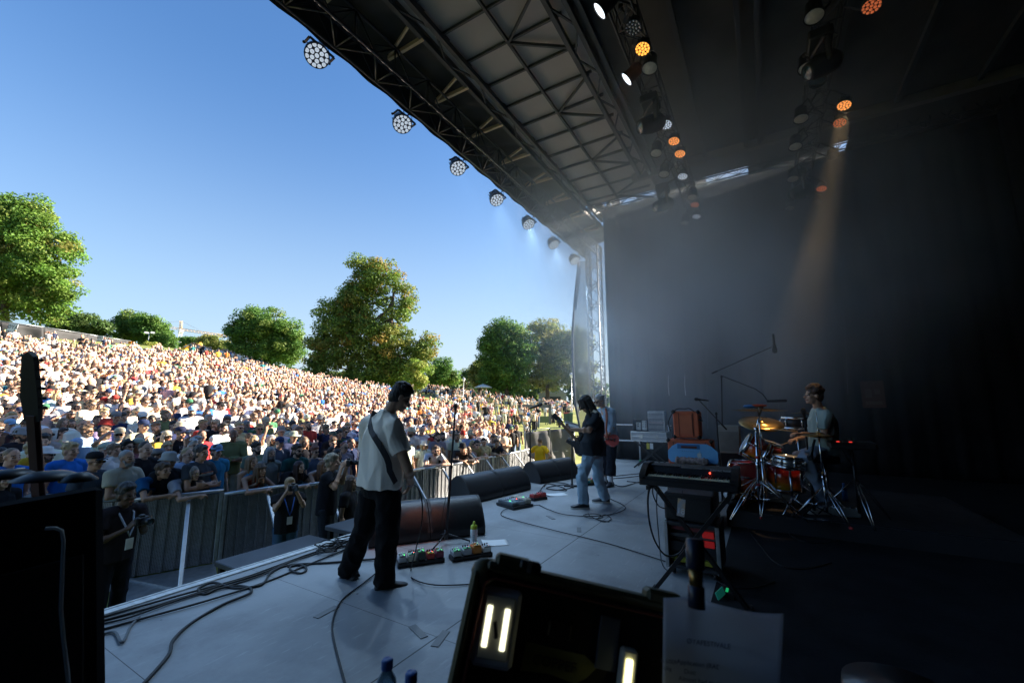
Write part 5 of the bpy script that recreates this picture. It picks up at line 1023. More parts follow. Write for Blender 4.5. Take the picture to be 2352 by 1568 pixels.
ml = D(1675, 1131, 5.35); b = MB(); b.ell(ml, (.075, .08, .075)); m_ = MB(); mt_ = thing('mallet', 'fluffy white mallet head beside the keyboard end', 'mallet', ml)
b = MB(); rr = random.Random(2)
for k in range(40): a, e = rr.uniform(0, 6.28), rr.uniform(-1.4, 1.4); b.ell(Vector((math.cos(a)*math.cos(e), math.sin(a)*math.cos(e), math.sin(e)))*.05, .03, nu=8, nv=6)
b.build('fluffy_head', mat('white fleece', (.75, .75, .76), .95), mt_); b = MB(); b.tube([(0, 0, 0), D(1722, 1105, 5.55)-ml, D(1735, 1100, 5.6)-ml], .008, 8); b.build('shaft', chrome, mt_)
# overhead microphone stand
p = P(1662, 1130); t0 = D(1657, 866, depth(p)+.4)
stand('tall black stand with long booms over the drum kit', p, t0, (D(1636, 857, depth(t0)-.05), D(1772, 797, depth(t0)-.35)), legs=.4); mic('black overhead microphone at the top of the long boom', D(1779, 800, depth(t0)-.36), (0, 0, -1), 'drum microphones', 1.6)
st = thing('boom_arm', 'lower black boom arm reaching over the large cymbal', 'boom', D(1655, 862, depth(t0))); b = MB(); b.tube([Vector((0, 0, 0)), D(1735, 893, depth(t0)-.3)-st.location, D(1752, 905, depth(t0)-.35)-st.location, D(1764, 921, depth(t0)-.37)-st.location], .009, 8); b.build('arm', blackm, st); b = MB(); b.caps(D(1764, 921, depth(t0)-.37)-st.location, D(1804, 920, depth(t0)-.4)-st.location, .024, .028); b.build('microphone', blackm, st)
p = bz(1640, 1090, 0); q = D(1645, 950, 6.7); p = Vector((q.x, q.y, 0)); stand('black microphone stand behind the small orange amplifier', p, q, (D(1668, 985, 6.6), D(1604, 917, 6.8))); mic('black microphone on a boom beside the small orange amplifier', D(1603, 917, 6.8), -RT+Vector((0, 0, .12)), 'drum microphones')
q = D(1848, 965, 5.5); p = Vector((q.x, q.y, ZD)); stand('slim black microphone stand at the drummer\'s chest', p, q, None, legs=.2); mic('black microphone pointing up at the drummer\'s chest', q+Vector((0, 0, .1)), (-.2, .1, 1), 'drum microphones', 1.1)
q = D(1862, 1045, 5.2); b = MB(); mic('grey microphone clamped above the snare drum', q, (.1, .3, -1), 'drum microphones', 1.2)
# toy propeller decoration on the cymbal: red and blue
tp = thing('toy_figure', 'small red and blue toy clipped above the large cymbal', 'toy', D(1742, 931, 5.5)); b = MB(); b.ell((0, 0, 0), (.05, .10, .02)); b.build('red_body', mat('toy red', (.6, .08, .03), .4), tp); b = MB(); b.ell((0, .10, -.01), (.05, .08, .025)); b.build('blue_body', mat('toy blue', (.05, .2, .5), .4), tp); b = MB(); b.prism([(-.012, 0), (.012, 0), (0, .11)], .01, (0, .0, .01), basis((-1, 0, 0), (0, 1, 0))); b.build('fin', white, tp)
# throne, electronic pad, side snare box
q = J['pelvis']; th = thing('drum_throne', 'black round stool under the drummer', 'stool', (q.x, q.y, ZD)); hs = q.z-.11-ZD; b = MB(); b.lathe([(0, hs-.08), (.16, hs-.08), (.17, hs-.02), (.15, hs), (0, hs)], 24); b.build('seat', blackc, th); b = MB(); b.cyl((0, 0, .1), (0, 0, hs-.08), .02, 10); b.build('pole', chrome, th)
for k in range(3): a = k*2.094; b = MB(); b.tube([(0, 0, .25), (math.cos(a)*.25, math.sin(a)*.25, .012)], .012, 6); b.build('leg', chrome, th)
q = D(1955, 1022, 5.1); p = Vector((q.x, q.y, ZD)); ep = thing('drum_pad', 'black electronic drum pad with two red lights behind the drummer', 'drum pad', p); hz = q.z-ZD; b = MB(); b.box((0, 0, hz), (.30, .46, .09), b=.02); b.build('pad', blackp, ep)
for k in (.14, .02): b = MB(); b.box((-.13, k, hz+.047), (.02, .03, .008)); b.build('light', led('red pad light', (.8, .04, .03), .3), ep)
b = MB(); b.cyl((0, 0, .1), (0, 0, hz-.04), .016, 10); b.tube([(0, 0, hz*.72), (-.06, .08, hz*.86), (-.05, .1, hz-.05)], .01, 6); b.build('pole', blackm, ep)
for k in range(3):
    a = k*2.094+1.2; b = MB()
    for s in (-.014, .014): sd = Vector((-math.sin(a)*s, math.cos(a)*s, 0)); b.tube([Vector((0, 0, .5))+sd*.4, Vector((math.cos(a)*.22, math.sin(a)*.22, .26))+sd*1.5, Vector((math.cos(a)*.42, math.sin(a)*.42, .015))+sd*.4], .007, 6)
    b.build('leg', chrome, ep)
p = bz(1940, 1188); bx = thing('power_box', 'pale low box with sockets on the riser edge behind the drummer', 'box', p); b = MB(); b.box((.08, -.02, .05), (.14, .3, .09), b=.008); b.build('case', mat('pale box', (.22, .22, .2), .6), bx)
for k in range(5): b = MB(); b.cyl((.08, .1-.06*k, .09), (.08, .1-.06*k, .115), .012, 8); b.build('socket', chrome, bx)
wb_ = thing('water_bottle', 'blue water bottle standing on the riser by the drum pad', 'bottle', bz(1942, 1150)); b = MB(); b.lathe([(0, 0), (.035, 0), (.036, .16), (.015, .21), (.015, .225), (0, .225)], 16); b.build('flask', mat('blue bottle', (.04, .2, .5), .2, trans=.5), wb_); b = MB(); b.cyl((0, 0, .222), (0, 0, .25), .017, 12); b.build('cap', mat('blue cap', (.03, .12, .4), .4), wb_)
ga = thing('amplifier', 'small beige amplifier behind the overhead stand', 'amplifier', (PXc(1655, 1040, 7.9).x, PXc(1675, 1040, 7.9).y, 0)); b = MB(); y0, y1 = PXc(1648, 1000, 7.9).y-ga.location.y, PXc(1700, 1000, 7.9).y-ga.location.y; zt = PXc(1660, 977, 7.9).z; zl = PXc(1660, 1040, 7.9).z; b.box((.15, (y0+y1)/2, (zt+zl)/2), (.3, y0-y1, zt-zl), b=.015); b.build('cabinet', mat('beige tolex', (.42, .4, .34), .7), ga); b = MB(); b.box((-.004, (y0+y1)/2, (zt+zl)/2-.03), (.008, (y0-y1)*.86, (zt-zl)*.7), b=.003); b.build('grille', mat('beige grille', (.3, .29, .25), .8, bump=.5, bscale=200), ga); b = MB(); b.box((.15, (y0+y1)/2, (zl+.0)/2), (.28, (y0-y1)*.9, zl-.004), b=.01); b.build('base_cabinet', blackp, ga)
# ============================================================ barrier in front of the stage
galv = mat('galvanised steel', (.42, .44, .46), .42, .75, var=.18, scale=10)
def perf():
    m = mat('perforated sheet', (.36, .37, .39), .5, .6, var=.15, scale=8); n = m.node_tree.nodes; L = m.node_tree.links; b = n['Principled BSDF']; src = b.inputs['Base Color'].links[0].from_socket
    tc = n.new('ShaderNodeTexCoord'); mp = n.new('ShaderNodeMapping'); mp.inputs['Scale'].default_value = (52, 52, 52); L.new(tc.outputs['Object'], mp.inputs[0])
    sp = n.new('ShaderNodeSeparateXYZ'); L.new(mp.outputs[0], sp.inputs[0]); acc = None
    for o in (sp.outputs[0], sp.outputs[2]):
        f = n.new('ShaderNodeMath'); f.operation = 'PINGPONG'; f.inputs[1].default_value = .5; L.new(o, f.inputs[0]); g = n.new('ShaderNodeMath'); g.operation = 'GREATER_THAN'; g.inputs[1].default_value = .24; L.new(f.outputs[0], g.inputs[0])
        if acc is None: acc = g.outputs[0]
        else: k = n.new('ShaderNodeMath'); k.operation = 'MULTIPLY'; L.new(acc, k.inputs[0]); L.new(g.outputs[0], k.inputs[1]); acc = k.outputs[0]
    mx = n.new('ShaderNodeMix'); mx.data_type = 'RGBA'; L.new(acc, mx.inputs[0]); L.new(src, mx.inputs[6]); mx.inputs[7].default_value = (.04, .04, .045, 1); L.new(mx.outputs[2], b.inputs['Base Color']); return m
perfm = perf()
def barrier(a, c, label):
    a = Vector(a); c = Vector(c); d = c-a; L = d.length; ang = math.atan2(d.y, d.x); o = a+d/2; o.z = min(G(o.x, o.y), G(a.x, a.y))
    t = thing('crowd_barrier', label, 'barrier', o, ang, 'crowd barrier sections'); H = 1.13
    b = MB(); b.cyl((-L/2+.005, 0, H), (L/2-.005, 0, H), .028, 12); b.build('top_rail', alu, t)
    b = MB(); b.box((0, .02, .56), (L-.06, .008, 1.06))
    for k in range(7): b.box((-L/2+.1+(L-.2)*k/6, .008, .56), (.035, .026, 1.06))
    b.build('panel', perfm, t)
    for s in (-1, 1):
        b = MB(); b.box((s*(L/2-.03), .0, .56), (.05, .05, 1.1), b=.006); b.build('upright', galv, t)
    b = MB(); b.bar((.1, -.03, H-.06), (.1, -.95, .03), .05, .05, b=.008); b.box((.1, -.95, .02), (.14, .14, .03), b=.006); b.build('strut', alu, t)
    b = MB(); b.box((0, -.5, .012), (L-.04, .96, .016), b=.004)
    b.bar((-L/2+.05, -.04, .03), (.1, -.95, .03), .04, .03); b.build('foot_plate', galv, t); return t
bp = [P(x, y, float(np.interp(x, Z0X, Z0V))+1.13) for x, y in ((60, 1168), (300, 1154), (520, 1150), (640, 1124), (850, 1098), (960, 1082), (1050, 1069), (1130, 1056), (1218, 1040))]
print([tuple(round(c, 2) for c in p) for p in bp])
bp[0], bp[1], bp[2] = Vector((1.75, 8.75, 0)), Vector((2.75, 8.15, 0)), Vector((3.65, 7.78, 0))
pts = [Vector((p.x, p.y, 0)) for p in bp]; cum = [0]
for i in range(len(pts)-1): cum.append(cum[-1]+(pts[i+1]-pts[i]).length)
nb = int(round(cum[-1]/1.12))
def along(s): 
    i = max(k for k in range(len(cum)-1) if cum[k] <= s+1e-6); return pts[i].lerp(pts[i+1], min(1, (s-cum[i])/(cum[i+1]-cum[i])))
nth = ['first', 'second', 'third', 'fourth', 'fifth', 'sixth', 'seventh', 'eighth', 'ninth', 'tenth', 'eleventh', 'twelfth', 'thirteenth', 'fourteenth', 'fifteenth']
for i in range(nb): barrier(along(cum[-1]*i/nb), along(cum[-1]*(i+1)/nb), f'steel barrier section holding back the crowd, {nth[i]} counted from the left amplifier')
# dark steps standing in the pit against the deck
for (x, y, sx, sy, zt, lab) in ((3.30, 5.12, 1.2, 1.1, -.22, 'low dark platform against the deck edge, nearer the dark amplifier'), (4.75, 5.05, 1.4, 1.0, -.12, 'second dark platform against the deck edge behind the guitarist')):
    t = thing('step_platform', lab, 'platform', (x, y, -1.02), 0, 'platforms in the pit'); b = MB(); b.box((0, 0, 1.02+zt-.03), (sx, sy, .06), b=.008); b.build('top', mat('step top', (.05, .055, .065), .5, var=.3, scale=3), t)
    for i in (-1, 1):
        for j in (-1, 1): b = MB(); b.box((i*(sx/2-.06), j*(sy/2-.06), (1.02+zt-.06)/2), (.06, .06, 1.02+zt-.06)); b.build('leg', blackm, t)
# ============================================================ crowd
I3 = Matrix.Identity(3); HC = Vector((0, .03, 1.62))
def cj(pose):
    v = Vector; dh = v((0, 0, 0)); dc = v((0, 0, 0)); e = [v((-.245, -.02, 1.12)), v((.245, -.02, 1.12))]; w = [v((-.25, .07, .87)), v((.25, .07, .87))]; hd = [(0, .1, -1), (0, .1, -1)]; pn = [(1, 0, 0), (-1, 0, 0)]; th = [(0, 1, 0), (0, 1, 0)]
    if pose == 'folded': e = [v((-.25, .10, 1.14)), v((.25, .08, 1.12))]; w = [v((.08, .22, 1.17)), v((-.09, .245, 1.13))]; hd = [(1, .1, .15), (-1, 0, .1)]; pn = [(0, -1, 0)]*2; th = [(0, 0, 1)]*2
    if pose == 'leaning': dh = v((0, .34, -.14)); dc = v((0, .16, -.04)); e = [v((-.30, .44, 1.12)), v((.30, .44, 1.12))]; w = [v((-.05, .58, 1.15)), v((.06, .60, 1.14))]; hd = [(1, .3, -.1), (-1, .3, -.2)]; pn = [(0, 0, -1)]*2; th = [(0, -1, .3)]*2
    if pose == 'shading': e[1] = v((.38, .16, 1.48)); w[1] = v((.13, .19, 1.655)); hd[1] = (-1, .15, .12); pn[1] = (0, -.2, -1); th[1] = (0, -1, 0)
    if pose == 'phone': e = [v((-.22, .06, 1.13)), v((.22, .06, 1.13))]; w = [v((-.06, .28, 1.25)), v((.06, .28, 1.25))]; hd = [(.3, .2, 1), (-.3, .2, 1)]; pn = [(.6, 1, 0), (-.6, 1, 0)]; th = [(.5, -1, 0), (-.5, -1, 0)]
    if pose == 'cup': e[1] = v((.25, .08, 1.14)); w[1] = v((.15, .27, 1.34)); hd[1] = (-.4, .3, .8); pn[1] = (-1, .3, 0); th[1] = (0, -1, .5)
    if pose == 'raised': e[1] = v((.30, .08, 1.62)); w[1] = v((.25, .12, 1.87)); hd[1] = (0, .1, 1); pn[1] = (0, 1, 0); th[1] = (-1, 0, 0)
    if pose == 'camera': dh = v((0, .02, -.01)); e = [v((-.21, .16, 1.27)), v((.22, .15, 1.27))]; w = [v((-.06, .24, 1.53)), v((.08, .20, 1.54))]; hd = [(.1, .5, .8), (-.2, .5, .8)]; pn = [(.9, .2, 0), (-.9, .2, 0)]; th = [(0, -1, 0)]*2
    if pose == 'low camera': dh = v((0, .05, -.03)); e = [v((-.24, .08, 1.12)), v((.24, .08, 1.12))]; w = [v((-.08, .30, 1.25)), v((.09, .29, 1.25))]; hd = [(.2, .6, .7), (-.2, .6, .7)]; pn = [(1, .2, 0), (-1, .2, 0)]; th = [(0, -1, 0)]*2
    if pose == 'akimbo': e = [v((-.40, -.04, 1.16)), v((.40, -.04, 1.16))]; w = [v((-.20, .06, 1.02)), v((.20, .06, 1.02))]; hd = [(1, .3, -.4), (-1, .3, -.4)]; pn = [(.3, -1, 0), (-.3, -1, 0)]
    Jd = dict(head=HC+dh, HR=I3, neck=v((0, 0, 1.46))+dh*.72, chest=v((0, 0, 1.30))+dc, pelvis=v((0, 0, .98)), sh=[v((-.185, 0, 1.41))+dh*.62, v((.185, 0, 1.41))+dh*.62], el=e, wr=w, hip=[v((-.09, 0, .93)), v((.09, 0, .93))], kn=[v((-.10, .02, .5)), v((.10, .02, .5))], an=[v((-.10, -.02, .09)), v((.10, -.02, .09))])
    if pose == 'leaning': Jd['HR'] = I3
    Jd['hands'] = [(w[i], hd[i], pn[i], th[i], .55, 1., 6) for i in (0, 1)]; return Jd
POSES = ['down', 'folded', 'leaning', 'shading', 'phone', 'cup', 'raised', 'camera', 'low camera', 'akimbo']
TP = {}
for ps in POSES:
    j = cj(ps); TP[ps] = dict(J=j, body=body(j, .0105, j['hands'], arm=.98), tee=shirt(j, clothm, hem=.12, sl=.55, vox=.012, amp=.006, seed=3), top=shirt(j, clothm, hem=.10, ease=.97, sleeves=False, vox=.012, amp=.004, seed=5, neck=.085),
                              long=shirt(j, clothm, 'shirt', hem=.12, sl=1.8, sr=.042, vox=.012, amp=.007, seed=6) if ps in ('down', 'folded', 'leaning', 'cup') else None)
TRO = trousers(cj('down'), denim, vox=.014, amp=.005); SHORT = trousers(cj('down'), denim, vox=.014, amp=.004, w=(.11, .10, .09), cut=.05)
HAIRS = {k: hair(HC, I3, k, 1., 7+i, .011) for i, k in enumerate(('buzz', 'short', 'messy', 'curly', 'long', 'bob', 'bangs', 'bun', 'tail', 'bald'))}
SG = glasses(HC, I3); CLEAR = SG; HAT = {k: cap_mesh(HC, I3, k) for k in ('cap', 'bucket', 'hat')}
def beard_mesh():
    b = MB(); q = HC; b.ell(q+Vector((0, .045, -.085)), (.05, .05, .042)); b.caps(q+Vector((-.025, .10, -.05)), q+Vector((.025, .10, -.05)), .010); [b.caps(q+Vector((k*.064, .02, -.03)), q+Vector((k*.04, .06, -.09)), .018) for k in (-1, 1)]; return remesh(b, 'beard', hairm, .009, 1)
BEARD = beard_mesh()
def cup_thing(label, p):
    t = thing('drink_cup', label, 'cup', p, 0, 'cups held in the crowd'); b = MB(); b.lathe([(0, 0), (.03, 0), (.042, .12), (.039, .12), (.029, .004)], 16); b.build('cup', mat('clear cup', (.75, .75, .72), .3), t); b = MB(); b.lathe([(0, .085), (.037, .085)], 16); b.build('drink', mat('beer', (.6, .32, .04), .2), t); return t
SHIRTS = [('white', (.82, .80, .77), 36), ('black', (.02, .02, .023), 26), ('navy', (.03, .04, .09), 9), ('grey', (.28, .29, .30), 7), ('light blue', (.36, .50, .68), 6), ('bright blue', (.04, .17, .50), 3), ('red', (.48, .05, .05), 2.5), ('green', (.06, .20, .11), 2), ('beige', (.62, .53, .40), 8),
          ('yellow', (.75, .52, .06), 1.6), ('orange', (.65, .22, .05), 2), ('pink', (.70, .42, .45), 3), ('teal', (.03, .18, .20), 1.5), ('lilac', (.50, .42, .60), 1), ('brown', (.17, .10, .06), 3), ('olive', (.17, .18, .09), 3), ('cream', (.78, .72, .60), 9)]
HCOL = [('dark brown', (.035, .022, .015), 28), ('black', (.012, .011, .011), 14), ('brown', (.10, .058, .032), 24), ('light brown', (.20, .125, .07), 14), ('blond', (.42, .30, .15), 16), ('grey', (.33, .32, .31), 10), ('reddish', (.22, .07, .03), 4)]
HK = [('buzz', 'cropped', 12), ('short', 'short', 30), ('messy', 'tousled', 14), ('curly', 'curly', 8), ('long', 'long straight', 15), ('bob', 'chin length', 6), ('bangs', 'long fringed', 6), ('bun', 'knotted', 5), ('tail', 'tied back', 6), ('bald', 'thinning', 4)]
SKINS = [(.55, .33, .225), (.61, .38, .27), (.52, .30, .20), (.65, .41, .30), (.46, .265, .17), (.57, .32, .21), (.20, .10, .06)]
HATC = [('black', (.02, .02, .022)), ('white', (.75, .74, .72)), ('navy', (.03, .045, .11)), ('sage green', (.38, .43, .34)), ('beige', (.52, .45, .33)), ('green', (.05, .16, .09)), ('grey', (.25, .25, .26)), ('red', (.42, .05, .04)), ('light blue', (.25, .42, .62))]
def pick(rn, L): return rn.choices(L, [x[-1] for x in L])[0]
USED = set(); NP = [0]
def member(label, pos, face, s=1., pose='down', top='tee', tc=(.5, .5, .5), hk='short', hc=(.03, .02, .015), skin=(.5, .3, .2), sg=False, hat=None, hatc=None, beard=False, legs=(.03, .035, .05), short=False, group='people in the crowd'):
    T = TP[pose]; o = put(T['body'], 'person', None, skin); o.location = pos; o.rotation_euler = (0, 0, face); o.scale = (s, s, s); tag(o, label, 'person', group)
    put(T[top] if T.get(top) else T['tee'], 'shirt', o, tc); put(SHORT if short else TRO, 'shorts' if short else 'trousers', o, legs); dh = T['J']['head']-HC; ch = []
    if not (hat and hk in ('bun',)): ch.append(put(HAIRS[hk], 'hair', o, hc))
    if sg: ch.append(put(SG, 'sunglasses', o))
    if hat: ch.append(put(HAT[hat], 'cap' if hat == 'cap' else 'hat', o, hatc))
    if beard: ch.append(put(BEARD, 'beard', o, tuple(c*.9 for c in hc)))
    for c in ch: c.location = dh
    NP[0] += 1; return o
STAGE_C = Vector((6.2, 1.8, 0))
def facing(p, j=0.): d = STAGE_C-Vector((p[0], p[1], 0)); return math.atan2(d.y, d.x)-math.pi/2+j
def by_head(px, py, hz):
    """where on the ground someone stands whose head centre is hz over the ground and shows at this pixel"""
    best = None
    for t in np.arange(5., 60., .05):
        q = D(px, py, t); g = q.z-(G(q.x, q.y)+hz)
        if g <= 0: return Vector((q.x, q.y, G(q.x, q.y)))
    return Vector((q.x, q.y, G(q.x, q.y)))
BLK, WHT = (.02, .02, .023), (.8, .79, .77); dk, br, bl, gy, lb, bk_ = (.035, .022, .015), (.10, .058, .032), (.42, .30, .15), (.33, .32, .31), (.2, .125, .07), (.012, .011, .011)
FR = [  # px, py, scale, pose, dict, label
 (266, 1067, 1.02, 'down', dict(tc=(.06, .075, .10), hat='cap', hatc=BLK, sg=True, hk='buzz', hc=gy), 'person in black cap, sunglasses and dark grey blue shirt behind the barrier'),
 (349, 1056, 1.04, 'folded', dict(tc=(.48, .44, .33), hk='buzz', hc=gy, beard=True), 'grey bearded person in cream leaf print shirt, arms folded, at the barrier'),
 (402, 1081, 1.0, 'leaning', dict(tc=(.015, .09, .20), hk='short', hc=br), 'brown haired person in deep blue T-shirt leaning on the barrier rail'),
 (465, 1092, .95, 'leaning', dict(tc=(.34, .36, .40), hk='bob', hc=(.3, .26, .22), sg=True), 'person with shoulder length hair, sunglasses and pale grey T-shirt leaning on the rail'),
 (440, 1058, 1.0, 'down', dict(tc=BLK, hat='bucket', hatc=(.36, .37, .36), hk='buzz', hc=gy), 'person in patterned pale bucket hat and black T-shirt near the barrier'),
 (512, 1052, 1.06, 'folded', dict(tc=(.06, .07, .085), hk='short', hc=(.09, .08, .075), beard=False), 'broad person in charcoal striped T-shirt with folded arms at the barrier'),
 (442, 1024, 1.0, 'down', dict(tc=WHT, hk='short', hc=(.5, .49, .47), sg=True), 'white haired person in sunglasses and white T-shirt, third row'),
 (413, 995, 1.04, 'folded', dict(tc=BLK, hat='cap', hatc=(.03, .035, .08), hk='buzz', hc=dk), 'person in navy cap and black printed T-shirt with folded arms'),
 (462, 1002, 1.02, 'down', dict(tc=(.42, .04, .05), hk='buzz', hc=dk), 'cropped haired person in plain red T-shirt behind the white haired one'),
 (495, 1038, 1.0, 'down', dict(tc=(.03, .2, .36), hat='cap', hatc=(.22, .36, .56), hk='messy', hc=dk), 'person in pale blue cap and blue T-shirt beside the striped shirt'),
 (315, 1024, 1.0, 'down', dict(tc=(.30, .12, .14), hat='cap', hatc=(.38, .43, .36), hk='buzz', hc=br), 'person wearing a sage green cap low over the face'),
 (260, 1036, .97, 'down', dict(tc=WHT, hk='short', hc=lb), 'fair haired youth looking right beside the black cap'),
 (290, 1026, 1.0, 'down', dict(tc=WHT, hk='messy', hc=bk_, sg=True), 'dark haired person in sunglasses and white T-shirt beside the fair youth'),
 (597, 1076, .95, 'leaning', dict(top='top', tc=(.48, .07, .03), hk='bangs', hc=(.15, .085, .045)), 'person in orange red sleeveless top with brown fringe leaning on the rail'),
 (643, 1074, .95, 'phone', dict(top='top', tc=(.05, .25, .42), hk='long', hc=(.24, .15, .08)), 'person with long wavy hair and blue sleeveless top using a phone'),
 (684, 1074, .95, 'leaning', dict(tc=BLK, hk='long', hc=(.05, .02, .015)), 'dark long haired person in black top leaning on the rail'),
 (731, 1072, .93, 'leaning', dict(top='top', tc=(.45, .36, .36), hk='long', hc=(.30, .15, .08)), 'reddish blond person in pale pink top leaning beside the photographer'),
 (681, 1036, 1.03, 'down', dict(tc=(.02, .09, .09), hk='short', hc=dk, sg=True, beard=True), 'bearded person in sunglasses and dark teal T-shirt'),
 (618, 1042, 1.0, 'down', dict(tc=(.25, .28, .27), hk='long', hc=gy, beard=True), 'person with long grey hair and beard'),
 (587, 1030, 1.0, 'down', dict(tc=(.16, .22, .16), hk='short', hc=dk, beard=True), 'dark bearded person in sage green T-shirt with shoulder straps'),
 (582, 1012, .98, 'down', dict(tc=WHT, hk='bob', hc=bl, sg=True), 'blond chin length haired person in sunglasses behind the sage green T-shirt'),
 (763, 1002, 1.02, 'down', dict(tc=BLK, hat='cap', hatc=(.12, .16, .13), hk='buzz', hc=dk), 'person in dull green cap and black T-shirt left of the guitarist'),
 (722, 1038, .96, 'down', dict(top='top', tc=(.09, .11, .16), hk='curly', hc=(.20, .06, .03), sg=True), 'person with curly red hair and sunglasses in dark top'),
 (641, 1018, 1.0, 'down', dict(tc=(.10, .12, .17), hat='cap', hatc=(.03, .05, .13), hk='buzz', hc=br), 'person in navy blue cap and checked dark shirt'),
 (779, 998, 1.02, 'down', dict(top='long', tc=(.02, .06, .04), hk='short', hc=bk_), 'dark haired person in bottle green long sleeved top'),
 (23, 1050, 1.05, 'cup', dict(tc=(.02, .14, .48), hk='buzz', hc=lb), 'person in bright blue T-shirt drinking from a clear cup at the far left'),
 (160, 1036, 1.05, 'down', dict(tc=(.02, .15, .55), hk='short', hc=bl), 'blond person in vivid blue T-shirt right of the guitar neck'),
 (131, 1084, .9, 'down', dict(tc=BLK, hk='long', hc=bk_), 'black haired person low behind the dark amplifier'),
 (943, 1027, 1.0, 'leaning', dict(tc=BLK, hk='bob', hc=bk_), 'black haired person in black T-shirt leaning on the rail beside the guitarist\'s arm'),
 (981, 1034, 1.0, 'leaning', dict(tc=(.62, .70, .80), hk='short', hc=br, sg=True, beard=True), 'person in pale blue T-shirt and sunglasses resting elbows on the rail'),
 (1015, 1024, 1.0, 'leaning', dict(top='long', tc=(.05, .045, .045), hat='bucket', hatc=BLK, hk='buzz', hc=bk_), 'person in black bucket hat and dark striped shirt behind the microphone stand'),
 (1048, 1035, .94, 'leaning', dict(tc=WHT, hk='bob', hc=br), 'brown bobbed person in white top right of the microphone stand'),
 (1066, 1036, .94, 'leaning', dict(tc=(.62, .66, .72), hk='bob', hc=lb), 'light brown bobbed person in pale top, farther of the two side by side'),
 (1096, 1024, 1.02, 'leaning', dict(tc=(.45, .36, .20), hk='short', hc=bk_, sg=True), 'dark haired person in khaki shirt leaning on the rail'),
 (1113, 1028, .94, 'down', dict(top='top', tc=(.6, .4, .4), hk='bob', hc=bl, sg=True), 'blond person in pink top and sunglasses behind the rail'),
 (1126, 1020, 1.0, 'leaning', dict(tc=(.05, .05, .07), hk='short', hc=br), 'person in dark T-shirt with purple print at the rail'),
 (1141, 1024, .96, 'shading', dict(tc=(.6, .5, .3), hk='messy', hc=dk), 'person shading the eyes with a hand near the right end of the rail'),
 (1161, 1017, 1.0, 'down', dict(tc=(.66, .58, .5), hk='short', hc=br), 'person in flowery pale shirt near the right end of the rail'),
 (1197, 1022, 1.0, 'cup', dict(tc=(.06, .06, .075), hk='short', hc=gy), 'grey haired person in dark T-shirt with hand on chin, last at the rail'),
]
SP = []
rn = random.Random(11)
for (px, py, s, ps, kw, lab) in FR:
    hz = (TP[ps]['J']['head'].z)*s; p = by_head(px, py, hz)
    if True:
        p2_ = Vector((p.x, p.y, 0)); dmin = min(((along(k*.05)-p2_).length, k*.05) for k in range(int(cum[-1]/.05)))[1]; bq = along(dmin); away = (p2_-bq); n_ = (Vector((bq.x, bq.y, 0))-STAGE_C); n_.z = 0; n_.normalize(); q = bq+n_*(.52 if ps == 'leaning' else .42)
        if ps == 'leaning' or (p2_-bq).dot(n_) < .42: p = Vector((q.x, q.y, G(q.x, q.y)))

    f = facing(p, rn.uniform(-.15, .15)); o = member(lab, p, f, s, ps, skin=rn.choice(SKINS[:6]), legs=rn.choice([(.03, .035, .05), (.015, .015, .018), (.12, .17, .25)]), **kw); SP.append((p.x, p.y))
    if ps == 'cup': pw = Matrix.Rotation(f, 3, 'Z')@(Vector((.09, .33, 1.38))*s)+p; cup_thing('clear cup of beer held at the %s' % ('far left of the crowd' if px < 100 else 'right end of the rail'), pw)
    if lab.startswith('person in navy cap and black'): text('shirt_print', 'IGGY\nPOP', .075, mat('white print', (.6, .6, .6), .5), o, (-.0, .152, 1.30), Matrix(((-1, 0, 0), (0, 0, 1), (0, 1, 0))))
    if 'striped T-shirt with folded' in lab:
        for k, c in enumerate(((.5, .12, .05), (.5, .45, .35), (.25, .3, .35))): b = MB(); b.tube([Vector((x, .125+.02*(1-(x/.15)**2), 1.33-.018*k)) for x in np.linspace(-.15, .15, 9)], .006, 5); b.build('shirt_stripe', mat('stripe %d' % k, c, .8), o)
# photographers and others in the pit
def fcam(p): return math.atan2(-p[1], -p[0])-math.pi/2
def pit(label, px, py, dep, s, ps, face, **kw):
    q = D(px, py, dep); z = q.z-TP[ps]['J']['head'].z*s; o = member(label, (q.x, q.y, z), face, s, ps, group='people in the pit', **kw); return o, z
def camera_thing(label, o, ps, s):
    T = TP[ps]; c = (T['wr'] if 0 else (T['J']['wr'][0]+T['J']['wr'][1])/2)+Vector((0, .07, .07 if ps == 'camera' else .07)); R = Matrix.Rotation(o.rotation_euler.z, 3, 'Z'); t = thing('camera', label, 'camera', Vector(o.location)+R@(c*s), o.rotation_euler.z, 'cameras in the pit')
    b = MB(); b.box((0, 0, 0), (.14, .06, .10), b=.012); b.box((0, 0, .06), (.06, .05, .035), b=.01); b.build('body', blackp, t); b = MB(); b.lathe([(0, .03), (.034, .03), (.036, .10), (.040, .105), (.040, .16), (.034, .16), (.030, .15)], 18, R=Matrix(((1, 0, 0), (0, 0, 1), (0, 1, 0)))); b.build('lens', blackm, t)
    b = MB(); b.lathe([(0, .15), (.034, .15)], 18, R=Matrix(((1, 0, 0), (0, 0, 1), (0, 1, 0)))); b.build('front_glass', glasst, t); return t
def lanyard(o, T, col, s=1.):
    b = MB(); nk = T['J']['neck']; b.tube([nk+Vector((-.06, -.02, .03)), nk+Vector((-.075, .085, -.05)), nk+Vector((-.03, .165, -.22)), nk+Vector((0, .172, -.30)), nk+Vector((.03, .165, -.22)), nk+Vector((.075, .085, -.05)), nk+Vector((.06, -.02, .03))], .010, 6); b.build('lanyard', mat('lanyard %s' % (col,), col, .7), o)
    b = MB(); b.box(nk+Vector((0, .182, -.38)), (.08, .006, .12)); b.build('pass_card', white, o)
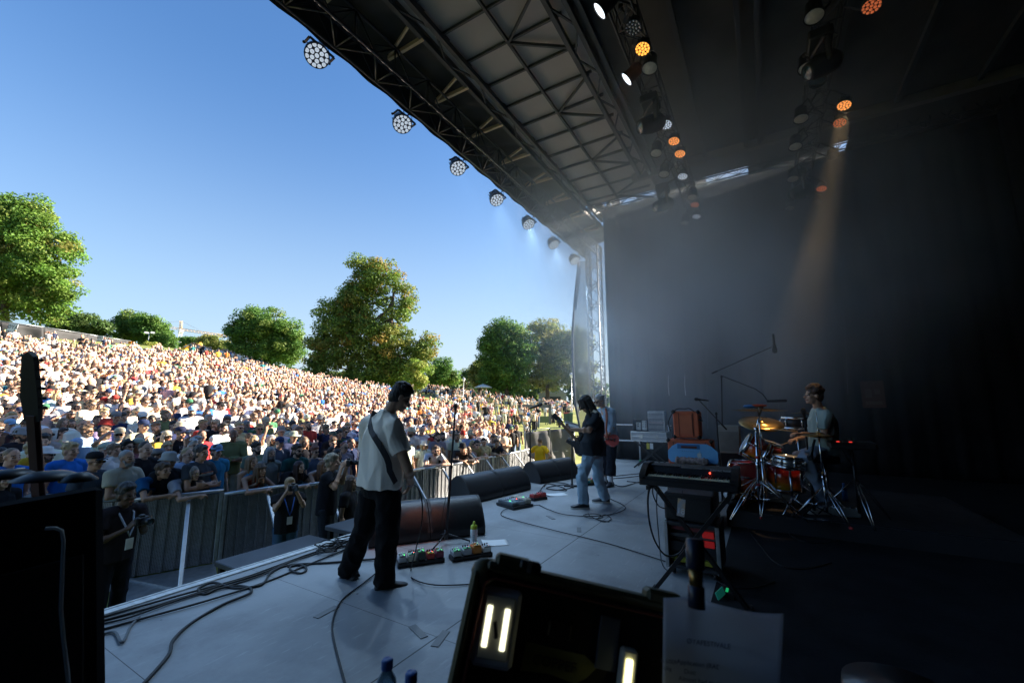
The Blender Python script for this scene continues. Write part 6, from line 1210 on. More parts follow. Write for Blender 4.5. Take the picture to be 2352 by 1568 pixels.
o, z = pit('photographer in dark patterned shirt and white lanyard looking down at a camera', 280, 1136, 5.3, 1.06, 'low camera', -2.85, top='tee', tc=(.022, .018, .022), hk='curly', hc=(.012, .011, .011), skin=(.10, .055, .035), legs=(.012, .014, .025)); lanyard(o, TP['low camera'], (.30, .34, .42)); camera_thing('camera held by the photographer in the dark patterned shirt', o, 'low camera', 1.06); HZ = [(o.location, z)]
o, z = pit('photographer with blond tied back hair, black top and jeans raising a camera', 664, 1113, 6.9, .97, 'camera', fcam(D(664, 1113, 6.9))+.25, top='long', tc=BLK, hk='tail', hc=(.36, .24, .12), legs=(.07, .14, .23)); lanyard(o, TP['camera'], (.04, .12, .4)); camera_thing('camera raised by the blond photographer', o, 'camera', .97); HZ.append((o.location, z))
o, z = pit('grey blond photographer in black T-shirt aiming a long camera to the right', 757, 1062, 6.7, 1.03, 'camera', -2.45, tc=(.012, .013, .018), hk='messy', hc=(.30, .25, .18), legs=(.02, .025, .035)); camera_thing('camera aimed to the right by the grey blond photographer', o, 'camera', 1.03); HZ.append((o.location, z))
o, z = pit('person with long wavy hair in black T-shirt waiting in the pit behind the guitarist', 803, 1108, 7.2, .97, 'down', -2.6, tc=BLK, hk='long', hc=(.10, .06, .04), legs=(.02, .02, .03)); HZ.append((o.location, z))
q = by_head(1240, 1014, 1.66); o = member('guard in bright yellow shirt standing with hands on hips at the end of the barrier', q, facing(q, 2.6), 1.02, 'akimbo', tc=(.85, .48, .02), hk='buzz', hc=br, skin=(.45, .26, .17), legs=BLK, group='people in the pit')
for i, (l, z) in enumerate(HZ):
    if z > G(l.x, l.y)+.04: g0 = G(l.x, l.y)-.02; t = thing('step_box', ['dark box under the photographer in the patterned shirt', 'dark box under the blond photographer', 'dark box under the photographer aiming right', 'dark box under the person waiting in the pit'][i], 'step box', (l.x, l.y, g0), 0, 'boxes in the pit'); b = MB(); b.box((0, 0, (z-g0)/2), (.7, .6, z-g0), b=.02); b.build('box', blackp, t); b = MB(); b.box((0, 0, z-g0-.002), (.66, .56, .008)); b.build('tread', rubber, t)
# ---- everybody else: nearest ones as people, the rest as one mass
TD = [(-2500, 34), (-150, 37), (0, 34.5), (200, 40), (400, 46), (520, 50), (605, 51), (700, 48), (800, 45), (880, 43), (950, 40), (1000, 35), (1065, 29), (1130, 25), (1180, 20), (1215, 17.5), (1216, 0)]
cand = []; r2 = np.random.RandomState(4); rowd = .60
bx = np.array([(p.x, p.y) for p in (along(k*.1) for k in range(int(cum[-1]/.1)))])
t = 6.5
while t < 66:
    dx = .50 if t < 20 else .54; smin, smax = -1.5*t, .06*t; n = int((smax-smin)/dx)
    for i in range(n):
        tt = t+r2.uniform(-.2, .2); s = smin+(i+.5+.5*((int(t/rowd)) % 2))*dx+r2.uniform(-.15, .15); px = 1176+971.6*s/max(tt, 6)
        if px < -160 or px > 1216: continue
        ed = np.interp(px, [a for a, _ in TD], [b_ for _, b_ in TD]); x = HF.x*tt+HR.x*s; y = HF.y*tt+HR.y*s
        if tt > ed: continue
        if tt > ed-9 and px < 560 and r2.rand() < (tt-(ed-9))/9*.75+.1: continue
        if tt > ed-5 and px > 900 and r2.rand() < .5: continue
        if r2.rand() < .05+.5*max(0, noise.noise(Vector((x*.16, y*.16, 3.)))): continue
        cand.append((tt, x, y, px, ed))
    t += rowd
keep = []
for c in cand:
    d = np.hypot(bx[:, 0]-c[1], bx[:, 1]-c[2]); k = d.argmin()
    if d[k] < .5 or (c[1]-STAGE_C.x)**2+(c[2]-STAGE_C.y)**2 < (bx[k][0]-STAGE_C.x)**2+(bx[k][1]-STAGE_C.y)**2: continue
    if c[1] < 2.2 and c[2] < 8.5: continue
    if SP and min((c[1]-a)**2+(c[2]-b_)**2 for a, b_ in SP) < .21: continue
    keep.append(c)
keep.sort(key=lambda c: c[0]); NI = 300-NP[0]
shade = {'shading': ', shading the eyes', 'folded': ', arms folded', 'phone': ', holding hands up together', 'raised': ', one arm raised', 'cup': ', one hand lifted', 'leaning': '', 'down': '', 'akimbo': ', hands on hips'}
rn = random.Random(21)
for c in keep[:NI]:
    while True:
        ps = rn.choices(['down', 'folded', 'shading', 'phone', 'cup', 'raised', 'akimbo'], [50, 16, 8, 9, 10, 2, 3])[0]; sc_ = pick(rn, SHIRTS); hcl = pick(rn, HCOL); hk_ = pick(rn, HK); sg = rn.random() < .45; fem = hk_[0] in ('long', 'bob', 'bangs', 'bun', 'tail')
        hat = rn.choices([None, 'cap', 'bucket', 'hat'], [72, 18, 6, 4])[0]; hatc = rn.choice(HATC); tp = rn.choices(['tee', 'top', 'long'], [70, 25 if fem else 4, 12])[0]
        if ps in ('shading', 'phone', 'raised', 'akimbo') and tp == 'long': tp = 'tee'
        brd = (not fem) and rn.random() < .3
        row = 'near the barrier' if c[0] < 11 else ('in the shaded rows' if c[0] < 14 else 'in the middle rows')
        lab = f"person with {hk_[1]} {hcl[0]} hair{', beard' if brd else ''}{', '+hatc[0]+' '+{'cap': 'cap', 'bucket': 'bucket hat', 'hat': 'sun hat'}[hat] if hat else ''}{', sunglasses' if sg else ''}, {sc_[0]} {dict(tee='T-shirt', top='sleeveless top', long='long sleeves')[tp]}{shade[ps]}"
        if len((lab+' '+row).split()) <= 16: lab = lab+', '+row
        if lab in USED or len(lab.split()) > 16: continue
        USED.add(lab); break
    s = (rn.gauss(.95, .03) if fem else rn.gauss(1.03, .035)); p = (c[1], c[2], G(c[1], c[2]))
    member(lab, p, facing(p, rn.gauss(0, .25)), s, ps, tp, tuple(min(.85, x*rn.uniform(.85, 1.1)) for x in sc_[1]), 'buzz' if (hat and hk_[0] in ('bun', 'curly', 'messy', 'bald')) else hk_[0], hcl[1], rn.choices(SKINS, [20, 18, 18, 14, 10, 12, 4])[0], sg, hat, hatc[1], brd, legs=rn.choice([(.03, .035, .05), (.015, .015, .018), (.12, .17, .25), (.4, .37, .3)]), short=rn.random() < .3)
# ---- the mass: low figures, one object
def lowfig(sit=False, arm='down', hat=0, longh=False, front=True):
    b = MB(); dz = -.62 if sit else 0
    b.ell((0, .02, 1.60+dz), (.078, .095, .118), nu=8, nv=7, mi=0); b.caps((0, -.01, 1.42+dz), (0, 0, 1.54+dz), .055, n=6, mi=0); b.ell((0, .108, 1.585+dz), (.014, .02, .022), nu=5, nv=4, mi=0)
    if hat: b.ell((0, -.01, 1.665+dz), (.092, .11, .07), nu=8, nv=5, mi=4); b.add([(x, .085, 1.655+dz) for x in (-.07, .07)]+[(x, .19, 1.635+dz) for x in (.055, -.055)], [(0, 1, 2, 3)], 4)
    else: b.ell((0, -.018, 1.640+dz), (.088, .100, .090), nu=8, nv=6, mi=1)
    if longh: b.ell((0, -.045, 1.53+dz), (.105, .075, .17), nu=8, nv=6, mi=1)
    else: b.ell((0, -.05, 1.575+dz), (.076, .06, .07), nu=7, nv=5, mi=1)
    b.box((0, .108, 1.606+dz), (.125, .02, .030), mi=3)
    b.oval([((0, 0, .92+dz), .17, .12), ((0, 0, 1.1+dz), .165, .115), ((0, 0, 1.32+dz), .20, .125), ((0, 0, 1.43+dz), .17, .09), ((0, 0, 1.48+dz), .06, .06)], (1, 0, 0), 8, 2)
    for k in (-1, 1):
        s, e, w = (k*.19, 0, 1.41+dz), (k*.26, .0, 1.14+dz), (k*.24, .09, .90+dz)
        if arm == 'fold': e, w = (k*.25, .08, 1.15+dz), (-k*.05, .2, 1.17+dz)
        if arm == 'shade' and k == 1: e, w = (.36, .16, 1.48+dz), (.1, .17, 1.66+dz)
        if arm == 'up' and k == 1: e, w = (.24, .2, 1.3+dz), (.13, .25, 1.48+dz)
        b.tube([s, Vector(s).lerp(Vector(e), .55)], [.068, .066], 6, 2); b.tube([Vector(s).lerp(Vector(e), .5), e, w], [.046, .042, .034], 5, 0)
        if sit: b.tube([(k*.1, 0, .36), (k*.16, .42, .48), (k*.12, .62, .06)], [.09, .07, .05], 6, 5)
        else: b.tube([(k*.09, 0, .95), (k*.1, 0, .5), (k*.1, 0, .02)], [.10, .07, .06], 6, 5)
    tri = []; m = []
    for f, mi in zip(b.f, b.m):
        for i in range(1, len(f)-1): tri.append((f[0], f[i], f[i+1])); m.append(mi)
    return np.array(b.v), np.array(tri), np.array(m)
LF = [lowfig(arm=a, hat=h, longh=l) for a, h, l in (('down', 0, 0), ('fold', 0, 1), ('down', 1, 0), ('shade', 0, 0), ('down', 0, 1), ('up', 1, 0), ('up', 0, 0), ('fold', 0, 0))]; LS = [lowfig(True, a, h, l) for a, h, l in (('down', 0, 1), ('fold', 1, 0), ('shade', 0, 0))]
mass = [(c[1], c[2], False if c[0] < c[4]-9 or c[3] > 700 else r2.rand() < .75) for c in keep[NI:]]
for (p0, p1_, t0, t1, n, st) in ((-150, 420, 35, 46, 80, .9), (420, 600, 50, 62, 60, .5), (1000, 1290, 28, 62, 70, .2), (880, 1130, 74, 92, 150, .6), (1130, 1320, 62, 84, 70, .5), (560, 900, 50, 60, 120, .2)):      # scattered groups on the open grass
    for _ in range(n):
        px = r2.uniform(p0, p1_); tt = r2.uniform(t0, t1); s = (px-1176)/971.6*tt
        for k in range(r2.randint(1, 4)):
            x = HF.x*tt+HR.x*s+r2.uniform(-.9, .9); y = HF.y*tt+HR.y*s+r2.uniform(-.9, .9); mass.append((x, y, r2.rand() < st))
Vv, Ff, Cc = [], [], []; off = 0
sc_w = np.array([x[-1] for x in SHIRTS], float); sc_w /= sc_w.sum(); hc_w = np.array([x[-1] for x in HCOL], float); hc_w /= hc_w.sum()
for (x, y, sit) in mass:
    v, f, m = (LS[r2.randint(3)] if sit else LF[r2.randint(len(LF))]); a = facing((x, y), r2.normal(0, .35)); s = r2.normal(1, .062); ca, sa = math.cos(a), math.sin(a)
    q = v*s; Vv.append(np.stack([x+q[:, 0]*ca-q[:, 1]*sa, y+q[:, 0]*sa+q[:, 1]*ca, G(x, y)+q[:, 2]], -1)); Ff.append(f+off); off += len(v)
    sh_ = np.array(SHIRTS[r2.choice(len(SHIRTS), p=sc_w)][1])*r2.uniform(.8, 1.1); sk = np.array(SKINS[r2.choice(7, p=[.2, .2, .18, .14, .1, .14, .04])])*r2.uniform(.9, 1.1); hr = np.array(HCOL[r2.choice(len(HCOL), p=hc_w)][1]); gl = np.array((.012, .012, .014)) if r2.rand() < .6 else sk*.62
    ht = np.array(HATC[r2.randint(len(HATC))][1]); lg = np.array([(.03, .035, .05), (.015, .015, .018), (.12, .17, .25), (.5, .45, .36)][r2.randint(4)]); Cc.append(np.stack([sk, hr, sh_, gl, ht, lg])[m])
Vv = np.concatenate(Vv); Ff = np.concatenate(Ff); Cc = np.concatenate(Cc)
def tris(name, V, F, col, m, smooth=False):
    me = bpy.data.meshes.new(name); me.vertices.add(len(V)); me.vertices.foreach_set('co', V.astype(np.float32).ravel()); me.loops.add(F.size); me.loops.foreach_set('vertex_index', F.astype(np.int32).ravel()); k = F.shape[1]
    me.polygons.add(len(F)); me.polygons.foreach_set('loop_start', np.arange(0, F.size, k, dtype=np.int32))
    at = me.attributes.new('tint', 'FLOAT_COLOR', 'FACE'); at.data.foreach_set('color', np.concatenate([col, np.ones((len(col), 1))], 1).astype(np.float32).ravel())
    me.polygons.foreach_set('use_smooth', np.full(len(F), smooth)); me.update(calc_edges=True); me.validate(); me.materials.append(m); return me
def tintmat(name, rough=.85, transl=0., var=0.):
    m = bpy.data.materials.new(name); m.use_nodes = True; n = m.node_tree.nodes; L = m.node_tree.links; b = n['Principled BSDF']; b.inputs['Roughness'].default_value = rough; b.inputs['Specular IOR Level'].default_value = .3; a = n.new('ShaderNodeAttribute'); a.attribute_name = 'tint'; out = a.outputs['Color']
    if var:
        tc = n.new('ShaderNodeTexCoord'); z = n.new('ShaderNodeTexNoise'); z.inputs['Scale'].default_value = .55; z.inputs['Detail'].default_value = 4; L.new(tc.outputs['Object'], z.inputs[0]); r = n.new('ShaderNodeMapRange'); r.inputs[1].default_value = .3; r.inputs[2].default_value = .7; r.inputs[3].default_value = 1-var; r.inputs[4].default_value = 1+var; L.new(z.outputs[0], r.inputs[0])
        mx = n.new('ShaderNodeMix'); mx.data_type = 'RGBA'; mx.blend_type = 'MULTIPLY'; mx.inputs[0].default_value = 1; L.new(out, mx.inputs[6]); L.new(r.outputs[0], mx.inputs[7]); out = mx.outputs[2]
    L.new(out, b.inputs['Base Color'])
    if transl:
        t = n.new('ShaderNodeBsdfTranslucent'); L.new(out, t.inputs[0]); x = n.new('ShaderNodeMixShader'); x.inputs[0].default_value = transl; L.new(b.outputs[0], x.inputs[1]); L.new(t.outputs[0], x.inputs[2]); L.new(x.outputs[0], n['Material Output'].inputs[0])
    return m
mo = bpy.data.objects.new('crowd', tris('crowd', Vv, Ff, Cc, tintmat('crowd tint'), True)); C.objects.link(mo)
tag(mo, 'dense sunlit crowd filling the grassy slope behind the shaded front rows', 'crowd', kind='stuff')
print('people', NP[0], 'mass', len(mass), 'tris', len(Ff))
# ============================================================ trees
leafm = tintmat('leaf tint', .6, .40, .25); barkm = mat('bark', (.10, .075, .055), .9, var=.35, scale=5, stretch=(1, 1, .2), bump=.6, bscale=14)
def tree(label, trunk, ells, dep, base_px, pal, n, leaf=.42, group='trees around the crowd', name='park_tree', seed=1, limbs=6, cl=1.25, thin=None, trunk_r=.38, spread=.8, splits=None):
    rs = np.random.RandomState(seed); q = D(base_px[0], base_px[1], dep); base = Vector((q.x, q.y, G(q.x, q.y))); t = thing(name, label, 'tree', base, 0, group); k = dep/FPX
    cs, rad = [], []; vol = np.array([e[2]*e[3] for e in ells], float); vol /= vol.sum(); n = int(n*2.5); N = max(20, int(n/125)); leaf *= .92; cc = []
    for i in range(N):
        e = ells[rs.choice(len(ells), p=vol)]; d = rs.normal(size=3); d /= np.linalg.norm(d); r = rs.uniform(.12, 1.0)**.55
        c = np.array(D(e[0]+d[0]*r*e[2], e[1]-d[2]*r*e[3], dep+d[1]*r*(e[2]+e[3])*.5*k*spread))
        if thin and any((e2[0]-(e[0]+d[0]*r*e[2]))**2/e2[2]**2+(e2[1]-(e[1]-d[2]*r*e[3]))**2/e2[3]**2 < 1 for e2 in thin) and rs.rand() < .82: continue
        cc.append((c, d, cl*rs.uniform(.5, 1.05)))
    V, F, Cl = [], [], []; o = 0; pal = np.array(pal)
    for (c, d, r) in cc:
        m = max(20, int(n/len(cc)*rs.uniform(.6, 1.4)*r/cl)); u = rs.normal(size=(m, 3)); u /= np.linalg.norm(u, axis=1)[:, None]; rr = r*rs.uniform(.35, 1.08, m)**.7; p = c+u*rr[:, None]*np.array([1.15, 1.15, .75])
        nn = u*.8+np.array([0, 0, .55])+rs.normal(size=(m, 3))*.55; nn /= np.linalg.norm(nn, axis=1)[:, None]; a = np.cross(nn, rs.normal(size=(m, 3))); a /= np.linalg.norm(a, axis=1)[:, None]; b_ = np.cross(nn, a)
        L = (leaf*rs.uniform(.55, 1.25, m))[:, None]; tip = p+a*L*.62-nn*L*.12; s1 = p+b_*L*.36; s2 = p-b_*L*.36; bk = p-a*L*.5
        V.append(np.stack([bk, s2, tip, s1], 1).reshape(-1, 3)); F.append(np.arange(o, o+4*m).reshape(-1, 4)); o += 4*m
        w = 1.4*pal[rs.choice(len(pal), p=np.array([.5, .3]+[.2/(len(pal)-2)]*(len(pal)-2)) if len(pal) > 2 else None)]*rs.uniform(.85, 1.15); Cl.append(w*rs.uniform(.82, 1.18, (m, 1))*np.ones(3))
    V = np.concatenate(V)-np.array(base); F = np.concatenate(F); Cl = np.concatenate(Cl); me = tris('crown', V, F, Cl, leafm); cr = bpy.data.objects.new('crown', me); C.objects.link(cr); cr.parent = t
    b = MB(); top = Vector(D(trunk[0], trunk[1], dep))-base; m_ = top*.45+Vector((rs.uniform(-.3, .3), rs.uniform(-.3, .3), 0)); b.tube([(0, 0, -.3), (0, 0, .5), m_, top], [trunk_r*1.5, trunk_r*1.1, trunk_r*.8, trunk_r*.3], 10)
    for i in range(min(limbs, len(cc))):
        e = Vector(cc[rs.randint(len(cc))][0])-base; st = m_.lerp(top, rs.uniform(-.5, .9)); md = st.lerp(e, .5)+Vector((0, 0, -.06*(e-st).length)); b.tube([st, md, e], [trunk_r*.42, trunk_r*.26, trunk_r*.07], 6)
    b.build('trunk', barkm, t); return t
GA = [(.075, .15, .022), (.11, .18, .03), (.15, .20, .04), (.17, .17, .04)]; GB = [(.06, .13, .026), (.085, .16, .032), (.13, .18, .04)]; GC = [(.085, .14, .024), (.12, .16, .03), (.19, .14, .03), (.15, .16, .035)]; GY = [(.13, .20, .03), (.20, .25, .045), (.25, .26, .06)]; GD = [(.045, .09, .022), (.065, .11, .03), (.09, .13, .035)]; GO = [(.13, .16, .04), (.18, .18, .05), (.19, .19, .06), (.09, .14, .03)]
tree('big broad maple rising above the dark fence at the far left', (20, 560), [(20, 560, 90, 112), (95, 595, 80, 88), (60, 505, 66, 62), (128, 650, 56, 55), (0, 680, 110, 60), (110, 700, 70, 42), (-60, 600, 100, 160), (158, 572, 28, 38), (10, 478, 45, 40)], 64, (20, 750), GA, 36000, .42, seed=3, cl=1.5, trunk_r=.5)
tree('dark low trees right of the big maple behind the fence', (200, 745), [(200, 748, 42, 24), (150, 738, 46, 26), (236, 757, 24, 17)], 80, (195, 775), GD, 7000, .42, seed=4, cl=1.3)
tree('feathery birch in the hilltop clump behind the fence', (292, 740), [(292, 736, 26, 24), (282, 757, 24, 26), (305, 765, 25, 25)], 86, (290, 790), GB, 5000, .4, seed=5, cl=1.2, trunk_r=.22)
tree('bushy dark green tree in the middle of the hilltop clump', (345, 750), [(330, 752, 36, 34), (352, 766, 36, 32), (325, 735, 20, 18)], 84, (340, 800), GB, 7000, .4, seed=6, cl=1.25)
tree('slim pointed tree at the right end of the hilltop clump', (379, 742), [(379, 742, 5, 8), (378, 758, 9, 11), (384, 775, 20, 19), (392, 788, 17, 14)], 86, (382, 800), GB, 3500, .36, seed=7, cl=.9, trunk_r=.18)
tree('round light green bush below the hilltop clump', (345, 802), [(345, 801, 21, 17), (330, 808, 14, 12)], 76, (345, 822), GY, 2600, .34, seed=8, cl=.8, name='bush', trunk_r=.12)
tree('light green bush in front of the dark fence', (258, 792), [(258, 790, 17, 13)], 74, (258, 806), GY, 1500, .34, seed=9, cl=.7, name='bush', trunk_r=.1)
tree('small round tree just right of the tower crane', (432, 780), [(432, 783, 20, 13), (425, 790, 14, 10)], 120, (432, 805), GB, 2200, .5, seed=10, cl=1.1)
tree('pair of spreading trees behind the concrete bank', (485, 785), [(478, 786, 26, 20), (505, 794, 18, 17), (460, 792, 14, 14), (520, 800, 16, 16)], 118, (490, 815), GO, 4500, .5, seed=12, cl=1.3)
tree('rounded dense maple left of the tallest tree', (605, 745), [(600, 742, 66, 38), (560, 772, 46, 42), (650, 776, 46, 52), (610, 808, 82, 34), (538, 760, 24, 24), (672, 806, 26, 32)], 86, (605, 852), GB, 24000, .42, seed=13, cl=1.45, trunk_r=.42, limbs=10)
tree('tallest tree of the park with browning crown and visible upper limbs', (905, 660), [(866, 638, 66, 46), (822, 600, 26, 16), (908, 700, 44, 56), (820, 690, 58, 52), (772, 742, 60, 56), (752, 812, 54, 60), (836, 772, 76, 70), (830, 850, 80, 40), (905, 800, 60, 66), (962, 822, 44, 44), (900, 862, 50, 36), (780, 882, 56, 24), (985, 790, 22, 24), (850, 885, 60, 22), (730, 850, 30, 40)], 66, (884, 905), GC, 42000, .38, seed=14, cl=1.35, trunk_r=.5, limbs=16, thin=[(900, 680, 24, 20)])
tree('slender yellow green young tree right of the tallest tree', (957, 870), [(958, 852, 20, 24), (962, 872, 20, 16), (950, 868, 16, 16)], 58, (957, 908), GY, 2600, .3, seed=15, cl=.8, trunk_r=.09)
tree('green tree standing behind the yellow young tree', (1018, 845), [(1014, 850, 30, 32), (1036, 866, 18, 22), (1000, 872, 28, 20)], 104, (1018, 897), GB, 6000, .48, seed=16, cl=1.4)
tree('distant hazy green trees seen past the lamp post', (1070, 862), [(1068, 862, 18, 15), (1085, 858, 14, 16), (1050, 872, 14, 12)], 150, (1068, 890), GD, 3000, .6, seed=17, cl=1.6)
tree('yellowish tree at the left foot of the pair of great trees', (1100, 850), [(1098, 848, 18, 22), (1106, 872, 20, 18)], 80, (1100, 905), GO, 3500, .38, seed=18, cl=1.1)
tree('great dark green tree, left of the pair before the banner', (1158, 770), [(1156, 766, 42, 38), (1130, 812, 36, 50), (1165, 842, 52, 50), (1192, 800, 38, 58), (1122, 866, 26, 26), (1170, 884, 44, 24)], 76, (1165, 918), GB, 22000, .38, seed=19, cl=1.35, limbs=10)
tree('great olive tree, right of the pair, half behind the banner', (1258, 770), [(1252, 776, 48, 46), (1285, 826, 38, 66), (1232, 838, 46, 56), (1262, 872, 48, 28), (1320, 800, 40, 50), (1340, 860, 40, 40)], 80, (1258, 920), GO, 24000, .38, seed=20, cl=1.35, limbs=14)
# distant wood closing the horizon
Vv_ = []; 
for i, (px0, px1, dep, h, pal, lab) in enumerate(((180, 560, 190, 9, GD, 'far wood behind the hilltop'), (560, 1400, 190, 11, GD, 'far wood closing the park'),)):
    rs = np.random.RandomState(40+i); V, F, Cl = [], [], []; o = 0
    for j in range(70):
        px = rs.uniform(px0, px1); q = D(px, 905, dep+rs.uniform(-15, 15)); z0 = G(q.x, q.y); r = rs.uniform(3, 5)
        m = 90; u = rs.normal(size=(m, 3)); u /= np.linalg.norm(u, axis=1)[:, None]; p = np.array([q.x, q.y, z0+h*.45])+u*np.array([r, r, h*.55*rs.uniform(.7, 1.1)]); nn = u+rs.normal(size=(m, 3))*.5; nn /= np.linalg.norm(nn, axis=1)[:, None]; a = np.cross(nn, rs.normal(size=(m, 3))); a /= np.linalg.norm(a, axis=1)[:, None]; b_ = np.cross(nn, a); L = rs.uniform(.9, 1.8, (m, 1))
        V.append(np.stack([p-a*L, p-b_*L*.7, p+a*L, p+b_*L*.7], 1).reshape(-1, 3)); F.append(np.arange(o, o+4*m).reshape(-1, 4)); o += 4*m; Cl.append(np.array(pal[rs.randint(3)])*rs.uniform(.7, 1.3, (m, 1))*np.ones(3))
    w = bpy.data.objects.new('far_wood', tris('far_wood', np.concatenate(V), np.concatenate(F), np.concatenate(Cl), leafm)); C.objects.link(w); tag(w, lab, 'wood', kind='stuff')
# ============================================================ fence with banners at the top of the slope
fabm = mat('dark fence fabric', (.035, .035, .038), .8, var=.3, scale=1.2, bump=.5, bscale=4)
FP = [(-160, 718, 762, 52), (-60, 730, 772, 53), (0, 738, 779, 54), (100, 752, 789, 57), (200, 768, 797, 62), (252, 777, 801, 66), (300, 784, 806, 70)]
fn = thing('fence', 'long dark fabric fence along the top of the slope at left', 'fence', D(0, 770, 54))
for i in range(len(FP)-1):
    a, c = FP[i], FP[i+1]; b = MB()
    def ff(u, v, a=a, c=c): x = a[0]+(c[0]-a[0])*u; yt = a[1]+(c[1]-a[1])*u; yb = a[2]+(c[2]-a[2])*u; q = D(x, yb+8+(yt-yb-8)*v, a[3]+(c[3]-a[3])*u+.12*math.sin(u*9+i)*math.sin(v*3.1)); return q
    b.grid(ff, 16, 5); o = b.build('panel', fabm, fn, world=True); s = o.modifiers.new('t', 'SOLIDIFY'); s.thickness = .02
    b = MB(); b.cyl(D(a[0], a[1]-1, a[3]), D(c[0], c[1]-1, c[3]), .045, 8); b.build('top_rail', galv, fn, world=True)
for (x, yt, yb, dd) in FP: b = MB(); b.cyl(D(x, yt-2, dd+.1), D(x, yb+10, dd+.1), .05, 8); b.build('post', galv, fn, world=True)
def banner(label, px, yt, yb, w, dep, tilt, col, lines, sz):
    q = D(px, (yt+yb)/2, dep); k = dep/FPX; t = thing('banner', label, 'banner', q, 0, 'banners on the dark fence'); R = basis(-HF, RT)@Matrix.Rotation(tilt, 3, 'Z')
    b = MB(); b.box((0, 0, 0), (w*k, (yb-yt)*k, .03), R); b.build('cloth', col, t)
    for i in range(lines): text('lettering', 'ØYA', sz*k, mat('banner ink', (.015, .015, .02), .7), t, R@Vector((0, ((lines-1)/2-i)*(yb-yt)*k/lines*.95, .03)), R, .004)
bw = mat('banner cloth', (.62, .62, .64), .8, var=.12, scale=20)
banner('pale leaning festival banner with two lines of letters on the fence', 27, 743, 773, 22, 53.2, -.16, bw, 2, 12); banner('pale narrow festival banner with three lines of letters on the fence', 229, 771, 797, 13, 63, -.05, bw, 3, 7); banner('orange banner at the right end of the dark fence', 297, 783, 807, 8, 69, -.06, mat('orange cloth', (.7, .25, .03), .8), 0, 5)
# lamp posts
def lamppost(label, px, yt, dep, r=.05):
    q = D(px, yt, dep); g0 = G(q.x, q.y); t = thing('lamp_post', label, 'lamp post', (q.x, q.y, g0), 0, 'park lamp posts'); h = q.z-g0; b = MB(); b.tube([(0, 0, -.1), (0, 0, .8), (0, 0, h-.5)], [r*1.4, r, r*.8], 8); b.build('pole', galv, t)
    b = MB(); b.lathe([(.10, h-.5), (.24, h-.1), (.24, h-.08), (.05, h), (0, h)], 12); b.build('lantern', mat('lantern glass', (.7, .72, .72), .3), t); b = MB(); b.lathe([(.27, h-.1), (.2, h+.02), (.03, h+.14), (0, h+.2)], 12); b.build('lantern_cap', galv, t)
lamppost('park lamp post standing right of the first microphone stand', 1065, 869, 62); lamppost('park lamp post just left of the mesh banner', 1312, 858, 54)
# small floodlight mast
q = D(343, 764, 80); g0 = G(q.x, q.y); t = thing('floodlight_mast', 'slim mast with two small floodlights before the hilltop clump', 'mast', (q.x, q.y, g0)); h = q.z-g0; b = MB(); b.cyl((0, 0, -.1), (0, 0, h), .06, 8); b.build('pole', galv, t)
for s in (-1, 1): b = MB(); b.box(RT*s*.6+Vector((0, 0, h)), (.7, .3, .35), b=.05); b.build('floodlight', galv, t)
# white parasol, booth, bins, tents
q = D(1110, 886, 74); g0 = G(q.x, q.y); t = thing('parasol', 'white open parasol on the far grass', 'parasol', (q.x, q.y, g0)); h = max(2.2, q.z-g0); b = MB(); b.lathe([(0, h+.35), (.8, h+.1), (1.6, h-.25), (1.6, h-.32), (0, h+.22)], 12, sm=False); b.build('canopy', white, t); b = MB(); b.cyl((0, 0, -.1), (0, 0, h+.4), .04, 8); b.build('pole', galv, t)
q = D(1228, 952, 40); g0 = G(q.x, q.y); z1_ = D(1228, 929, 40).z; t = thing('exit_gate', 'dark square gate frame with notices on the grass', 'gate', (q.x, q.y, g0)); k = 40/FPX; b = MB(); R = basis(-HF, RT); hh = z1_-g0
b.box(Vector((0, 0, hh-.16)), (75*k, .32, .1), R); b.build('header', mat('gate grey', (.13, .13, .13), .7), t)
for s in (-1, 1): b = MB(); b.box(RT*s*35*k+Vector((0, 0, hh/2)), (.24, hh, .1), R); b.build('side_post', mat('gate grey', (.13, .13, .13), .7), t)
b = MB(); b.box(Vector((0, 0, .45))-HF*.0, (66*k, .6, .05), R); b.build('low_screen', mat('gate green', (.12, .16, .08), .8), t); b = MB(); b.box(RT*-30*k+Vector((0, 0, hh-.2))-HF*.08, (.22, .22, .03), R); b.build('notice', white, t)
for px, c, lab in ((1301, (.35, .03, .03), 'litter bin with red lid beside the banner foot'), (1309, (.03, .13, .06), 'green litter bin beside the red lidded one')):
    q = D(px, 955, 46); g0 = G(q.x, q.y); t = thing('litter_bin', lab, 'bin', (q.x, q.y, g0), 0, 'litter bins'); b = MB(); b.prism([(-.25, 0), (.25, 0), (.3, .95), (-.3, .95)], .55, R=basis(-HF, RT)); b.build('bin_body', mat('bin green', (.04, .08, .05), .6), t); b = MB(); b.box((0, 0, 1.0), (.66, .12, .62), basis(-HF, RT), b=.03); b.build('lid', mat('lid %s' % px, c, .5), t)
